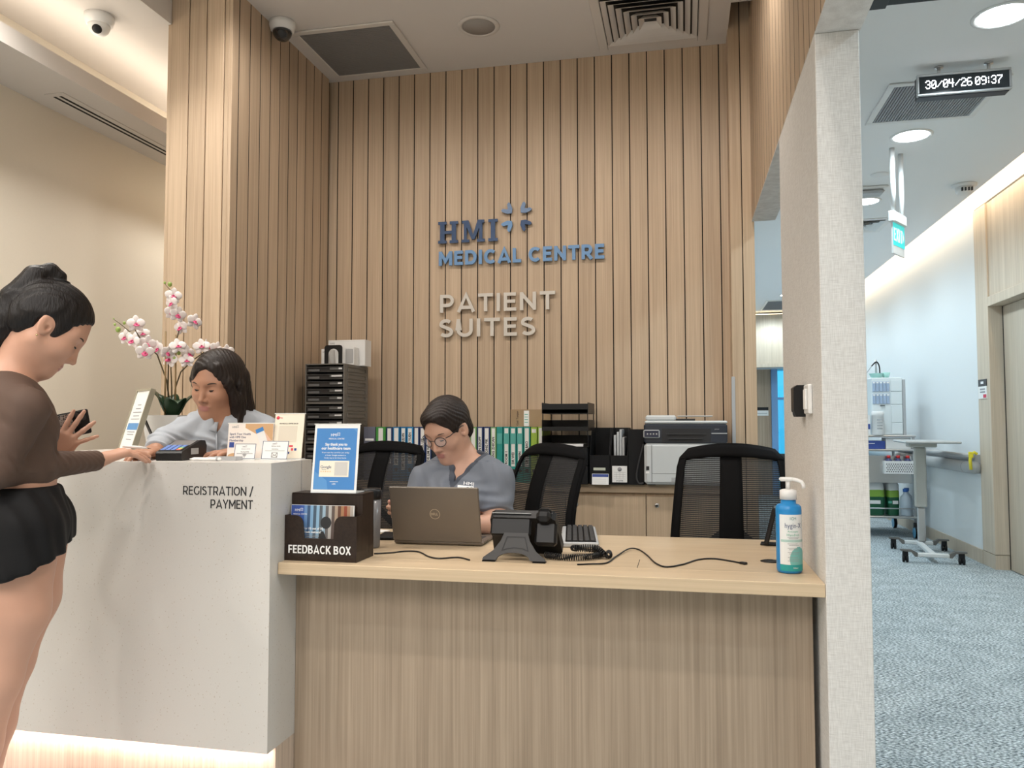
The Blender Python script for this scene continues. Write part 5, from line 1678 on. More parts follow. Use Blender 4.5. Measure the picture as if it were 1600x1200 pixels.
def holder(x, w, label, hf=0.15, hb_=0.292, y=4.12):
    t = thing('magazine_holder', label, 'file holder', (x, y, ZT), group='black upright file holders')
    pr = [(0, 0), (0.25, 0), (0.25, hb_), (0.10, hb_), (0.0, hf)]
    for s in (-w / 2, w / 2 - 0.003):
        vs = [(s + d, p[0], p[1]) for d in (0, 0.003) for p in pr]
        MB().add(vs, [(4, 3, 2, 1, 0), (5, 6, 7, 8, 9)] + [(i, (i + 1) % 5, 5 + (i + 1) % 5, 5 + i) for i in range(5)]).build('side', BLACKM, t)
    bx('front', (-w / 2 + 0.0032, 0, 0), (w / 2 - 0.0032, 0.003, hf), BLACKM, t)
    bx('back', (-w / 2 + 0.0032, 0.247, 0), (w / 2 - 0.0032, 0.25, hb_), BLACKM, t)
    bx('bottom', (-w / 2 + 0.0032, 0.0032, 0), (w / 2 - 0.0032, 0.2468, 0.003), BLACKM, t)
    return t


h1 = holder(-0.430, 0.104, 'black file holder with small label strip, next to the letter trays')
bx('label_strip', (-0.032, -0.0006, 0.072), (0.030, -0.0002, 0.086), mat('strip_sage', (0.55, 0.58, 0.48), 0.6), h1)
h2 = holder(-0.330, 0.090, 'black file holder filled with clear sleeves, white card on its front')
h3 = holder(-0.243, 0.078, 'black file holder squeezed against the left side of the white printer', 0.28, 0.283)
for i, (dx, h, tl) in enumerate(((-0.024, 0.255, -0.06), (-0.008, 0.272, 0.03), (0.006, 0.285, -0.05), (0.020, 0.245, 0.06))):
    sl2 = tag(MB().box((-0.006, -0.05, 0), (0.006, 0.12, h - 0.005), 0, 0.002).build('clear_sleeve', mat('sleeve_grey', (0.52, 0.54, 0.56), 0.3), None, (-0.330 + dx, 4.21, ZT + 0.0036), (0, 0, 0)), ['clear grey sleeve, leftmost in the black holder', 'clear grey sleeve, second in the black holder', 'tallest clear grey sleeve in the black holder', 'clear grey sleeve, rightmost in the black holder'][i], 'sleeve', 'clear sleeves in the black holder')
c1 = thing('desk_card', 'white card with blue header propped before the labelled file holder', 'card', (-0.425, 4.098, ZT), rot=(-R(8), 0, 0))
bx('card', (-0.043, -0.001, 0), (0.043, 0.001, 0.056), PAPER, c1)
bx('header', (-0.041, -0.0016, 0.040), (0.041, -0.0011, 0.054), NAVYP, c1)
for k in range(3):
    bx('printed_line', (-0.038, -0.0016, 0.008 + k * 0.010), (0.03, -0.0011, 0.009 + k * 0.010), LIGHTG, c1)
c2 = thing('desk_card', 'upright white card with grey grid on the front of the sleeve holder', 'card', (-0.327, 4.1175, ZT + 0.012))
bx('card', (-0.038, -0.002, 0), (0.038, -0.0005, 0.084), PAPER, c2)
for k in range(4):
    bx('grid_line', (-0.030, -0.0025, 0.018 + k * 0.011), (0.030, -0.0021, 0.0188 + k * 0.011), GREYINK, c2)
for k in range(3):
    bx('grid_line', (-0.017 + k * 0.017, -0.0025, 0.0192), (-0.0162 + k * 0.017, -0.0021, 0.05), GREYINK, c2)
MB().lathe([(0.0, 0.0004), (0.011, 0.0004), (0.011, 0)], 16, 0, T(0, -0.0021, 0.067) @ FRONT).build('printed_mark', GREYINK, c2)
txt('printed_text', '24 JUNE', 0.010, INK, c2, T(0, -0.0022, 0.008) @ FRONT)

# printer
pr_ = thing('printer', 'white and navy multifunction printer behind the empty mesh chair', 'printer', (0.005, 4.265, ZT))
PW = mat('printer_white', (0.60, 0.63, 0.64), 0.4)
PN = mat('printer_navy', (0.022, 0.028, 0.042), 0.35)
MB().box((-0.205, -0.185, 0.006), (0.205, 0.165, 0.214), 0, 0.014).build('lower_body', PW, pr_)
MB().box((-0.206, -0.180, 0.2145), (0.206, 0.165, 0.312), 0, 0.008).build('scanner_body', PN, pr_)
bx('output_slot', (-0.115, -0.1812, 0.220), (0.125, -0.1804, 0.288), INK, pr_)
bx('slot_bar', (-0.095, -0.187, 0.258), (0.100, -0.1814, 0.264), DARKG, pr_)
bx('slot_tray', (-0.085, -0.19, 0.236), (0.085, -0.1814, 0.241), DARKG, pr_)
cpn = MB().box((-0.208, -0.196, 0.240), (-0.125, -0.1806, 0.282), 0, 0.006).build('control_panel', LIGHTG, pr_, (0, 0, 0), (0, 0, 0))
bx('touch_screen', (-0.202, -0.1966, 0.246), (-0.131, -0.1962, 0.278), mat('panel_screen', (0.015, 0.02, 0.05), 0.15), cpn)
for k in range(4):
    bx('icon', (-0.190 + k * 0.015, -0.1972, 0.258), (-0.183 + k * 0.015, -0.1967, 0.265), LIGHTG, cpn)
MB().box((-0.202, -0.178, 0.3125), (0.206, 0.165, 0.328), 0, 0.006).build('scanner_lid', PW, pr_)
MB().box((-0.198, -0.160, 0.3285), (-0.045, 0.14, 0.356), 0, 0.008).build('feeder', PW, pr_)
bx('feeder_gap', (-0.0448, -0.14, 0.3285), (0.05, 0.12, 0.338), DARKG, pr_)
MB().box((-0.05, -0.15, 0), (0.125, 0.12, 0.004), 0, 0.001).build('paper_support', PW, pr_, (0.012, 0, 0.350), (0, 0, 0))
bx('front_seam', (-0.168, -0.1856, 0.016), (-0.166, -0.1852, 0.205), DARKG, pr_)
bx('tray_seam', (-0.166, -0.1856, 0.062), (0.19, -0.1852, 0.0635), DARKG, pr_)
bx('tray_grip', (-0.07, -0.1862, 0.022), (0.03, -0.1852, 0.042), LIGHTG, pr_)
bx('fuel_label', (-0.195, -0.1858, 0.078), (-0.180, -0.1852, 0.098), INK, pr_)
bx('sticker', (-0.197, -0.1858, 0.062), (-0.180, -0.1852, 0.072), WHITEINK, pr_)
txt('printed_text', 'printer', 0.008, LIGHTG, pr_, T(0.155, -0.1806, 0.286) @ FRONT)
bx('bright_trim', (0.128, -0.1812, 0.262), (0.204, -0.1804, 0.267), LIGHTG, pr_)
for sx in (-0.17, 0.17):
    bx('foot', (sx - 0.02, -0.15, 0), (sx + 0.02, 0.14, 0.0058), BLACK, pr_)
MB().tube(catmull([(-0.209, -0.165, 0.21), (-0.232, -0.165, 0.12), (-0.245, -0.165, 0.05), (-0.235, -0.17, 0.012), (-0.210, -0.17, 0.012)], 6), 0.004, 8).build('power_cord', DARKG, pr_)

# ------------------------------------------------------------------ office chairs
NET = mesh_fabric('chair_net', (0.005, 0.005, 0.006), 0.42, 0.0075)
NETD = mesh_fabric('chair_net_dense', (0.005, 0.005, 0.006), 0.62, 0.0075)
CBLK = mat('chair_black', (0.004, 0.004, 0.0045), 0.8, spec=0.12)


def office_chair(label, x, y, rz, net=NET, wt=0.40, wbm=0.47, z0=0.60, z1=1.085, tall=0.0):
    """faces -y; back at +y"""
    t = thing('office_chair', label, 'chair', (x, y, 0), rz, group='black mesh office chairs')
    nz, nx = 14, 16

    def pt(u, v, off=0.0):
        z = z0 + (z1 - z0) * v
        w = wbm + (wt - wbm) * v
        corner = 0.035 * max(0, (v - 0.88) / 0.12) ** 2
        xx = (u - 0.5) * (w - corner * 2 * (1 if v > 0.88 else 0))
        crown = (0.022 * (1 - (2 * u - 1) ** 2)) * v
        yy = 0.24 + 0.07 * v + 0.05 * v * v - 0.06 * (1 - (2 * u - 1) ** 2) * 0.6 - 0.03 * math.sin(PI * v) + off
        return (xx, yy, z + crown)
    rows = [[pt(i / nx, j / nz) for i in range(nx + 1)] for j in range(nz + 1)]
    MB().grid(rows).build('mesh_back', net, t)
    rim = [pt(0, j / nz) for j in range(nz + 1)] + [pt(i / nx, 1) for i in range(1, nx + 1)] + [pt(1, j / nz) for j in range(nz - 1, -1, -1)] + [pt(i / nx, 0) for i in range(nx - 1, 0, -1)]
    MB().tube(rim, 0.010, 8, closed=True).build('back_frame', CBLK, t)
    for (a, b, nm) in ((0, 0.06, 'frame_band'), (0.94, 1, 'frame_band')):
        MB().grid([[pt(a + (b - a) * k / 3, j / nz, -0.004) for k in range(4)] for j in range(nz + 1)], thick=-0.008).build(nm, CBLK, t)
    MB().grid([[pt(i / nx, 0.91 + 0.09 * k / 3, -0.004) for i in range(nx + 1)] for k in range(4)], thick=-0.008).build('top_band', CBLK, t)
    # spine and its spread arms behind the net
    sp_ = MB().grid([[pt(0.5 + s * 0.10 * (1.0 if v < 0.95 else 1.0), v, 0.014) for s in (-1, -.5, 0, .5, 1)] for v in [0.02 + 0.88 * k / 10 for k in range(11)]], thick=-0.015)
    sp_.build('spine', CBLK, t)
    for s in (-1, 1):
        MB().grid([[pt(0.5 + s * (0.06 + 0.36 * k / 8), 0.34 - 0.27 * (k / 8) + d, 0.016) for d in (-0.04, 0, 0.04)] for k in range(9)], thick=-0.012 * s).build('back_arm', CBLK, t)
    MB().grid([[pt(i / nx, d, 0.012) for i in range(2, nx - 1)] for d in (0.0, 0.05)], thick=-0.012).build('lower_bar', CBLK, t)
    MB().box((-0.25, -0.24, 0.44), (0.25, 0.24, 0.50), 0, 0.03).build('seat', CBLK, t)
    MB().tube([(0, 0.05, 0.40), (0, 0.25, 0.42), (0, 0.285, 0.55), (0, 0.27, 0.66)], 0.026, 10).build('back_bracket', CBLK, t)
    for s in (-1, 1):
        if tall:
            MB().box((s * 0.29 - 0.03, -0.12, 0.66), (s * 0.29 + 0.03, 0.14, 0.69), 0, 0.012).build('armrest', CBLK, t)
            MB().box((s * 0.29 - 0.012, -0.02, 0.43), (s * 0.29 + 0.012, 0.05, 0.659), 0, 0.006).build('arm_post', CBLK, t)
            MB().box((s * 0.24, -0.02, 0.425), (s * 0.29, 0.05, 0.439), 0, 0.004).build('arm_bar', CBLK, t)
    MB().box((-0.10, -0.10, 0.39), (0.10, 0.12, 0.4395), 0, 0.012).build('mechanism', CBLK, t)
    MB().lathe([(0.028, 0.09), (0.028, 0.25), (0.018, 0.252), (0.018, 0.392)], 16).build('gas_lift', DARKG, t)
    for k in range(5):
        a = 2 * PI * k / 5 + 0.3
        lg = MB().tube([(0.02 * math.cos(a), 0.02 * math.sin(a), 0.115), (0.31 * math.cos(a), 0.31 * math.sin(a), 0.075)], [0.028, 0.016], 10).build('leg', CBLK, t)
        MB().lathe([(0.0, -0.022), (0.027, -0.020), (0.029, 0), (0.027, 0.020), (0.0, 0.022)], 16, 0, T(0.31 * math.cos(a), 0.31 * math.sin(a), 0.03) @ RZ(a + 0.6) @ RY(PI / 2)).build('caster', BLACK, lg)
    return t


office_chair('empty black mesh chair in front of the white printer', 0.160, 2.985, R(-4), NET, 0.40, 0.475, 0.585, 1.065)
office_chair('black mesh chair behind the seated woman in scrubs', -0.775, 3.19, R(-38), NET, 0.41, 0.46, 0.60, 1.06)
office_chair('black mesh chair half hidden behind the thank-you stand', -1.53, 3.42, R(-14), NETD, 0.42, 0.46, 0.60, 1.06)

# ------------------------------------------------------------------ corridor: overbed table and supply trolley
ob = thing('overbed_table', 'height adjustable overbed table on castors in the corridor', 'table', (2.075, 7.70, 0), R(-6.5))
OBG = mat('overbed_beige', (0.56, 0.55, 0.50), 0.45)
OBW = mat('overbed_white', (0.74, 0.75, 0.74), 0.4)
MB().box((-0.215, -0.40, 1.0), (0.215, 0.40, 1.02), 0, 0.008).build('table_top', mat('overbed_top_grey', (0.40, 0.42, 0.42), 0.4), ob, (0.03, 0.03, 0))
MB().box((-0.09, 0.12, 0.955), (0.14, 0.34, 0.9995), 0, 0.01).build('top_mount', OBG, ob)
MB().box((-0.028, 0.27, 0.40), (0.072, 0.34, 0.9548), 0, 0.012).build('outer_column', OBG, ob)
MB().box((-0.012, 0.282, 0.085), (0.056, 0.328, 0.3995), 0, 0.01).build('inner_column', CHROME, ob)
MB().box((-0.02, -0.36, 0.052), (0.03, 0.36, 0.084), 0, 0.006).build('spine', OBW, ob)
for y in (-0.40, 0.35):
    MB().box((-0.12, y - 0.025, 0.052), (0.12, y + 0.025, 0.084), 0, 0.006).build('cross_bar', OBW, ob)
    for s in (-1, 1):
        MB().prism([(0.1202 * s, 0.052), (0.1202 * s, 0.084), (0.165 * s, 0.108), (0.25 * s, 0.108), (0.25 * s, 0.096), (0.17 * s, 0.09), (0.14 * s, 0.052)][::s], -0.025, 0.025, 0, T(0, y, 0) @ FRONT).build('bar_end', MIDG, ob)
        MB().box((s * 0.212 - 0.022, y - 0.02, 0.045), (s * 0.212 + 0.022, y + 0.02, 0.0955), 0, 0.006).lathe([(0.0, -0.024), (0.030, -0.022), (0.030, -0.006), (0.02, -0.005), (0.02, 0.005), (0.030, 0.006), (0.030, 0.022), (0.0, 0.024)], 18, 0, T(s * 0.212, y, 0.031) @ RY(PI / 2)).build('caster', BLACK, ob)

tx, ty = 1.97, 9.25
tr_ = thing('supply_trolley', 'steel supply trolley loaded with medical stock behind the overbed table', 'trolley', (tx, ty, 0))
for sx in (-0.25, 0.33):
    for sy in (-0.42, 0.42):
        MB().tube([(sx, sy, 0.16), (sx, sy, 0.92)], 0.016, 10).build('post', ALU, tr_)
        MB().lathe([(0.0, -0.018), (0.045, -0.016), (0.062, -0.014), (0.062, 0.014), (0.045, 0.016), (0.0, 0.018)], 22, 0, T(sx, sy, 0.0625) @ RY(PI / 2)).box((sx - 0.022, sy - 0.02, 0.10), (sx + 0.022, sy + 0.02, 0.159), 0, 0.006).build('caster', BLACK, tr_)
        MB().lathe([(0.050, -0.0185), (0.062, -0.0182)], 22, 0, T(sx, sy, 0.0625) @ RY(PI / 2)).build('wheel_ring', mat('wheel_blue', (0.10, 0.35, 0.55), 0.4), tr_)
for z, nm in ((0.20, 'bottom_shelf'), (0.885, 'middle_shelf'), (1.03, 'top_shelf')):
    MB().box((-0.27, -0.44, z), (0.35, 0.44, z + 0.022), 0, 0.006).build(nm, CHROME, tr_)
bx('drawer_front', (-0.20, -0.43, 0.56), (0.30, -0.405, 0.84), CHROME, tr_, 0.004)
bx('side_panel', (-0.2, -0.40, 0.56), (0.30, 0.40, 0.575), CHROME, tr_, 0.002)
for sx in (-0.25, 0.33):
    MB().box((sx - 0.012, -0.42, 0.9072), (sx + 0.012, -0.40, 1.0298)).build('shelf_post', ALU, tr_)
MB().tube([(-0.25, -0.425, 0.30), (0.33, -0.425, 0.30)], 0.006, 8).build('guard_rail', ALU, tr_)
sh_ = 0.222
GRB = mat('pack_green', (0.01, 0.10, 0.045), 0.4)
LIMEB = mat('pack_lime', (0.25, 0.45, 0.06), 0.4)


def soft_pack(x, y, w, d, h, label):
    t = thing('stock_bag', label, 'bag', (x, y, sh_ + 0.0005), group='green bags on the lower trolley shelf')
    for z0, z1, m_, nm in ((0, 0.52, GRB, 'dark_part'), (0.5205, 0.72, LIMEB, 'lime_band'), (0.7205, 1, PAPER, 'white_top')):
        rows = []
        for k in range(5):
            v = z0 + (z1 - z0) * k / 4
            s = (0.93 + 0.07 * math.sin(PI * min(1, v * 1.15))) * (1 - 0.35 * max(0, v - 0.85) / 0.15 * 0.6)
            n_ = 20
            rows.append([(w / 2 * s * math.copysign(abs(math.cos(2 * PI * i / n_)) ** 0.45, math.cos(2 * PI * i / n_)), d / 2 * s * math.copysign(abs(math.sin(2 * PI * i / n_)) ** 0.45, math.sin(2 * PI * i / n_)), h * v + 0.004 * math.sin(i * 2.1) * v) for i in range(n_ + 1)])
        q = MB().grid(rows)
        if z1 == 1:
            q.add([tuple(p) for p in rows[-1][:-1]], [tuple(range(20))], 0, None, True)
        q.build(nm, m_, t)
    bx('printed_patch', (-w * 0.1, -d / 2 - 0.003, h * 0.32), (w * 0.3, -d / 2 + 0.002, h * 0.42), PAPER, t)
    bx('printed_patch', (-w * 0.42, -d / 2 - 0.003, h * 0.34), (-w * 0.16, -d / 2 + 0.002, h * 0.41), GREENP, t)


soft_pack(-0.075 + tx, -0.20 + ty, 0.30, 0.3, 0.36, 'large green and white stock bag on the lower trolley shelf')
soft_pack(0.155 + tx, -0.16 + ty, 0.13, 0.3, 0.35, 'narrow green and white stock bag beside the large one')


def water_bottle(x, y, label):
    t = thing('plastic_bottle', label, 'bottle', (x, y, sh_ + 0.0005), group='clear bottles on the lower trolley shelf')
    MB().lathe([(0.0, 0), (0.052, 0), (0.056, 0.01), (0.052, 0.06), (0.056, 0.11), (0.053, 0.16), (0.050, 0.19), (0.022, 0.225), (0.020, 0.245)], 20).build('bottle', mat('bottle_frost', (0.50, 0.58, 0.66), 0.2), t)
    MB().lathe([(0.0245, 0.2452), (0.0245, 0.275), (0.0, 0.276)], 16).build('cap', mat('cap_blue', (0.03, 0.14, 0.50), 0.4), t)


water_bottle(0.255 + tx, -0.355 + ty, 'clear bottle with blue cap, left one under the white basket')
water_bottle(0.3 + tx, -0.22 + ty, 'clear bottle with blue cap, right one under the white basket')
rl = thing('wipe_pack', 'blue and grey round pack behind the clear bottles', 'pack', (0.24 + tx, 0.20 + ty, sh_ + 0.0005))
MB().lathe([(0.0, 0), (0.08, 0), (0.085, 0.02), (0.085, 0.28), (0.07, 0.30), (0.0, 0.302)], 22).build('body', LIGHTG, rl)
MB().lathe([(0.0856, 0.18), (0.0856, 0.24)], 22).build('blue_band', NAVYP, rl)
# basket hung on the trolley front
bk = thing('hanging_basket', 'white perforated basket hung on the trolley front with bottles inside', 'basket', (0.185 + tx, -0.475 + ty, 0.66))
BW, BD_, BH = 0.16, 0.04, 0.13
wl_ = MB()
for a, b in (((-BW, -BD_, 0), (BW, -BD_ + 0.003, BH)), ((-BW, BD_ - 0.003, 0), (BW, BD_, BH)), ((-BW, -BD_ + 0.003, 0), (-BW + 0.003, BD_ - 0.003, BH)), ((BW - 0.003, -BD_ + 0.003, 0), (BW, BD_ - 0.003, BH)), ((-BW + 0.003, -BD_ + 0.003, 0), (BW - 0.003, BD_ - 0.003, 0.003))):
    wl_.box(a, b)
wl_.build('basket', WHITE, bk)
hl = MB()
for i in range(14):
    for j in range(5):
        hl.lathe([(0.0, 0.0006), (0.006, 0.0006), (0.006, 0)], 8, 0, T(-BW + 0.022 + i * 0.021 + (j % 2) * 0.01, -BD_ - 0.0002, 0.022 + j * 0.019) @ FRONT)
stuff(hl.build('holes', DARKG, bk))
for i, dx in enumerate((-0.11, -0.02, 0.07)):
    t = thing('small_bottle', ['small dark blue bottle with red cap, left in the basket', 'small dark blue bottle with red cap, middle of the basket', 'small dark blue bottle with red cap, right in the basket'][i], 'bottle', (0.185 + tx + dx, -0.475 + ty, 0.6635), group='red-capped bottles in the basket')
    MB().lathe([(0.0, 0), (0.036, 0), (0.036, 0.125), (0.018, 0.15), (0.016, 0.155)], 16).build('bottle', mat('bottle_plum', (0.05, 0.06, 0.16), 0.3), t)
    MB().lathe([(0.018, 0.1552), (0.018, 0.182), (0.0, 0.183)], 14).build('cap', mat('cap_red', (0.65, 0.03, 0.03), 0.4), t)
bxw = thing('glove_box', 'white box on the middle trolley shelf above the basket', 'box', (0.19 + tx, -0.30 + ty, 0.9075))
bx('body', (-0.12, -0.09, 0), (0.12, 0.09, 0.115), PAPER, bxw, 0.003)
bbx = thing('glove_box', 'flat dark blue box on the middle trolley shelf', 'box', (-0.09 + tx, -0.31 + ty, 0.9075))
bx('body', (-0.15, -0.10, 0), (0.15, 0.10, 0.085), NAVYP, bbx, 0.003)
bx('printed_line', (-0.10, -0.1006, 0.055), (0.05, -0.1002, 0.062), WHITEINK, bbx)
# on the top shelf
og = thing('organiser', 'clear white organiser tower of small drawers on the trolley top', 'organiser', (0.13 + tx, -0.18 + ty, 1.0525))
OGW = mat('organiser_white', (0.72, 0.78, 0.80), 0.35)
bx('case', (-0.17, -0.14, 0), (0.13, 0.14, 0.60), OGW, og, 0.006)
bx('side_frame', (0.1305, -0.14, 0.0), (0.16, 0.14, 0.58), LIGHTG, og, 0.003)
CLR = mat('vial_blue', (0.36, 0.46, 0.62), 0.3)
for r_i, z in enumerate((0.455, 0.325)):
    for k in range(5):
        pc = bx('pocket', (-0.162 + k * 0.034, -0.152, z), (-0.133 + k * 0.034, -0.1405, z + 0.105), CLR, og, 0.003)
        bx('pocket_label', (-0.158 + k * 0.034, -0.1535, z + 0.085), (-0.137 + k * 0.034, -0.1522, z + 0.1), PAPER, pc)
for z0, z1 in ((0.455, 0.575), (0.32, 0.448), (0.13, 0.312), (0.01, 0.122)):
    bx('drawer', (0.015, -0.148, z0), (0.125, -0.1405, z1), OGW, og, 0.004)
bx('label_clip', (-0.09, -0.1535, 0.304), (-0.045, -0.1405, 0.311), INK, og)
tub = thing('wipes_tub', 'white round tub with printed label on the trolley top', 'tub', (-0.005 + tx, -0.405 + ty, 1.0525))
MB().lathe([(0.0, 0), (0.055, 0), (0.058, 0.01), (0.058, 0.20), (0.060, 0.202), (0.060, 0.235), (0.05, 0.245), (0.0, 0.246)], 26).build('tub', WHITE, tub)
for k in range(4):
    rows = [[(0.0584 * math.sin(a), -0.0584 * math.cos(a), z) for a in [-0.35 + i * 0.14 for i in range(8)]] for z in (0.06 + k * 0.03, 0.075 + k * 0.03)]
    MB().grid(rows).build('printed_block', LIGHTG, tub)
bw = thing('glove_box', 'white box with dark blue band at the pillar side of the trolley top', 'box', (-0.165 + tx, -0.33 + ty, 1.0525))
bx('body', (-0.09, -0.08, 0), (0.085, 0.08, 0.205), PAPER, bw, 0.003)
bx('blue_band', (-0.0905, -0.0805, 0.06), (0.0855, 0.0805, 0.115), NAVYP, bw)
mk_ = thing('steth_hook', 'grey pole with black tubing rising from a mint bowl on the organiser', 'stand', (0.04 + tx, -0.18 + ty, 1.653))
MB().lathe([(0.0, 0), (0.05, 0), (0.07, 0.05), (0.073, 0.052)], 20).build('bowl', mat('mint_plastic', (0.42, 0.72, 0.66), 0.4), mk_)
MB().lathe([(0.0, 0), (0.03, 0), (0.045, 0.05)], 16, 0, T(0.10, 0.02, 0.01)).build('small_bowl', mat('mint_plastic', (0.42, 0.72, 0.66), 0.4), mk_)
MB().tube([(0, 0, 0.02), (0, 0, 0.20)], 0.010, 10).build('pole', ALU, mk_)
MB().tube(catmull([(0.035, -0.01, 0.04), (0.03, -0.01, 0.13), (0.0, -0.02, 0.175), (-0.05, -0.03, 0.13)], 6), 0.007, 8).build('black_tube', BLACK, mk_)
MB().tube(catmull([(-0.05, -0.03, 0.13), (-0.10, -0.03, 0.06), (-0.13, -0.03, 0.03), (-0.135, -0.03, 0.05)], 6), 0.005, 8).build('grey_tube', LIGHTG, mk_)
# ------------------------------------------------------------------ people: signed-distance sculpting, one continuous mesh per body
V3 = lambda *a: np.array(a, float)


def axis(lo, hi, coarse, fine=(), h=0.0026):
    xs, x = [lo], lo
    while x < hi:
        step = h if any(a <= x <= b for a, b in fine) else coarse
        x += step
        xs.append(x)
    return np.array(xs, np.float32)


class Sculpt:
    def __init__(s, ax):
        s.ax = ax
        s.D = np.full([len(a) for a in ax], 0.05, np.float32)

    def _sub(s, lo, hi):
        sl = []
        for a, l, h in zip(s.ax, lo, hi):
            i, j = int(np.searchsorted(a, l)), int(np.searchsorted(a, h))
            sl.append(slice(max(0, i - 1), min(len(a), j + 1)))
        X = s.ax[0][sl[0]][:, None, None]
        Y = s.ax[1][sl[1]][None, :, None]
        Z = s.ax[2][sl[2]][None, None, :]
        return tuple(sl), X, Y, Z

    def _mix(s, sl, d, k, op):
        D = s.D[sl]
        if op == 'sub':
            d = -d
            if k > 0:
                h = np.maximum(k - np.abs(D - d), 0) / k
                s.D[sl] = np.maximum(D, d) + h * h * k * 0.25
            else:
                s.D[sl] = np.maximum(D, d)
        else:
            if k > 0:
                h = np.maximum(k - np.abs(D - d), 0) / k
                s.D[sl] = np.minimum(D, d) - h * h * k * 0.25
            else:
                s.D[sl] = np.minimum(D, d)

    def cone(s, a, b, ra, rb, k=0.02, op='add', inf=0.0, flat=None):
        """round cone; flat=(axis vector, factor) widens (factor > 1) or thins it along that axis"""
        a, b = np.asarray(a, float), np.asarray(b, float)
        ra, rb = ra + inf, rb + inf
        m = max(k, 0.015) + max(ra, rb) * (max(1, flat[1]) if flat else 1)
        sl, X, Y, Z = s._sub(np.minimum(a, b) - m, np.maximum(a, b) + m)
        px, py, pz = X - a[0], Y - a[1], Z - a[2]
        ba = b - a
        if flat:
            n = np.asarray(flat[0], float)
            n = n / np.linalg.norm(n)
            g = 1 - 1 / flat[1]
            q = px * n[0] + py * n[1] + pz * n[2]
            px, py, pz = px - q * n[0] * g, py - q * n[1] * g, pz - q * n[2] * g
            ba = ba - n * ba.dot(n) * g
        L2 = max(ba.dot(ba), 1e-9)
        t = np.clip((px * ba[0] + py * ba[1] + pz * ba[2]) / L2, 0, 1)
        d = np.sqrt((px - t * ba[0]) ** 2 + (py - t * ba[1]) ** 2 + (pz - t * ba[2]) ** 2) - (ra + t * (rb - ra))
        s._mix(sl, d.astype(np.float32), k, op)

    def chain(s, pts, rs, k=0.02, op='add', inf=0.0, flat=None):
        for i in range(len(pts) - 1):
            s.cone(pts[i], pts[i + 1], rs[i], rs[i + 1], k, op, inf, flat)

    def ell(s, c, r, rot=None, k=0.02, op='add', inf=0.0):
        c, r = np.asarray(c, float), np.asarray(r, float) + inf
        m = max(k, 0.015) + r.max()
        sl, X, Y, Z = s._sub(c - m, c + m)
        px, py, pz = X - c[0], Y - c[1], Z - c[2]
        if rot is not None:
            px, py, pz = (rot[0, i] * px + rot[1, i] * py + rot[2, i] * pz for i in range(3))
        k0 = np.sqrt((px / r[0]) ** 2 + (py / r[1]) ** 2 + (pz / r[2]) ** 2)
        k1 = np.sqrt((px / r[0] ** 2) ** 2 + (py / r[1] ** 2) ** 2 + (pz / r[2] ** 2) ** 2) + 1e-9
        d = k0 * (k0 - 1) / k1
        s._mix(sl, d.astype(np.float32), k, op)

    def func(s, lo, hi, f, k=0.004, op='sub'):
        sl, X, Y, Z = s._sub(np.asarray(lo, float), np.asarray(hi, float))
        s._mix(sl, np.broadcast_to(f(X, Y, Z), s.D[sl].shape).astype(np.float32), k, op)

    def warp(s, lo, hi, f):
        sl, X, Y, Z = s._sub(np.asarray(lo, float), np.asarray(hi, float))
        s.D[sl] += np.broadcast_to(f(X, Y, Z), s.D[sl].shape).astype(np.float32)

    def mesh(s, name, mats, pick=None, drop=60):
        D = s.D
        S_ = D < 0
        c = np.zeros([n - 1 for n in D.shape], np.int8)
        for i in (0, 1):
            for j in (0, 1):
                for k in (0, 1):
                    c += S_[i:D.shape[0] - 1 + i, j:D.shape[1] - 1 + j, k:D.shape[2] - 1 + k]
        act = (c > 0) & (c < 8)
        I, J, K = np.nonzero(act)
        idx = np.full(act.shape, -1, np.int32)
        idx[act] = np.arange(len(I))
        acc = np.zeros((len(I), 3))
        cnt = np.zeros(len(I))
        for axis_ in range(3):
            o1, o2 = [a for a in range(3) if a != axis_]
            for u in (0, 1):
                for v in (0, 1):
                    off0 = [0, 0, 0]
                    off0[o1], off0[o2] = u, v
                    off1 = list(off0)
                    off1[axis_] = 1
                    d0 = D[I + off0[0], J + off0[1], K + off0[2]].astype(float)
                    d1 = D[I + off1[0], J + off1[1], K + off1[2]].astype(float)
                    cr = (d0 < 0) != (d1 < 0)
                    t = np.where(cr, d0 / np.where(d0 == d1, 1, d0 - d1), 0)
                    p = np.zeros((len(I), 3))
                    p[:, o1], p[:, o2], p[:, axis_] = u, v, t
                    acc[cr] += p[cr]
                    cnt[cr] += 1
        acc /= cnt[:, None]
        P = np.zeros_like(acc)
        for a_, (q, ijk) in enumerate(zip(s.ax, (I, J, K))):
            P[:, a_] = q[ijk] + acc[:, a_] * (q[ijk + 1] - q[ijk])
        quads = []
        for axis_ in range(3):
            o1, o2 = [(1, 2), (2, 0), (0, 1)][axis_]
            sl0 = [slice(1, n - 1) for n in D.shape]
            sl1 = list(sl0)
            sl0[axis_] = slice(0, D.shape[axis_] - 1)
            sl1[axis_] = slice(1, D.shape[axis_])
            A, B = S_[tuple(sl0)], S_[tuple(sl1)]
            for sign in (0, 1):
                e = np.nonzero(A & ~B if sign == 0 else ~A & B)
                e = [x + (0 if q == axis_ else 1) for q, x in enumerate(e)]

                def cell(d1, d2):
                    w = list(e)
                    w[o1] = w[o1] - d1
                    w[o2] = w[o2] - d2
                    return idx[w[0], w[1], w[2]]
                q4 = np.stack([cell(1, 1), cell(0, 1), cell(0, 0), cell(1, 0)], 1)
                quads.append(q4 if sign == 0 else q4[:, ::-1])
        Q = np.concatenate(quads)
        Q = Q[(Q >= 0).all(1)]
        # one smoothing pass, then drop crumbs that are not joined to the main surface
        n = len(P)
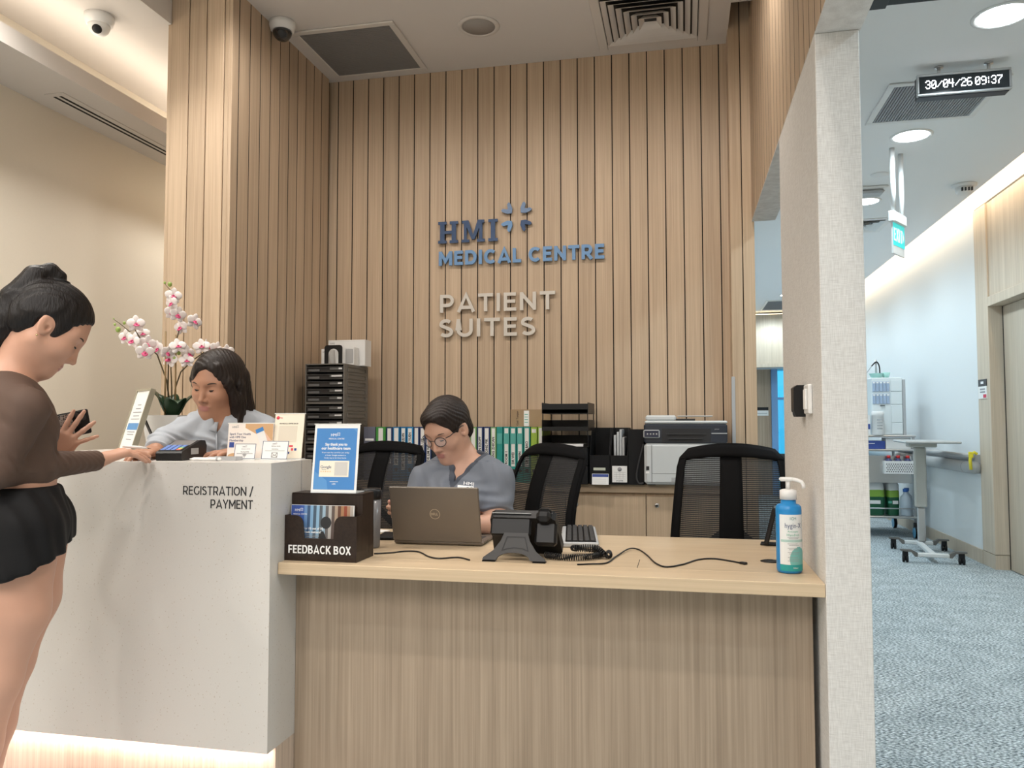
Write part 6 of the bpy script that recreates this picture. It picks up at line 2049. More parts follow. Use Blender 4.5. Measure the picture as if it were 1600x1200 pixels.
        for _ in range(1):
            sm = np.zeros_like(P)
            cn = np.zeros(n)
            for a_, b_ in ((0, 1), (1, 2), (2, 3), (3, 0)):
                np.add.at(sm, Q[:, a_], P[Q[:, b_]])
                np.add.at(cn, Q[:, a_], 1)
            P = P * 0.6 + 0.4 * sm / np.maximum(cn, 1)[:, None]
        lab = np.arange(n)
        while True:
            mn = lab[Q].min(1)
            new = lab.copy()
            for a_ in range(4):
                np.minimum.at(new, Q[:, a_], mn)
            new = new[new]
            if (new == lab).all():
                break
            lab = new
        u, ct = np.unique(lab, return_counts=True)
        keep = np.isin(lab, u[ct >= drop])
        mp = np.cumsum(keep) - 1
        Q = mp[Q[keep[Q[:, 0]]]]
        P = P[keep]
        me = bpy.data.meshes.new(name)
        me.vertices.add(len(P))
        me.vertices.foreach_set('co', P.astype(np.float32).ravel())
        me.loops.add(len(Q) * 4)
        me.loops.foreach_set('vertex_index', Q.astype(np.int32).ravel())
        me.polygons.add(len(Q))
        me.polygons.foreach_set('loop_start', np.arange(0, len(Q) * 4, 4, dtype=np.int32))
        me.polygons.foreach_set('use_smooth', np.ones(len(Q), bool))
        for m in (mats if isinstance(mats, (list, tuple)) else [mats]):
            me.materials.append(m)
        if pick is not None:
            me.polygons.foreach_set('material_index', pick(P[Q].mean(1)).astype(np.int32))
        me.update(calc_edges=True)
        return me


def rotm(yaw=0.0, pitch=0.0, roll=0.0):
    """head frame: x forward, y left, z up; pitch > 0 looks down; roll > 0 tips the crown to the person's right"""
    return np.array(RZ(yaw) @ RY(pitch) @ RX(roll))[:3, :3]


SKIN_A = mat('skin_fair', (0.60, 0.335, 0.235), 0.48, sss=0.04, vary=0.05, scale=14)
SKIN_B = mat('skin_tan', (0.42, 0.215, 0.135), 0.45, sss=0.03, vary=0.06, scale=14)
SKIN_C = mat('skin_light_tan', (0.53, 0.305, 0.215), 0.48, sss=0.04, vary=0.06, scale=14)
LIPS = mat('lip_rose', (0.43, 0.185, 0.155), 0.45)
BROW = mat('brow_brown', (0.045, 0.028, 0.02), 0.8)
LASH = mat('lash_black', (0.012, 0.009, 0.008), 0.6)
EYEW = mat('eye_white', (0.62, 0.58, 0.54), 0.3)
EYEB = mat('eye_iris', (0.02, 0.012, 0.008), 0.15)


def hair_mat(name, col):
    m = mat(name, col, 0.42, spec=0.3)
    N, L = m.node_tree.nodes, m.node_tree.links
    p = N['Principled BSDF']
    tc = N.new('ShaderNodeTexCoord')
    mp = N.new('ShaderNodeMapping')
    mp.inputs['Scale'].default_value = (230, 230, 40)
    nz = N.new('ShaderNodeTexNoise')
    nz.inputs['Scale'].default_value = 1
    nz.inputs['Detail'].default_value = 3
    b = N.new('ShaderNodeBump')
    b.inputs['Strength'].default_value = 0.55
    b.inputs['Distance'].default_value = 0.004
    L.new(tc.outputs['Object'], mp.inputs['Vector'])
    L.new(mp.outputs[0], nz.inputs['Vector'])
    L.new(nz.outputs['Fac'], b.inputs['Height'])
    L.new(b.outputs[0], p.inputs['Normal'])
    return m


HAIRK = hair_mat('black_hair', (0.010, 0.008, 0.008))
HAIRB = hair_mat('dark_brown_hair', (0.016, 0.010, 0.008))


class Head:
    def __init__(s, c, R_, sc=1.0):
        s.c, s.R, s.s = np.asarray(c, float), R_, sc

    def w(s, x, y, z):
        return s.c + s.R @ (np.array([x, y, z]) * s.s)

    def local(s, P):
        return ((P - s.c) @ s.R) / s.s

    def ell(s, S, c, r, k=0.02, op='add', rot=None, inf=0.0):
        S.ell(s.w(*c), np.array(r) * s.s, s.R if rot is None else s.R @ rot, k * s.s, op, inf)

    def cone(s, S, a, b, ra, rb, k=0.02, op='add'):
        S.cone(s.w(*a), s.w(*b), ra * s.s, rb * s.s, k * s.s, op)

    def sculpt(s, S):
        s.ell(S, (-0.014, 0, 0.032), (0.096, 0.074, 0.086), 0.02)            # skull
        s.ell(S, (0.022, 0, -0.022), (0.062, 0.060, 0.088), 0.035)           # face mass
        for q in (1, -1):
            s.cone(S, (0.0, q * 0.049, -0.050), (0.056, q * 0.013, -0.094), 0.018, 0.015, 0.035)   # jaw
            s.ell(S, (0.053, q * 0.036, -0.030), (0.026, 0.026, 0.026), 0.03)   # cheek
            s.cone(S, (0.073, q * 0.012, 0.018), (0.058, q * 0.046, 0.018), 0.011, 0.011, 0.022)   # brow ridge
        s.ell(S, (0.062, 0, -0.099), (0.019, 0.020, 0.016), 0.025)           # chin
        s.ell(S, (0.0635, 0, -0.066), (0.022, 0.030, 0.024), 0.022)           # mouth mound
        for q in (1, -1):
            s.ell(S, (0.094, q * 0.031, 0.000), (0.018, 0.019, 0.011), 0.014, 'sub')   # socket
            s.ell(S, (0.0665, q * 0.0305, -0.003), (0.0145, 0.0155, 0.0125), 0.006)    # lids over the eyeball
        s.cone(S, (0.080, 0, 0.006), (0.1005, 0, -0.038), 0.0060, 0.0090, 0.014)     # nose
        for q in (1, -1):
            s.ell(S, (0.089, q * 0.0115, -0.0425), (0.0095, 0.0066, 0.0068), 0.008)
        s.ell(S, (0.0850, 0, -0.0645), (0.0068, 0.0225, 0.0050), 0.006)      # lips
        s.ell(S, (0.0840, 0, -0.0735), (0.0070, 0.019, 0.0056), 0.005)
        s.cone(S, (0.0945, -0.020, -0.0690), (0.0945, 0.020, -0.0690), 0.0022, 0.0022, 0.003, 'sub')
        for q in (1, -1):
            rt = np.array(RX(q * 0.15) @ RY(-0.18) @ RZ(q * -0.35))[:3, :3]
            s.ell(S, (-0.006, q * 0.077, -0.006), (0.0185, 0.0065, 0.031), 0.006, 'add', rt)        # ear
            s.ell(S, (0.000, q * 0.0865, -0.002), (0.0105, 0.0085, 0.020), 0.004, 'sub', rt)
            s.ell(S, (0.004, q * 0.080, -0.010), (0.006, 0.010, 0.008), 0.003, 'sub')

    def pick(s, P):
        q = s.local(P)
        up = ((q[:, 2] + 0.0645) / 0.0054) ** 2 + (q[:, 1] / 0.0225) ** 2
        lo = ((q[:, 2] + 0.0735) / 0.0062) ** 2 + (q[:, 1] / 0.0195) ** 2
        return (((up < 1) | (lo < 1)) & (q[:, 0] > 0.070)).astype(int)

    def features(s, body, lid=0.6, brow=0.0022, lash=True):
        """brows, lash lines and the slit of the eye, children of the body"""
        MB().tube([s.w(0.0885 - 14.0 * t * t, t, -0.0690 - 0.0012 * math.cos(t * 150)) for t in [-0.0195 + i * 0.0039 for i in range(11)]], [0.0005 + 0.0007 * math.sin(PI * i / 10) for i in range(11)], 6).build('mouth_line', mat('mouth_shadow', (0.16, 0.05, 0.045), 0.7), body)
        for q in (1, -1):
            br = [s.w(0.0868 - 0.010 * t * t - 0.004 * t, q * (0.013 + 0.036 * t), 0.0155 + 0.0075 * math.sin(t * 2.2) - 0.003 * t) for t in [i / 8 for i in range(9)]]
            MB().tube(br, [0.0014 + brow * math.sin(PI * (0.12 + 0.80 * i / 8)) * (1 - 0.35 * i / 8) for i in range(9)], 8).build('eyebrow', BROW, body)
            pt = lambda t, dz, dx: s.w(0.0832 + dx - 0.0105 * abs(t) ** 2 - 0.0028 * t, q * (0.0305 + 0.0135 * t), -0.0055 + dz * (1 - t * t) + 0.0012 * t)
            if lid > 0.25:
                rows = [[pt(t, dz, -0.0012) for t in [-1 + i / 5 for i in range(11)]] for dz in (-0.0040, -0.0040 + 0.0085 * lid)]
                MB().grid(rows if q < 0 else rows[::-1]).build('eye', EYEW, body)
                rows = [[pt(t, dz, -0.0004) for t in [-0.42 + i * 0.105 for i in range(9)]] for dz in (-0.0038, -0.0038 + 0.0082 * lid)]
                MB().grid(rows if q < 0 else rows[::-1]).build('iris', EYEB, body)
            MB().tube([pt(t, -0.0040 + 0.0085 * lid, 0.0004) for t in [-1 + i / 5 for i in range(11)]], [0.0007 + 0.0014 * math.sin(PI * i / 10) for i in range(11)], 6).build('eyelashes', LASH, body)

    def hair_cap(s, S, t=0.010, line=None):
        s.ell(S, (-0.014, 0, 0.032), (0.096 + t, 0.074 + t, 0.086 + t), 0.0)


def hand(S, wrist, d, n, side, spec, sc=1.0, k=0.006):
    """palm and five fingers. d along the hand, n out of the palm, side to the thumb; spec = curl (radians) per finger, per joint, and spread"""
    wrist = np.asarray(wrist, float)
    d = np.asarray(d, float) / np.linalg.norm(d)
    n = np.asarray(n, float)
    n = n - d * n.dot(d)
    n /= np.linalg.norm(n)
    sd = np.cross(n, d)
    if sd.dot(np.asarray(side, float)) < 0:
        sd = -sd
    P = lambda a, b, c: wrist + (d * a + sd * b + n * c) * sc
    base = [(0.088, 0.026), (0.092, 0.008), (0.087, -0.010), (0.078, -0.026)]
    for a, b in base:
        S.cone(P(0.0, b * 0.55, 0), P(a, b, 0), 0.0145 * sc, 0.0105 * sc, 0.012)
    S.ell(P(0.035, 0.020, 0.008), np.array([0.022, 0.018, 0.018]) * sc, None, 0.015)
    lens = [(0.040, 0.025, 0.020), (0.044, 0.028, 0.021), (0.041, 0.026, 0.020), (0.032, 0.020, 0.018)]
    for i in range(4):
        p = P(base[i][0], base[i][1], 0)
        ang = 0.0
        sp = spec['spread'][i]
        dd = d * math.cos(sp) + sd * math.sin(sp)
        r = [0.0092, 0.0086, 0.0078, 0.0064] if i < 3 else [0.0080, 0.0074, 0.0068, 0.0056]
        for j in range(3):
            ang += spec['curl'][i][j]
            q = p + (dd * math.cos(ang) + n * math.sin(ang)) * lens[i][j] * sc
            S.cone(p, q, r[j] * sc, r[j + 1] * sc, k if j == 0 else 0.003)
            p = q
    p = P(0.018, 0.022, 0.006)
    for (a, b, c), r0, r1 in zip(spec['thumb'], (0.0135, 0.0100, 0.0085), (0.0100, 0.0086, 0.0068)):
        q = P(a, b, c)
        S.cone(p, q, r0 * sc, r1 * sc, 0.008)
        p = q


def person(name, label, me, o, a):
    ob = link(name, me, None, (o[0], o[1], 0), (0, 0, a))
    return tag(ob, label, 'person')


# ---------------------------------------------------------------- standing customer (x forward, y away from the lobby camera side, z up)
def build_customer():
    o, a = (-1.70, 1.837), R(42.8)
    H = Head((0.004, 0.0, 1.440), rotm(0.0, R(37), 0.0), 1.03)
    ax = (axis(-0.30, 0.36, 0.0055, [(-0.10, 0.33)], 0.0030), axis(-0.26, 0.30, 0.006, [(-0.09, 0.26)], 0.0034), axis(-0.005, 1.60, 0.009, [(1.03, 1.58)], 0.0025))

    def torso(S, inf=0.0, top=True):
        f = (V3(0.25, 1, 0), 1.0)
        sh = V3(-0.25, 1, 0)
        S.cone((-0.085, 0, 1.215), (-0.070, 0, 1.10), 0.086, 0.082, 0.03, inf=inf, flat=(sh, 1.42))
        S.cone((-0.070, 0, 1.10), (-0.062, 0, 1.03), 0.080, 0.080, 0.03, inf=inf, flat=(sh, 1.40))
        S.cone((-0.10, 0, 1.265), (-0.085, 0, 1.20), 0.060, 0.085, 0.03, inf=inf, flat=(sh, 1.5))
        for y, x in ((-0.062, -0.030), (0.070, -0.045)):
            S.ell((x, y, 1.165), (0.055, 0.055, 0.055), None, 0.04, inf=inf)

    def hips(S, inf=0.0):
        S.cone((-0.060, 0, 1.03), (-0.055, 0, 0.92), 0.085, 0.112, 0.03, inf=inf, flat=((0, 1, 0), 1.36))
        S.ell((-0.10, -0.06, 0.885), (0.085, 0.085, 0.085), None, 0.04, inf=inf)
        S.ell((-0.10, 0.06, 0.885), (0.085, 0.085, 0.085), None, 0.04, inf=inf)

    def legs(S, inf=0.0):
        for q, dx in ((-1, 0.0), (1, 0.025)):
            S.chain([(-0.048 + dx, q * 0.085, 0.90), (-0.055 + dx, q * 0.085, 0.70), (-0.092 + dx, q * 0.080, 0.53), (-0.128 + dx, q * 0.080, 0.37), (-0.165 + dx, q * 0.080, 0.10)], [0.096, 0.078, 0.057, 0.053, 0.034], 0.03, inf=inf)

    RSH, REL, RWR = V3(-0.040, -0.155, 1.215), V3(-0.100, -0.155, 1.060), V3(0.138, 0.128, 1.068)
    LSH, LEL, LWR = V3(-0.115, 0.150, 1.225), V3(-0.075, 0.205, 1.050), V3(0.030, 0.152, 1.066)

    def arms(S, inf=0.0):
        S.chain([(-0.085, -0.08, 1.245), RSH, REL, RWR], [0.046, 0.044, 0.037, 0.0235], 0.02, inf=inf)
        S.ell(REL * 0.7 + RWR * 0.3, (0.040, 0.036, 0.036), None, 0.03, inf=inf)
        S.chain([(-0.10, 0.08, 1.25), LSH, LEL, LWR], [0.05, 0.048, 0.038, 0.024], 0.02, inf=inf)
    S = Sculpt(ax)
    torso(S)
    hips(S)
    legs(S)
    arms(S)
    for q, dx in ((-1, 0.0), (1, 0.025)):
        S.chain([(-0.175 + dx, q * 0.08, 0.045), (-0.06 + dx, q * 0.09, 0.028)], [0.036, 0.030], 0.03)
    S.chain([H.w(-0.025, 0, -0.055), (-0.080, 0, 1.300), (-0.095, 0, 1.255)], [0.048, 0.050, 0.062], 0.025)
    H.sculpt(S)
    hand(S, RWR, (0.155, 0.09, 0.048), (0.25, 0.2, -1.0), (-0.5, 0.86, 0.3),
         {'curl': [(0.30, 0.35, 0.15), (0.38, 0.15, 0.05), (0.48, 0.25, 0.1), (0.52, 0.25, 0.1)], 'spread': [0.10, -0.02, -0.10, -0.20], 'thumb': [(0.052, 0.040, 0.004), (0.080, 0.040, 0.006), (0.105, 0.034, 0.006)]}, 0.98)
    hand(S, LWR, (0.40, -0.02, 0.85), (0.05, 1.0, 0.05), (-0.85, 0.0, 0.4),
         {'curl': [(0.05, 0.05, 0.05), (0.05, 0.05, 0.05), (0.05, 0.15, 0.1), (0.05, 0.15, 0.1)], 'spread': [0.02, -0.10, -0.42, -0.78], 'thumb': [(0.04, 0.05, 0.02), (0.065, 0.055, 0.035), (0.085, 0.05, 0.04)]}, 0.88)
    me = S.mesh('person', [SKIN_A, LIPS], H.pick)
    b = person('person', 'woman with high ponytail in brown long-sleeved top and black shorts leaning on the counter', me, o, a)
    H.features(b, 0.30, 0.0017)
    # top
    C = Sculpt(ax)
    torso(C, 0.007)
    arms(C, 0.006)
    C.func((-0.3, -0.3, 0.85), (0.2, 0.4, 1.04), lambda X, Y, Z: (Z - 0.992) + 0 * X + 0 * Y, 0.004)
    nk = H.w(-0.03, 0, -0.06)
    C.cone((-0.098, 0, 1.268), (-0.100, 0, 1.235), 0.066, 0.078, 0.02)
    C.cone((0.02, 0, 1.42), (-0.118, 0, 1.285), 0.075, 0.064, 0.006, 'sub')
    for W_, dv in ((RWR, RWR - REL), (LWR, LWR - LEL)):
        dv = dv / np.linalg.norm(dv)
        C.func(W_ - 0.07, W_ + 0.07, lambda X, Y, Z, W_=W_, dv=dv: -((X - W_[0]) * dv[0] + (Y - W_[1]) * dv[1] + (Z - W_[2]) * dv[2]) - 0.006, 0.003)
    fa = (RWR - REL) / np.linalg.norm(RWR - REL)
    C.warp((-0.10, -0.25, 1.00), (0.16, 0.16, 1.13), lambda X, Y, Z: 0.0006 * np.sin(((X - REL[0]) * fa[0] + (Y - REL[1]) * fa[1]) * 230 + 9 * np.sin(Z * 45 + X * 11)) * np.clip(((X - REL[0]) * fa[0] + (Y - REL[1]) * fa[1]) * 8 - 0.8, 0, 1))
    C.warp((-0.16, -0.26, 1.05), (0.06, 0.1, 1.27), lambda X, Y, Z: 0.0016 * np.sin(Z * 85 + X * 60 + 5 * np.sin(X * 31 + Z * 17 + Y * 20)) * np.sin(X * 23 + Z * 31 + 1.0))
    link('brown_top', C.mesh('brown_top', mat('brown_jersey', (0.098, 0.058, 0.042), 0.75, bump=0.15, scale=500)), b)
    # shorts
    C = Sculpt(ax)
    hips(C, 0.012)
    for q, dx in ((-1, 0.0), (1, 0.025)):
        C.chain([(-0.050 + dx, q * 0.088, 0.90), (-0.055 + dx, q * 0.092, 0.76)], [0.108, 0.116], 0.03)
    C.func((-0.35, -0.35, 0.7), (0.2, 0.35, 1.06), lambda X, Y, Z: (1.012 - Z) + 0 * X + 0 * Y, 0.003)
    C.func((-0.35, -0.35, 0.5), (0.2, 0.35, 0.93), lambda X, Y, Z: Z - (0.790 + 0.45 * np.maximum(X + 0.06, 0) - 0.30 * np.minimum(X + 0.06, 0) * 0.0) + 0.10 * (Y + 0.09) * 0, 0.003)
    C.warp((-0.3, -0.3, 0.75), (0.2, 0.3, 1.0), lambda X, Y, Z: 0.003 * np.sin(X * 90 + Y * 70 + Z * 25))
    link('black_shorts', C.mesh('black_shorts', mat('black_short_cloth', (0.006, 0.006, 0.007), 0.7, spec=0.25, bump=0.1, scale=300)), b)
    # hair
    hx_ = (axis(-0.22, 0.14, 0.0032), axis(-0.11, 0.11, 0.0032), axis(1.30, 1.64, 0.0032))
    C = Sculpt(hx_)
    H.hair_cap(C, 0.007)
    for q in (1, -1):
        H.ell(C, (0.024, q * 0.060, 0.010), (0.022, 0.014, 0.040), 0.012)
    H.ell(C, (-0.055, 0, -0.015), (0.052, 0.068, 0.062), 0.02)
    H.ell(C, (0.117, 0, -0.008), (0.076, 0.20, 0.088), 0.016, 'sub')
    H.ell(C, (0.035, 0, -0.125), (0.085, 0.20, 0.082), 0.004, 'sub')
    H.ell(C, (-0.004, -0.09, -0.016), (0.025, 0.04, 0.034), 0.004, 'sub')
    H.ell(C, (-0.004, 0.09, -0.016), (0.025, 0.04, 0.034), 0.004, 'sub')
    H.ell(C, (-0.055, 0, -0.125), (0.10, 0.2, 0.062), 0.004, 'sub')
    bs = V3(0.028, 0, 1.550)
    C.chain([H.w(-0.05, 0, 0.09), bs], [0.028, 0.017], 0.008)
    C.chain([bs, (0.026, 0, 1.580), (0.004, 0, 1.594), (-0.030, 0, 1.575), (-0.074, 0, 1.510), (-0.106, 0, 1.430), (-0.130, 0, 1.345)], [0.016, 0.017, 0.022, 0.032, 0.040, 0.042, 0.010], 0.006)
    C.warp((-0.22, -0.11, 1.3), (0.14, 0.11, 1.62), lambda X, Y, Z: 0.0011 * np.sin(Y * 420 + X * 60 + 2.5 * np.sin(Z * 70)))
    hr_ = link('hair', C.mesh('hair', HAIRK), b)
    MB().tube([bs + np.array([0.021 * math.cos(t) * 0.9, 0.022 * math.sin(t), 0.016 - 0.004 * math.cos(t)]) for t in [i * PI / 8 for i in range(16)]], 0.0075, 8, closed=True).build('hair_tie', BLACKM, hr_)
    MB().lathe([(0.0, -0.0032)] + [(0.0032 * math.cos(t), 0.0032 * math.sin(t)) for t in (-0.8, 0, 0.8)] + [(0.0, 0.0032)], 10, 0, T(*H.w(-0.003, -0.085, -0.040))).build('earring', mat('gold_stud', (0.75, 0.60, 0.35), 0.2, 1.0), b)
    # phone in the far hand and pen in the near hand: held things stay separate
    M = T(o[0], o[1], 0) @ RZ(a)
    ph_ = thing('mobile_phone', 'mobile phone in a patterned grey case held in the far hand of the standing woman', 'phone')
    xd = Vector((0.93, 0.28, 0.22)).normalized()
    zd = Vector((-0.16, -0.12, 0.98))
    zd = (zd - xd * zd.dot(xd)).normalized()
    yd = zd.cross(xd)
    PM_ = Matrix.Identity(4)
    for i, v in enumerate((xd, yd, zd)):
        for j in range(3):
            PM_[j][i] = v[j]
    place(ph_, M @ T(0.044, 0.170, 1.168) @ PM_)
    MB().box((-0.078, -0.004, -0.037), (0.078, 0.004, 0.037), 0, 0.0035).build('case', BLACKM, ph_)
    cm = mat('patterned_case', (0.36, 0.33, 0.32), 0.5)
    N, L = cm.node_tree.nodes, cm.node_tree.links
    vz = N.new('ShaderNodeTexVoronoi')
    vz.inputs['Scale'].default_value = 210
    tcx = N.new('ShaderNodeTexCoord')
    L.new(tcx.outputs['Object'], vz.inputs['Vector'])
    rpp = N.new('ShaderNodeValToRGB')
    rpp.color_ramp.elements[0].color = (0.03, 0.03, 0.032, 1)
    rpp.color_ramp.elements[0].position = 0.25
    rpp.color_ramp.elements[1].color = (0.52, 0.49, 0.47, 1)
    rpp.color_ramp.elements[1].position = 0.6
    L.new(vz.outputs['Distance'], rpp.inputs[0])
    L.new(rpp.outputs[0], N['Principled BSDF'].inputs['Base Color'])
    bx('patterned_back', (-0.074, -0.0052, -0.033), (0.030, -0.0041, 0.033), cm, ph_)
    bx('camera_block', (0.032, -0.0062, -0.010), (0.075, -0.0041, 0.034), BLACK, ph_, 0.001)
    for (x_, z_) in ((0.043, 0.024), (0.043, 0.004), (0.060, 0.014)):
        MB().lathe([(0.0, 0.0012), (0.007, 0.0012), (0.008, 0)], 14, 0, T(x_, -0.0063, z_) @ FRONT).build('camera_lens', DARKG, ph_)
    bx('screen', (-0.073, 0.0041, -0.033), (0.073, 0.0046, 0.033), mat('dim_screen', (0.03, 0.03, 0.035), 0.1), ph_)
    pe = thing('pen', 'white pen held in the near hand of the standing woman on the counter', 'pen')
    place(pe, M @ T(0.238, 0.205, 1.104) @ RZ(R(10)) @ RY(R(6)))
    MB().lathe([(0.0042, -0.03), (0.0046, 0.02), (0.0030, 0.036), (0.0012, 0.042)], 12, 0, RY(PI / 2)).build('barrel', WHITE, pe)
    MB().lathe([(0.0013, 0.0422), (0.0004, 0.052)], 10, 0, RY(PI / 2)).build('tip', BLACK, pe)
    return b


# ---------------------------------------------------------------- receptionist behind the white counter (x right, y away, z up)
def build_receptionist():
    o, a = (-1.684, 2.65), R(32.43)
    H = Head((-0.012, 0.0, 1.322), rotm(R(-90 - 36), R(14), R(-4)), 1.03)
    ax = (axis(-0.30, 0.28, 0.0055, [(-0.12, 0.08)], 0.0025), axis(-0.34, 0.36, 0.006, [(-0.30, 0.08)], 0.0034), axis(-0.005, 1.46, 0.009, [(1.04, 1.45)], 0.0025))
    RS, RE, RW = V3(-0.115, 0.015, 1.140), V3(-0.190, -0.060, 1.104), V3(-0.205, -0.195, 1.086)
    LS, LE, LW = V3(0.150, 0.035, 1.145), V3(0.165, -0.020, 1.000), V3(0.060, -0.140, 1.075)

    def torso(S, inf=0.0):
        S.cone((0.018, 0.035, 1.150), (0.022, 0.08, 1.02), 0.085, 0.090, 0.03, inf=inf, flat=((1, 0.1, 0), 1.5))
        S.cone((0.022, 0.08, 1.02), (0.024, 0.15, 0.90), 0.088, 0.088, 0.03, inf=inf, flat=((1, 0.1, 0), 1.4))
        S.cone((0.012, 0.02, 1.185), (0.018, 0.04, 1.13), 0.055, 0.080, 0.03, inf=inf, flat=((1, 0.1, 0), 1.5))
        for x in (-0.045, 0.075):
            S.ell((x, -0.025, 1.085), (0.055, 0.05, 0.055), None, 0.04, inf=inf)

    def hips(S, inf=0.0):
        S.cone((0.024, 0.15, 0.90), (0.024, 0.18, 0.82), 0.088, 0.112, 0.03, inf=inf, flat=((1, 0, 0), 1.4))
        for q in (-1, 1):
            S.chain([(0.024 + q * 0.085, 0.18, 0.82), (0.024 + q * 0.085, 0.15, 0.45), (0.024 + q * 0.085, 0.19, 0.09)], [0.092, 0.060, 0.040], 0.03, inf=inf)

    def arms(S, inf=0.0):
        S.chain([(-0.04, 0.03, 1.170), RS, RE, RW], [0.05, 0.050, 0.041, 0.025], 0.02, inf=inf)
        S.chain([(0.08, 0.03, 1.175), LS, LE, LW], [0.05, 0.050, 0.041, 0.025], 0.02, inf=inf)
    S = Sculpt(ax)
    torso(S)
    hips(S)
    arms(S)
    for q in (-1, 1):
        S.chain([(0.024 + q * 0.085, 0.20, 0.04), (0.024 + q * 0.085, 0.08, 0.03)], [0.036, 0.030], 0.03)
    S.chain([H.w(-0.025, 0, -0.055), (0.008, 0.015, 1.205), (0.014, 0.03, 1.16)], [0.047, 0.048, 0.060], 0.025)
    H.sculpt(S)
    hand(S, RW, (-0.06, -0.15, -0.012), (-0.1, 0.1, -1), (0.9, -0.3, 0), {'curl': [(0.1, 0.25, 0.2), (0.12, 0.25, 0.2), (0.15, 0.3, 0.2), (0.2, 0.3, 0.2)], 'spread': [0.12, 0.02, -0.08, -0.18], 'thumb': [(0.045, 0.045, 0.004), (0.072, 0.056, 0.006), (0.095, 0.058, 0.008)]}, 0.95)
    hand(S, LW, (-0.13, -0.10, -0.005), (0, 0, -1), (-0.6, 0.7, 0), {'curl': [(0.1, 0.25, 0.2), (0.12, 0.25, 0.2), (0.15, 0.3, 0.2), (0.2, 0.3, 0.2)], 'spread': [0.12, 0.02, -0.08, -0.18], 'thumb': [(0.045, 0.045, 0.004), (0.072, 0.056, 0.006), (0.095, 0.058, 0.008)]}, 0.92)
    me = S.mesh('person', [SKIN_B, LIPS], H.pick)
    b = person('person', 'woman with loose dark hair in light grey shirt leaning over behind the white counter', me, o, a)
    H.features(b, 0.55, 0.0022)
    C = Sculpt(ax)
    torso(C, 0.010)
    arms(C, 0.010)
    C.func((-0.3, -0.2, 0.6), (0.3, 0.36, 0.95), lambda X, Y, Z: (Z - 0.865) + 0 * X + 0 * Y, 0.003)
    fwd = V3(-0.35, -0.94, 0)
    C.cone((0.006, 0.01, 1.26), (0.010, 0.012, 1.185), 0.056, 0.054, 0.005, 'sub')
    C.func((-0.1, -0.2, 1.10), (0.1, 0.0, 1.26), lambda X, Y, Z: np.maximum(np.abs(X + 0.010 - (Y + 0.05) * 0.1) - 0.32 * (Z - 1.135), Y - 0.0), 0.004)
    C.warp((-0.3, -0.3, 1.0), (0.3, 0.2, 1.24), lambda X, Y, Z: 0.0030 * np.sin(X * 75 + Z * 95 + 4 * np.sin(Z * 30 + Y * 25)))
    for W_, dv in ((RW, RW - RE), (LW, LW - LE)):
        dv = dv / np.linalg.norm(dv)
        C.func(W_ - 0.07, W_ + 0.07, lambda X, Y, Z, W_=W_, dv=dv: -((X - W_[0]) * dv[0] + (Y - W_[1]) * dv[1] + (Z - W_[2]) * dv[2]) - 0.004, 0.003)
    SHIRT = mat('grey_blue_shirt', (0.40, 0.435, 0.485), 0.75, bump=0.12, scale=420)
    sh_o = link('shirt', C.mesh('shirt', SHIRT), b)
    # collar leaves and placket
    for q in (-1, 1):
        rows = []
        for i in range(9):
            t = i / 8
            an = -PI / 2 + q * (0.30 + 2.3 * t)
            r0 = 0.055
            cx_, cy_ = 0.010, 0.010
            drop = 0.034 * (1 - t) ** 0.6 + 0.006
            p0 = V3(cx_ + r0 * math.cos(an), cy_ + r0 * math.sin(an), 1.186 + 0.028 * t)
            p1 = V3(cx_ + (r0 + 0.028) * math.cos(an), cy_ + (r0 + 0.026) * math.sin(an) - 0.014 * (1 - t), 1.186 + 0.020 * t - drop)
            rows.append([p0 + (p1 - p0) * s_ + V3(0, -0.004 * math.sin(PI * s_), 0.004 * math.sin(PI * s_)) for s_ in (0, .33, .66, 1)])
        MB().grid(rows if q > 0 else rows[::-1], thick=0.003).build('collar', SHIRT, sh_o)
    MB().tube([(-0.014, -0.066, 1.140), (-0.012, -0.082, 1.10), (-0.008, -0.083, 1.06), (0.0, -0.06, 1.0)], 0.0035, 8).build('placket', SHIRT, sh_o)
    C = Sculpt(ax)
    hips(C, 0.010)
    C.func((-0.3, -0.2, 0.8), (0.3, 0.36, 1.05), lambda X, Y, Z: (0.905 - Z) + 0 * X + 0 * Y, 0.003)
    C.func((-0.3, -0.2, -0.1), (0.3, 0.36, 0.2), lambda X, Y, Z: (Z - 0.075) + 0 * X + 0 * Y, 0.003)
    link('trousers', C.mesh('trousers', mat('dark_trousers', (0.02, 0.022, 0.03), 0.7)), b)
    # hair: parted, one side tucked back, the other falling over the shoulder
    hx_ = (axis(-0.16, 0.16, 0.0032), axis(-0.14, 0.15, 0.0032), axis(1.05, 1.46, 0.0034))
    C = Sculpt(hx_)
    H.hair_cap(C, 0.011)
    H.ell(C, (0.115, 0.008, -0.026), (0.080, 0.061, 0.108), 0.014, 'sub')
    H.ell(C, (0.060, 0.0, -0.12), (0.085, 0.060, 0.09), 0.006, 'sub')
    lk = lambda pts, rs: C.chain([H.w(*p) for p in pts], rs, 0.010)
    lk([(0.055, 0.045, 0.075), (0.040, 0.072, 0.02), (0.015, 0.080, -0.06)], [0.016, 0.018, 0.020])
    lk([(-0.02, 0.06, 0.06), (-0.012, 0.082, 0.0), (-0.010, 0.085, -0.07)], [0.02, 0.018, 0.020])
    lk([(-0.02, -0.06, 0.06), (-0.012, -0.080, 0.0), (-0.010, -0.080, -0.06)], [0.02, 0.016, 0.014])
    C.chain([H.w(0.012, 0.080, -0.05), (0.058, -0.022, 1.22), (0.060, -0.030, 1.15), (0.055, -0.042, 1.075)], [0.024, 0.028, 0.027, 0.010], 0.012)
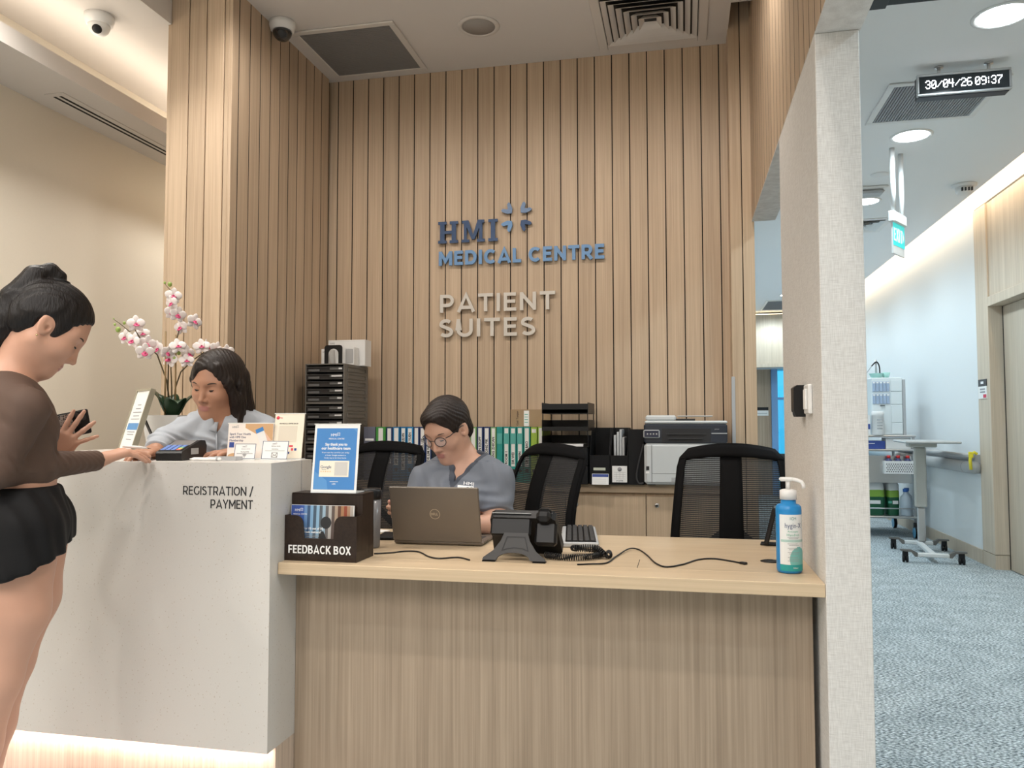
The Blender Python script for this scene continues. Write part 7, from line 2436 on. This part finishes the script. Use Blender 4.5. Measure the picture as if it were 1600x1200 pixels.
    C.chain([H.w(-0.05, 0.055, 0.02), (0.085, 0.03, 1.24), (0.085, 0.015, 1.17), (0.080, -0.005, 1.10)], [0.04, 0.034, 0.027, 0.012], 0.014)
    C.chain([H.w(-0.07, 0.0, 0.0), (0.055, 0.07, 1.22), (0.055, 0.085, 1.12)], [0.05, 0.045, 0.02], 0.02)
    lk([(0.062, -0.030, 0.078), (0.035, -0.074, 0.025), (0.010, -0.080, -0.05)], [0.013, 0.013, 0.012])
    C.chain([H.w(0.010, -0.080, -0.045), (-0.052, 0.03, 1.205), (-0.060, 0.005, 1.165), (-0.062, -0.01, 1.145)], [0.015, 0.020, 0.018, 0.008], 0.012)
    C.warp((-0.16, -0.14, 1.05), (0.16, 0.15, 1.46), lambda X, Y, Z: 0.0012 * np.sin(X * 380 + Y * 240 + 2.5 * np.sin(Z * 45)))
    link('hair', C.mesh('hair', HAIRB), b)
    return b


# ---------------------------------------------------------------- seated woman in scrubs (x right, y away, z up)
def build_nurse():
    o, a = (-0.894, 2.95), R(16.86)
    H = Head((-0.003, 0.0, 1.155), rotm(R(-90 - 40), R(29), R(3)), 1.0)
    ax = (axis(-0.30, 0.28, 0.0055, [(-0.11, 0.09)], 0.0025), axis(-0.42, 0.30, 0.0065, [(-0.12, 0.09)], 0.0028), axis(-0.005, 1.28, 0.008, [(0.76, 1.27)], 0.0026))
    RS, RE, RW = V3(-0.085, 0.085, 0.945), V3(-0.115, 0.010, 0.805), V3(-0.120, -0.150, 0.868)
    LS, LE, LW = V3(0.185, -0.030, 0.955), V3(0.185, -0.105, 0.800), V3(0.055, -0.140, 0.802)
    lx = (0.906, -0.42, 0)

    def torso(S, inf=0.0):
        S.cone((0.062, 0.035, 0.930), (0.072, 0.075, 0.76), 0.098, 0.098, 0.03, inf=inf, flat=(lx, 1.45))
        S.cone((0.072, 0.075, 0.76), (0.080, 0.11, 0.62), 0.098, 0.105, 0.03, inf=inf, flat=(lx, 1.42))
        S.cone((0.058, 0.035, 1.000), (0.060, 0.035, 0.93), 0.058, 0.092, 0.035, inf=inf, flat=(lx, 1.45))
        for u in (-0.065, 0.065):
            S.ell(V3(0.035, -0.035, 0.885) + np.array(lx) * u, (0.055, 0.055, 0.055), None, 0.05, inf=inf)
        # trapezius up to the neck
        S.cone((0.070, 0.03, 1.045), (0.160, -0.01, 0.985), 0.034, 0.045, 0.03, inf=inf)
        S.cone((0.030, 0.05, 1.035), (-0.050, 0.07, 0.975), 0.034, 0.045, 0.03, inf=inf)

    def hips(S, inf=0.0):
        S.cone((0.080, 0.11, 0.62), (0.080, 0.12, 0.58), 0.105, 0.085, 0.03, inf=inf, flat=(lx, 1.5))
        for u, kx in ((-0.085, -0.13), (0.085, 0.06)):
            h = V3(0.08, 0.11, 0.577) + np.array(lx) * u
            kn = V3(kx, -0.30, 0.56)
            S.chain([h, kn, (kx + 0.0, -0.28, 0.11)], [0.076, 0.060, 0.045], 0.03, inf=inf)

    def arms(S, inf=0.0, lower=True):
        S.chain([(0.0, 0.06, 0.985), RS, RE], [0.05, 0.052, 0.041], 0.02, inf=inf)
        S.chain([(0.12, 0.0, 0.995), LS, LE], [0.05, 0.054, 0.043], 0.02, inf=inf)
        if lower:
            S.chain([RE, RW], [0.041, 0.026], 0.02)
            S.chain([LE, LW], [0.043, 0.026], 0.02)
    S = Sculpt(ax)
    torso(S)
    hips(S)
    arms(S)
    for kx in (-0.13, 0.06):
        S.chain([(kx, -0.27, 0.045), (kx - 0.02, -0.38, 0.03)], [0.036, 0.030], 0.03)
    S.chain([H.w(-0.030, 0, -0.050), (0.052, 0.030, 1.045), (0.058, 0.035, 0.99)], [0.050, 0.052, 0.062], 0.028)
    H.sculpt(S)
    hand(S, RW, (-0.9, -0.35, 0.02), (0.35, -0.9, 0.0), (0.0, 0.0, 1.0), {'curl': [(0.95, 0.9, 0.5), (0.95, 0.9, 0.5), (0.95, 0.9, 0.5), (1.0, 0.9, 0.5)], 'spread': [0.10, 0.03, -0.05, -0.13], 'thumb': [(0.050, 0.044, 0.018), (0.078, 0.048, 0.034), (0.096, 0.046, 0.050)]}, 0.95)
    hand(S, LW, (-0.15, -0.02, -0.010), (0, 0, -1), (-0.1, -0.8, 0), {'curl': [(0.1, 0.3, 0.25)] * 4, 'spread': [0.10, 0.02, -0.07, -0.16], 'thumb': [(0.045, 0.045, 0.004), (0.070, 0.055, 0.008), (0.092, 0.056, 0.012)]}, 0.95)
    me = S.mesh('person', [SKIN_C, LIPS], H.pick)
    b = person('person', 'seated woman in glasses and slate grey scrubs working at the laptop', me, o, a)
    H.features(b, 0.30, 0.0013)
    # scrubs top
    C = Sculpt(ax)
    torso(C, 0.011)
    arms(C, 0.016, False)
    fw = V3(-0.42, -0.906, 0)
    lv = np.array(lx)
    # V neck and back of the neck
    C.cone((0.052, 0.030, 1.14), (0.060, 0.040, 1.045), 0.070, 0.060, 0.006, 'sub')
    cv = V3(0.045, 0.02, 0)
    C.func((-0.12, -0.25, 0.93), (0.25, 0.15, 1.12), lambda X, Y, Z: np.maximum(np.maximum(((X - cv[0]) * lv[0] + (Y - cv[1]) * lv[1] - 0.018) - 0.80 * (Z - 0.958), -((X - cv[0]) * lv[0] + (Y - cv[1]) * lv[1] - 0.018) - 0.28 * (Z - 0.958)), -((X - cv[0]) * fw[0] + (Y - cv[1]) * fw[1]) - 0.01), 0.004)
    for SH, EL, t in ((RS, RE, 0.72), (LS, LE, 0.74)):
        W_ = SH + (EL - SH) * t
        dv = (EL - SH) / np.linalg.norm(EL - SH)
        C.func(W_ - 0.10, W_ + 0.13, lambda X, Y, Z, W_=W_, dv=dv: -((X - W_[0]) * dv[0] + (Y - W_[1]) * dv[1] + (Z - W_[2]) * dv[2]), 0.003)
    C.func((-0.3, -0.3, 0.3), (0.3, 0.3, 0.60), lambda X, Y, Z: (Z - 0.56) + 0 * X + 0 * Y, 0.003)
    C.warp((-0.3, -0.3, 0.6), (0.3, 0.3, 1.03), lambda X, Y, Z: 0.0026 * np.sin(X * 60 - Z * 70 + 4 * np.sin(Z * 28 + X * 20)))
    SCR = mat('slate_scrubs', (0.145, 0.162, 0.195), 0.8, bump=0.1, scale=420)
    vcut = lambda X, Y, Z: np.maximum(np.maximum(((X - cv[0]) * lv[0] + (Y - cv[1]) * lv[1] - 0.018) - 0.80 * (Z - 0.958), -((X - cv[0]) * lv[0] + (Y - cv[1]) * lv[1] - 0.018) - 0.28 * (Z - 0.958)), -((X - cv[0]) * fw[0] + (Y - cv[1]) * fw[1]) - 0.01)
    top = link('scrubs_top', C.mesh('scrubs_top', [SCR, mat('scrubs_band', (0.06, 0.068, 0.088), 0.8)], lambda P: ((vcut(P[:, 0], P[:, 1], P[:, 2]) < 0.020) & (P[:, 2] > 0.93)).astype(int)), b)
    # sleeves' dark edge, neck band, embroidery, badge
    C2 = Sculpt(ax)
    hips(C2, 0.012)
    C2.func((-0.4, -0.45, -0.1), (0.4, 0.4, 0.25), lambda X, Y, Z: (Z - 0.09) + 0 * X + 0 * Y, 0.003)
    link('scrubs_trousers', C2.mesh('scrubs_trousers', SCR), b)
    return b, H, o, a, top


build_customer()
build_receptionist()
NB, NH, NO, NA, NTOP = build_nurse()

# glasses, neck band, print on the scrubs, hair of the seated woman
GF = mat('glasses_frame', (0.012, 0.010, 0.012), 0.3)
gl_ = MB()
for q in (1, -1):
    rim_ = [NH.w(0.099 - 0.010 * ((q * 0.0325 + 0.0205 * math.cos(t) * q) ** 2 / 0.0022), q * 0.0325 + 0.0225 * math.cos(t) * q, -0.006 + 0.0185 * math.sin(t) * (1 if math.sin(t) > 0 else 1.05)) for t in [i * PI / 12 for i in range(24)]]
    gl_.tube(rim_, 0.0015, 8, closed=True)
    gl_.tube([NH.w(0.083, q * 0.056, 0.004), NH.w(0.072, q * 0.070, 0.006), NH.w(0.0, q * 0.078, 0.010), NH.w(-0.018, q * 0.080, 0.0)], 0.0017, 8)
gl_.tube([NH.w(0.0985, 0.0105, 0.000), NH.w(0.100, 0, 0.002), NH.w(0.0985, -0.0105, 0.000)], 0.0014, 8)
gf_ = gl_.build('glasses', GF, NB)
for q in (1, -1):
    ring_ = [NH.w(0.099 - 0.010 * ((q * 0.0325 + 0.0205 * math.cos(t) * q) ** 2 / 0.0022), q * 0.0325 + 0.0222 * math.cos(t) * q, -0.006 + 0.0182 * math.sin(t)) for t in [i * PI / 12 for i in range(24)]]
    MB().add([tuple(p) for p in ring_], [tuple(range(24))]).build('lens', mat('lens_glass', (0.9, 0.93, 0.97), 0.02, alpha=0.18, spec=0.9), gf_)
hx_ = (axis(-0.13, 0.15, 0.0030), axis(-0.12, 0.15, 0.0032), axis(1.02, 1.29, 0.0030))
C = Sculpt(hx_)
NH.hair_cap(C, 0.009)
NH.ell(C, (0.050, 0.0, 0.075), (0.038, 0.056, 0.030), 0.02)
NH.ell(C, (0.105, 0.004, -0.028), (0.080, 0.071, 0.104), 0.014, 'sub')
NH.ell(C, (0.045, 0, -0.120), (0.085, 0.20, 0.092), 0.004, 'sub')
for q in (1, -1):
    NH.ell(C, (0.0, q * 0.092, -0.018), (0.027, 0.04, 0.036), 0.004, 'sub')
NH.ell(C, (-0.045, 0, -0.130), (0.09, 0.2, 0.065), 0.004, 'sub')
NH.ell(C, (-0.060, 0.0, -0.030), (0.050, 0.064, 0.056), 0.015)
C.warp((-0.13, -0.12, 1.0), (0.15, 0.15, 1.29), lambda X, Y, Z: 0.0010 * np.sin(Y * 300 + Z * 330 + 2.5 * np.sin(X * 60)))
link('hair', C.mesh('hair', HAIRB), NB)


def stick_on(name, s, size, m, x, z, y0=-0.20, rz=0.0, fit=None, box=None):
    """print that lies on the front of the scrubs: each point is dropped on to the cloth along y"""
    o = txt(name, s, size, m, NTOP, Matrix(), 'CENTER', 0.0, fit=fit) if s else MB().grid([[(box[0] * u, box[1] * v, 0) for u in (-.5, -.25, 0, .25, .5)] for v in (-.5, .5)]).build(name, m, NTOP)
    from mathutils.bvhtree import BVHTree
    bv = BVHTree.FromPolygons([v.co.copy() for v in NTOP.data.vertices], [tuple(p.vertices) for p in NTOP.data.polygons])
    c, s_ = math.cos(rz), math.sin(rz)
    for v in o.data.vertices:
        px_, pz_ = x + v.co.x * c - v.co.y * s_, z + v.co.x * s_ + v.co.y * c
        hit = bv.ray_cast(Vector((px_, -0.6, pz_)), Vector((0, 1, 0)))
        v.co = (px_, (hit[0].y if hit[0] else y0) - 0.0015, pz_)
    return o


stick_on('embroidery', 'HMI', 0.017, WHITEINK, 0.078, 0.950, rz=-0.10, fit=0.038)
stick_on('name_badge', None, 0, PAPER, 0.066, 0.937, rz=-0.06, box=(0.060, 0.012))
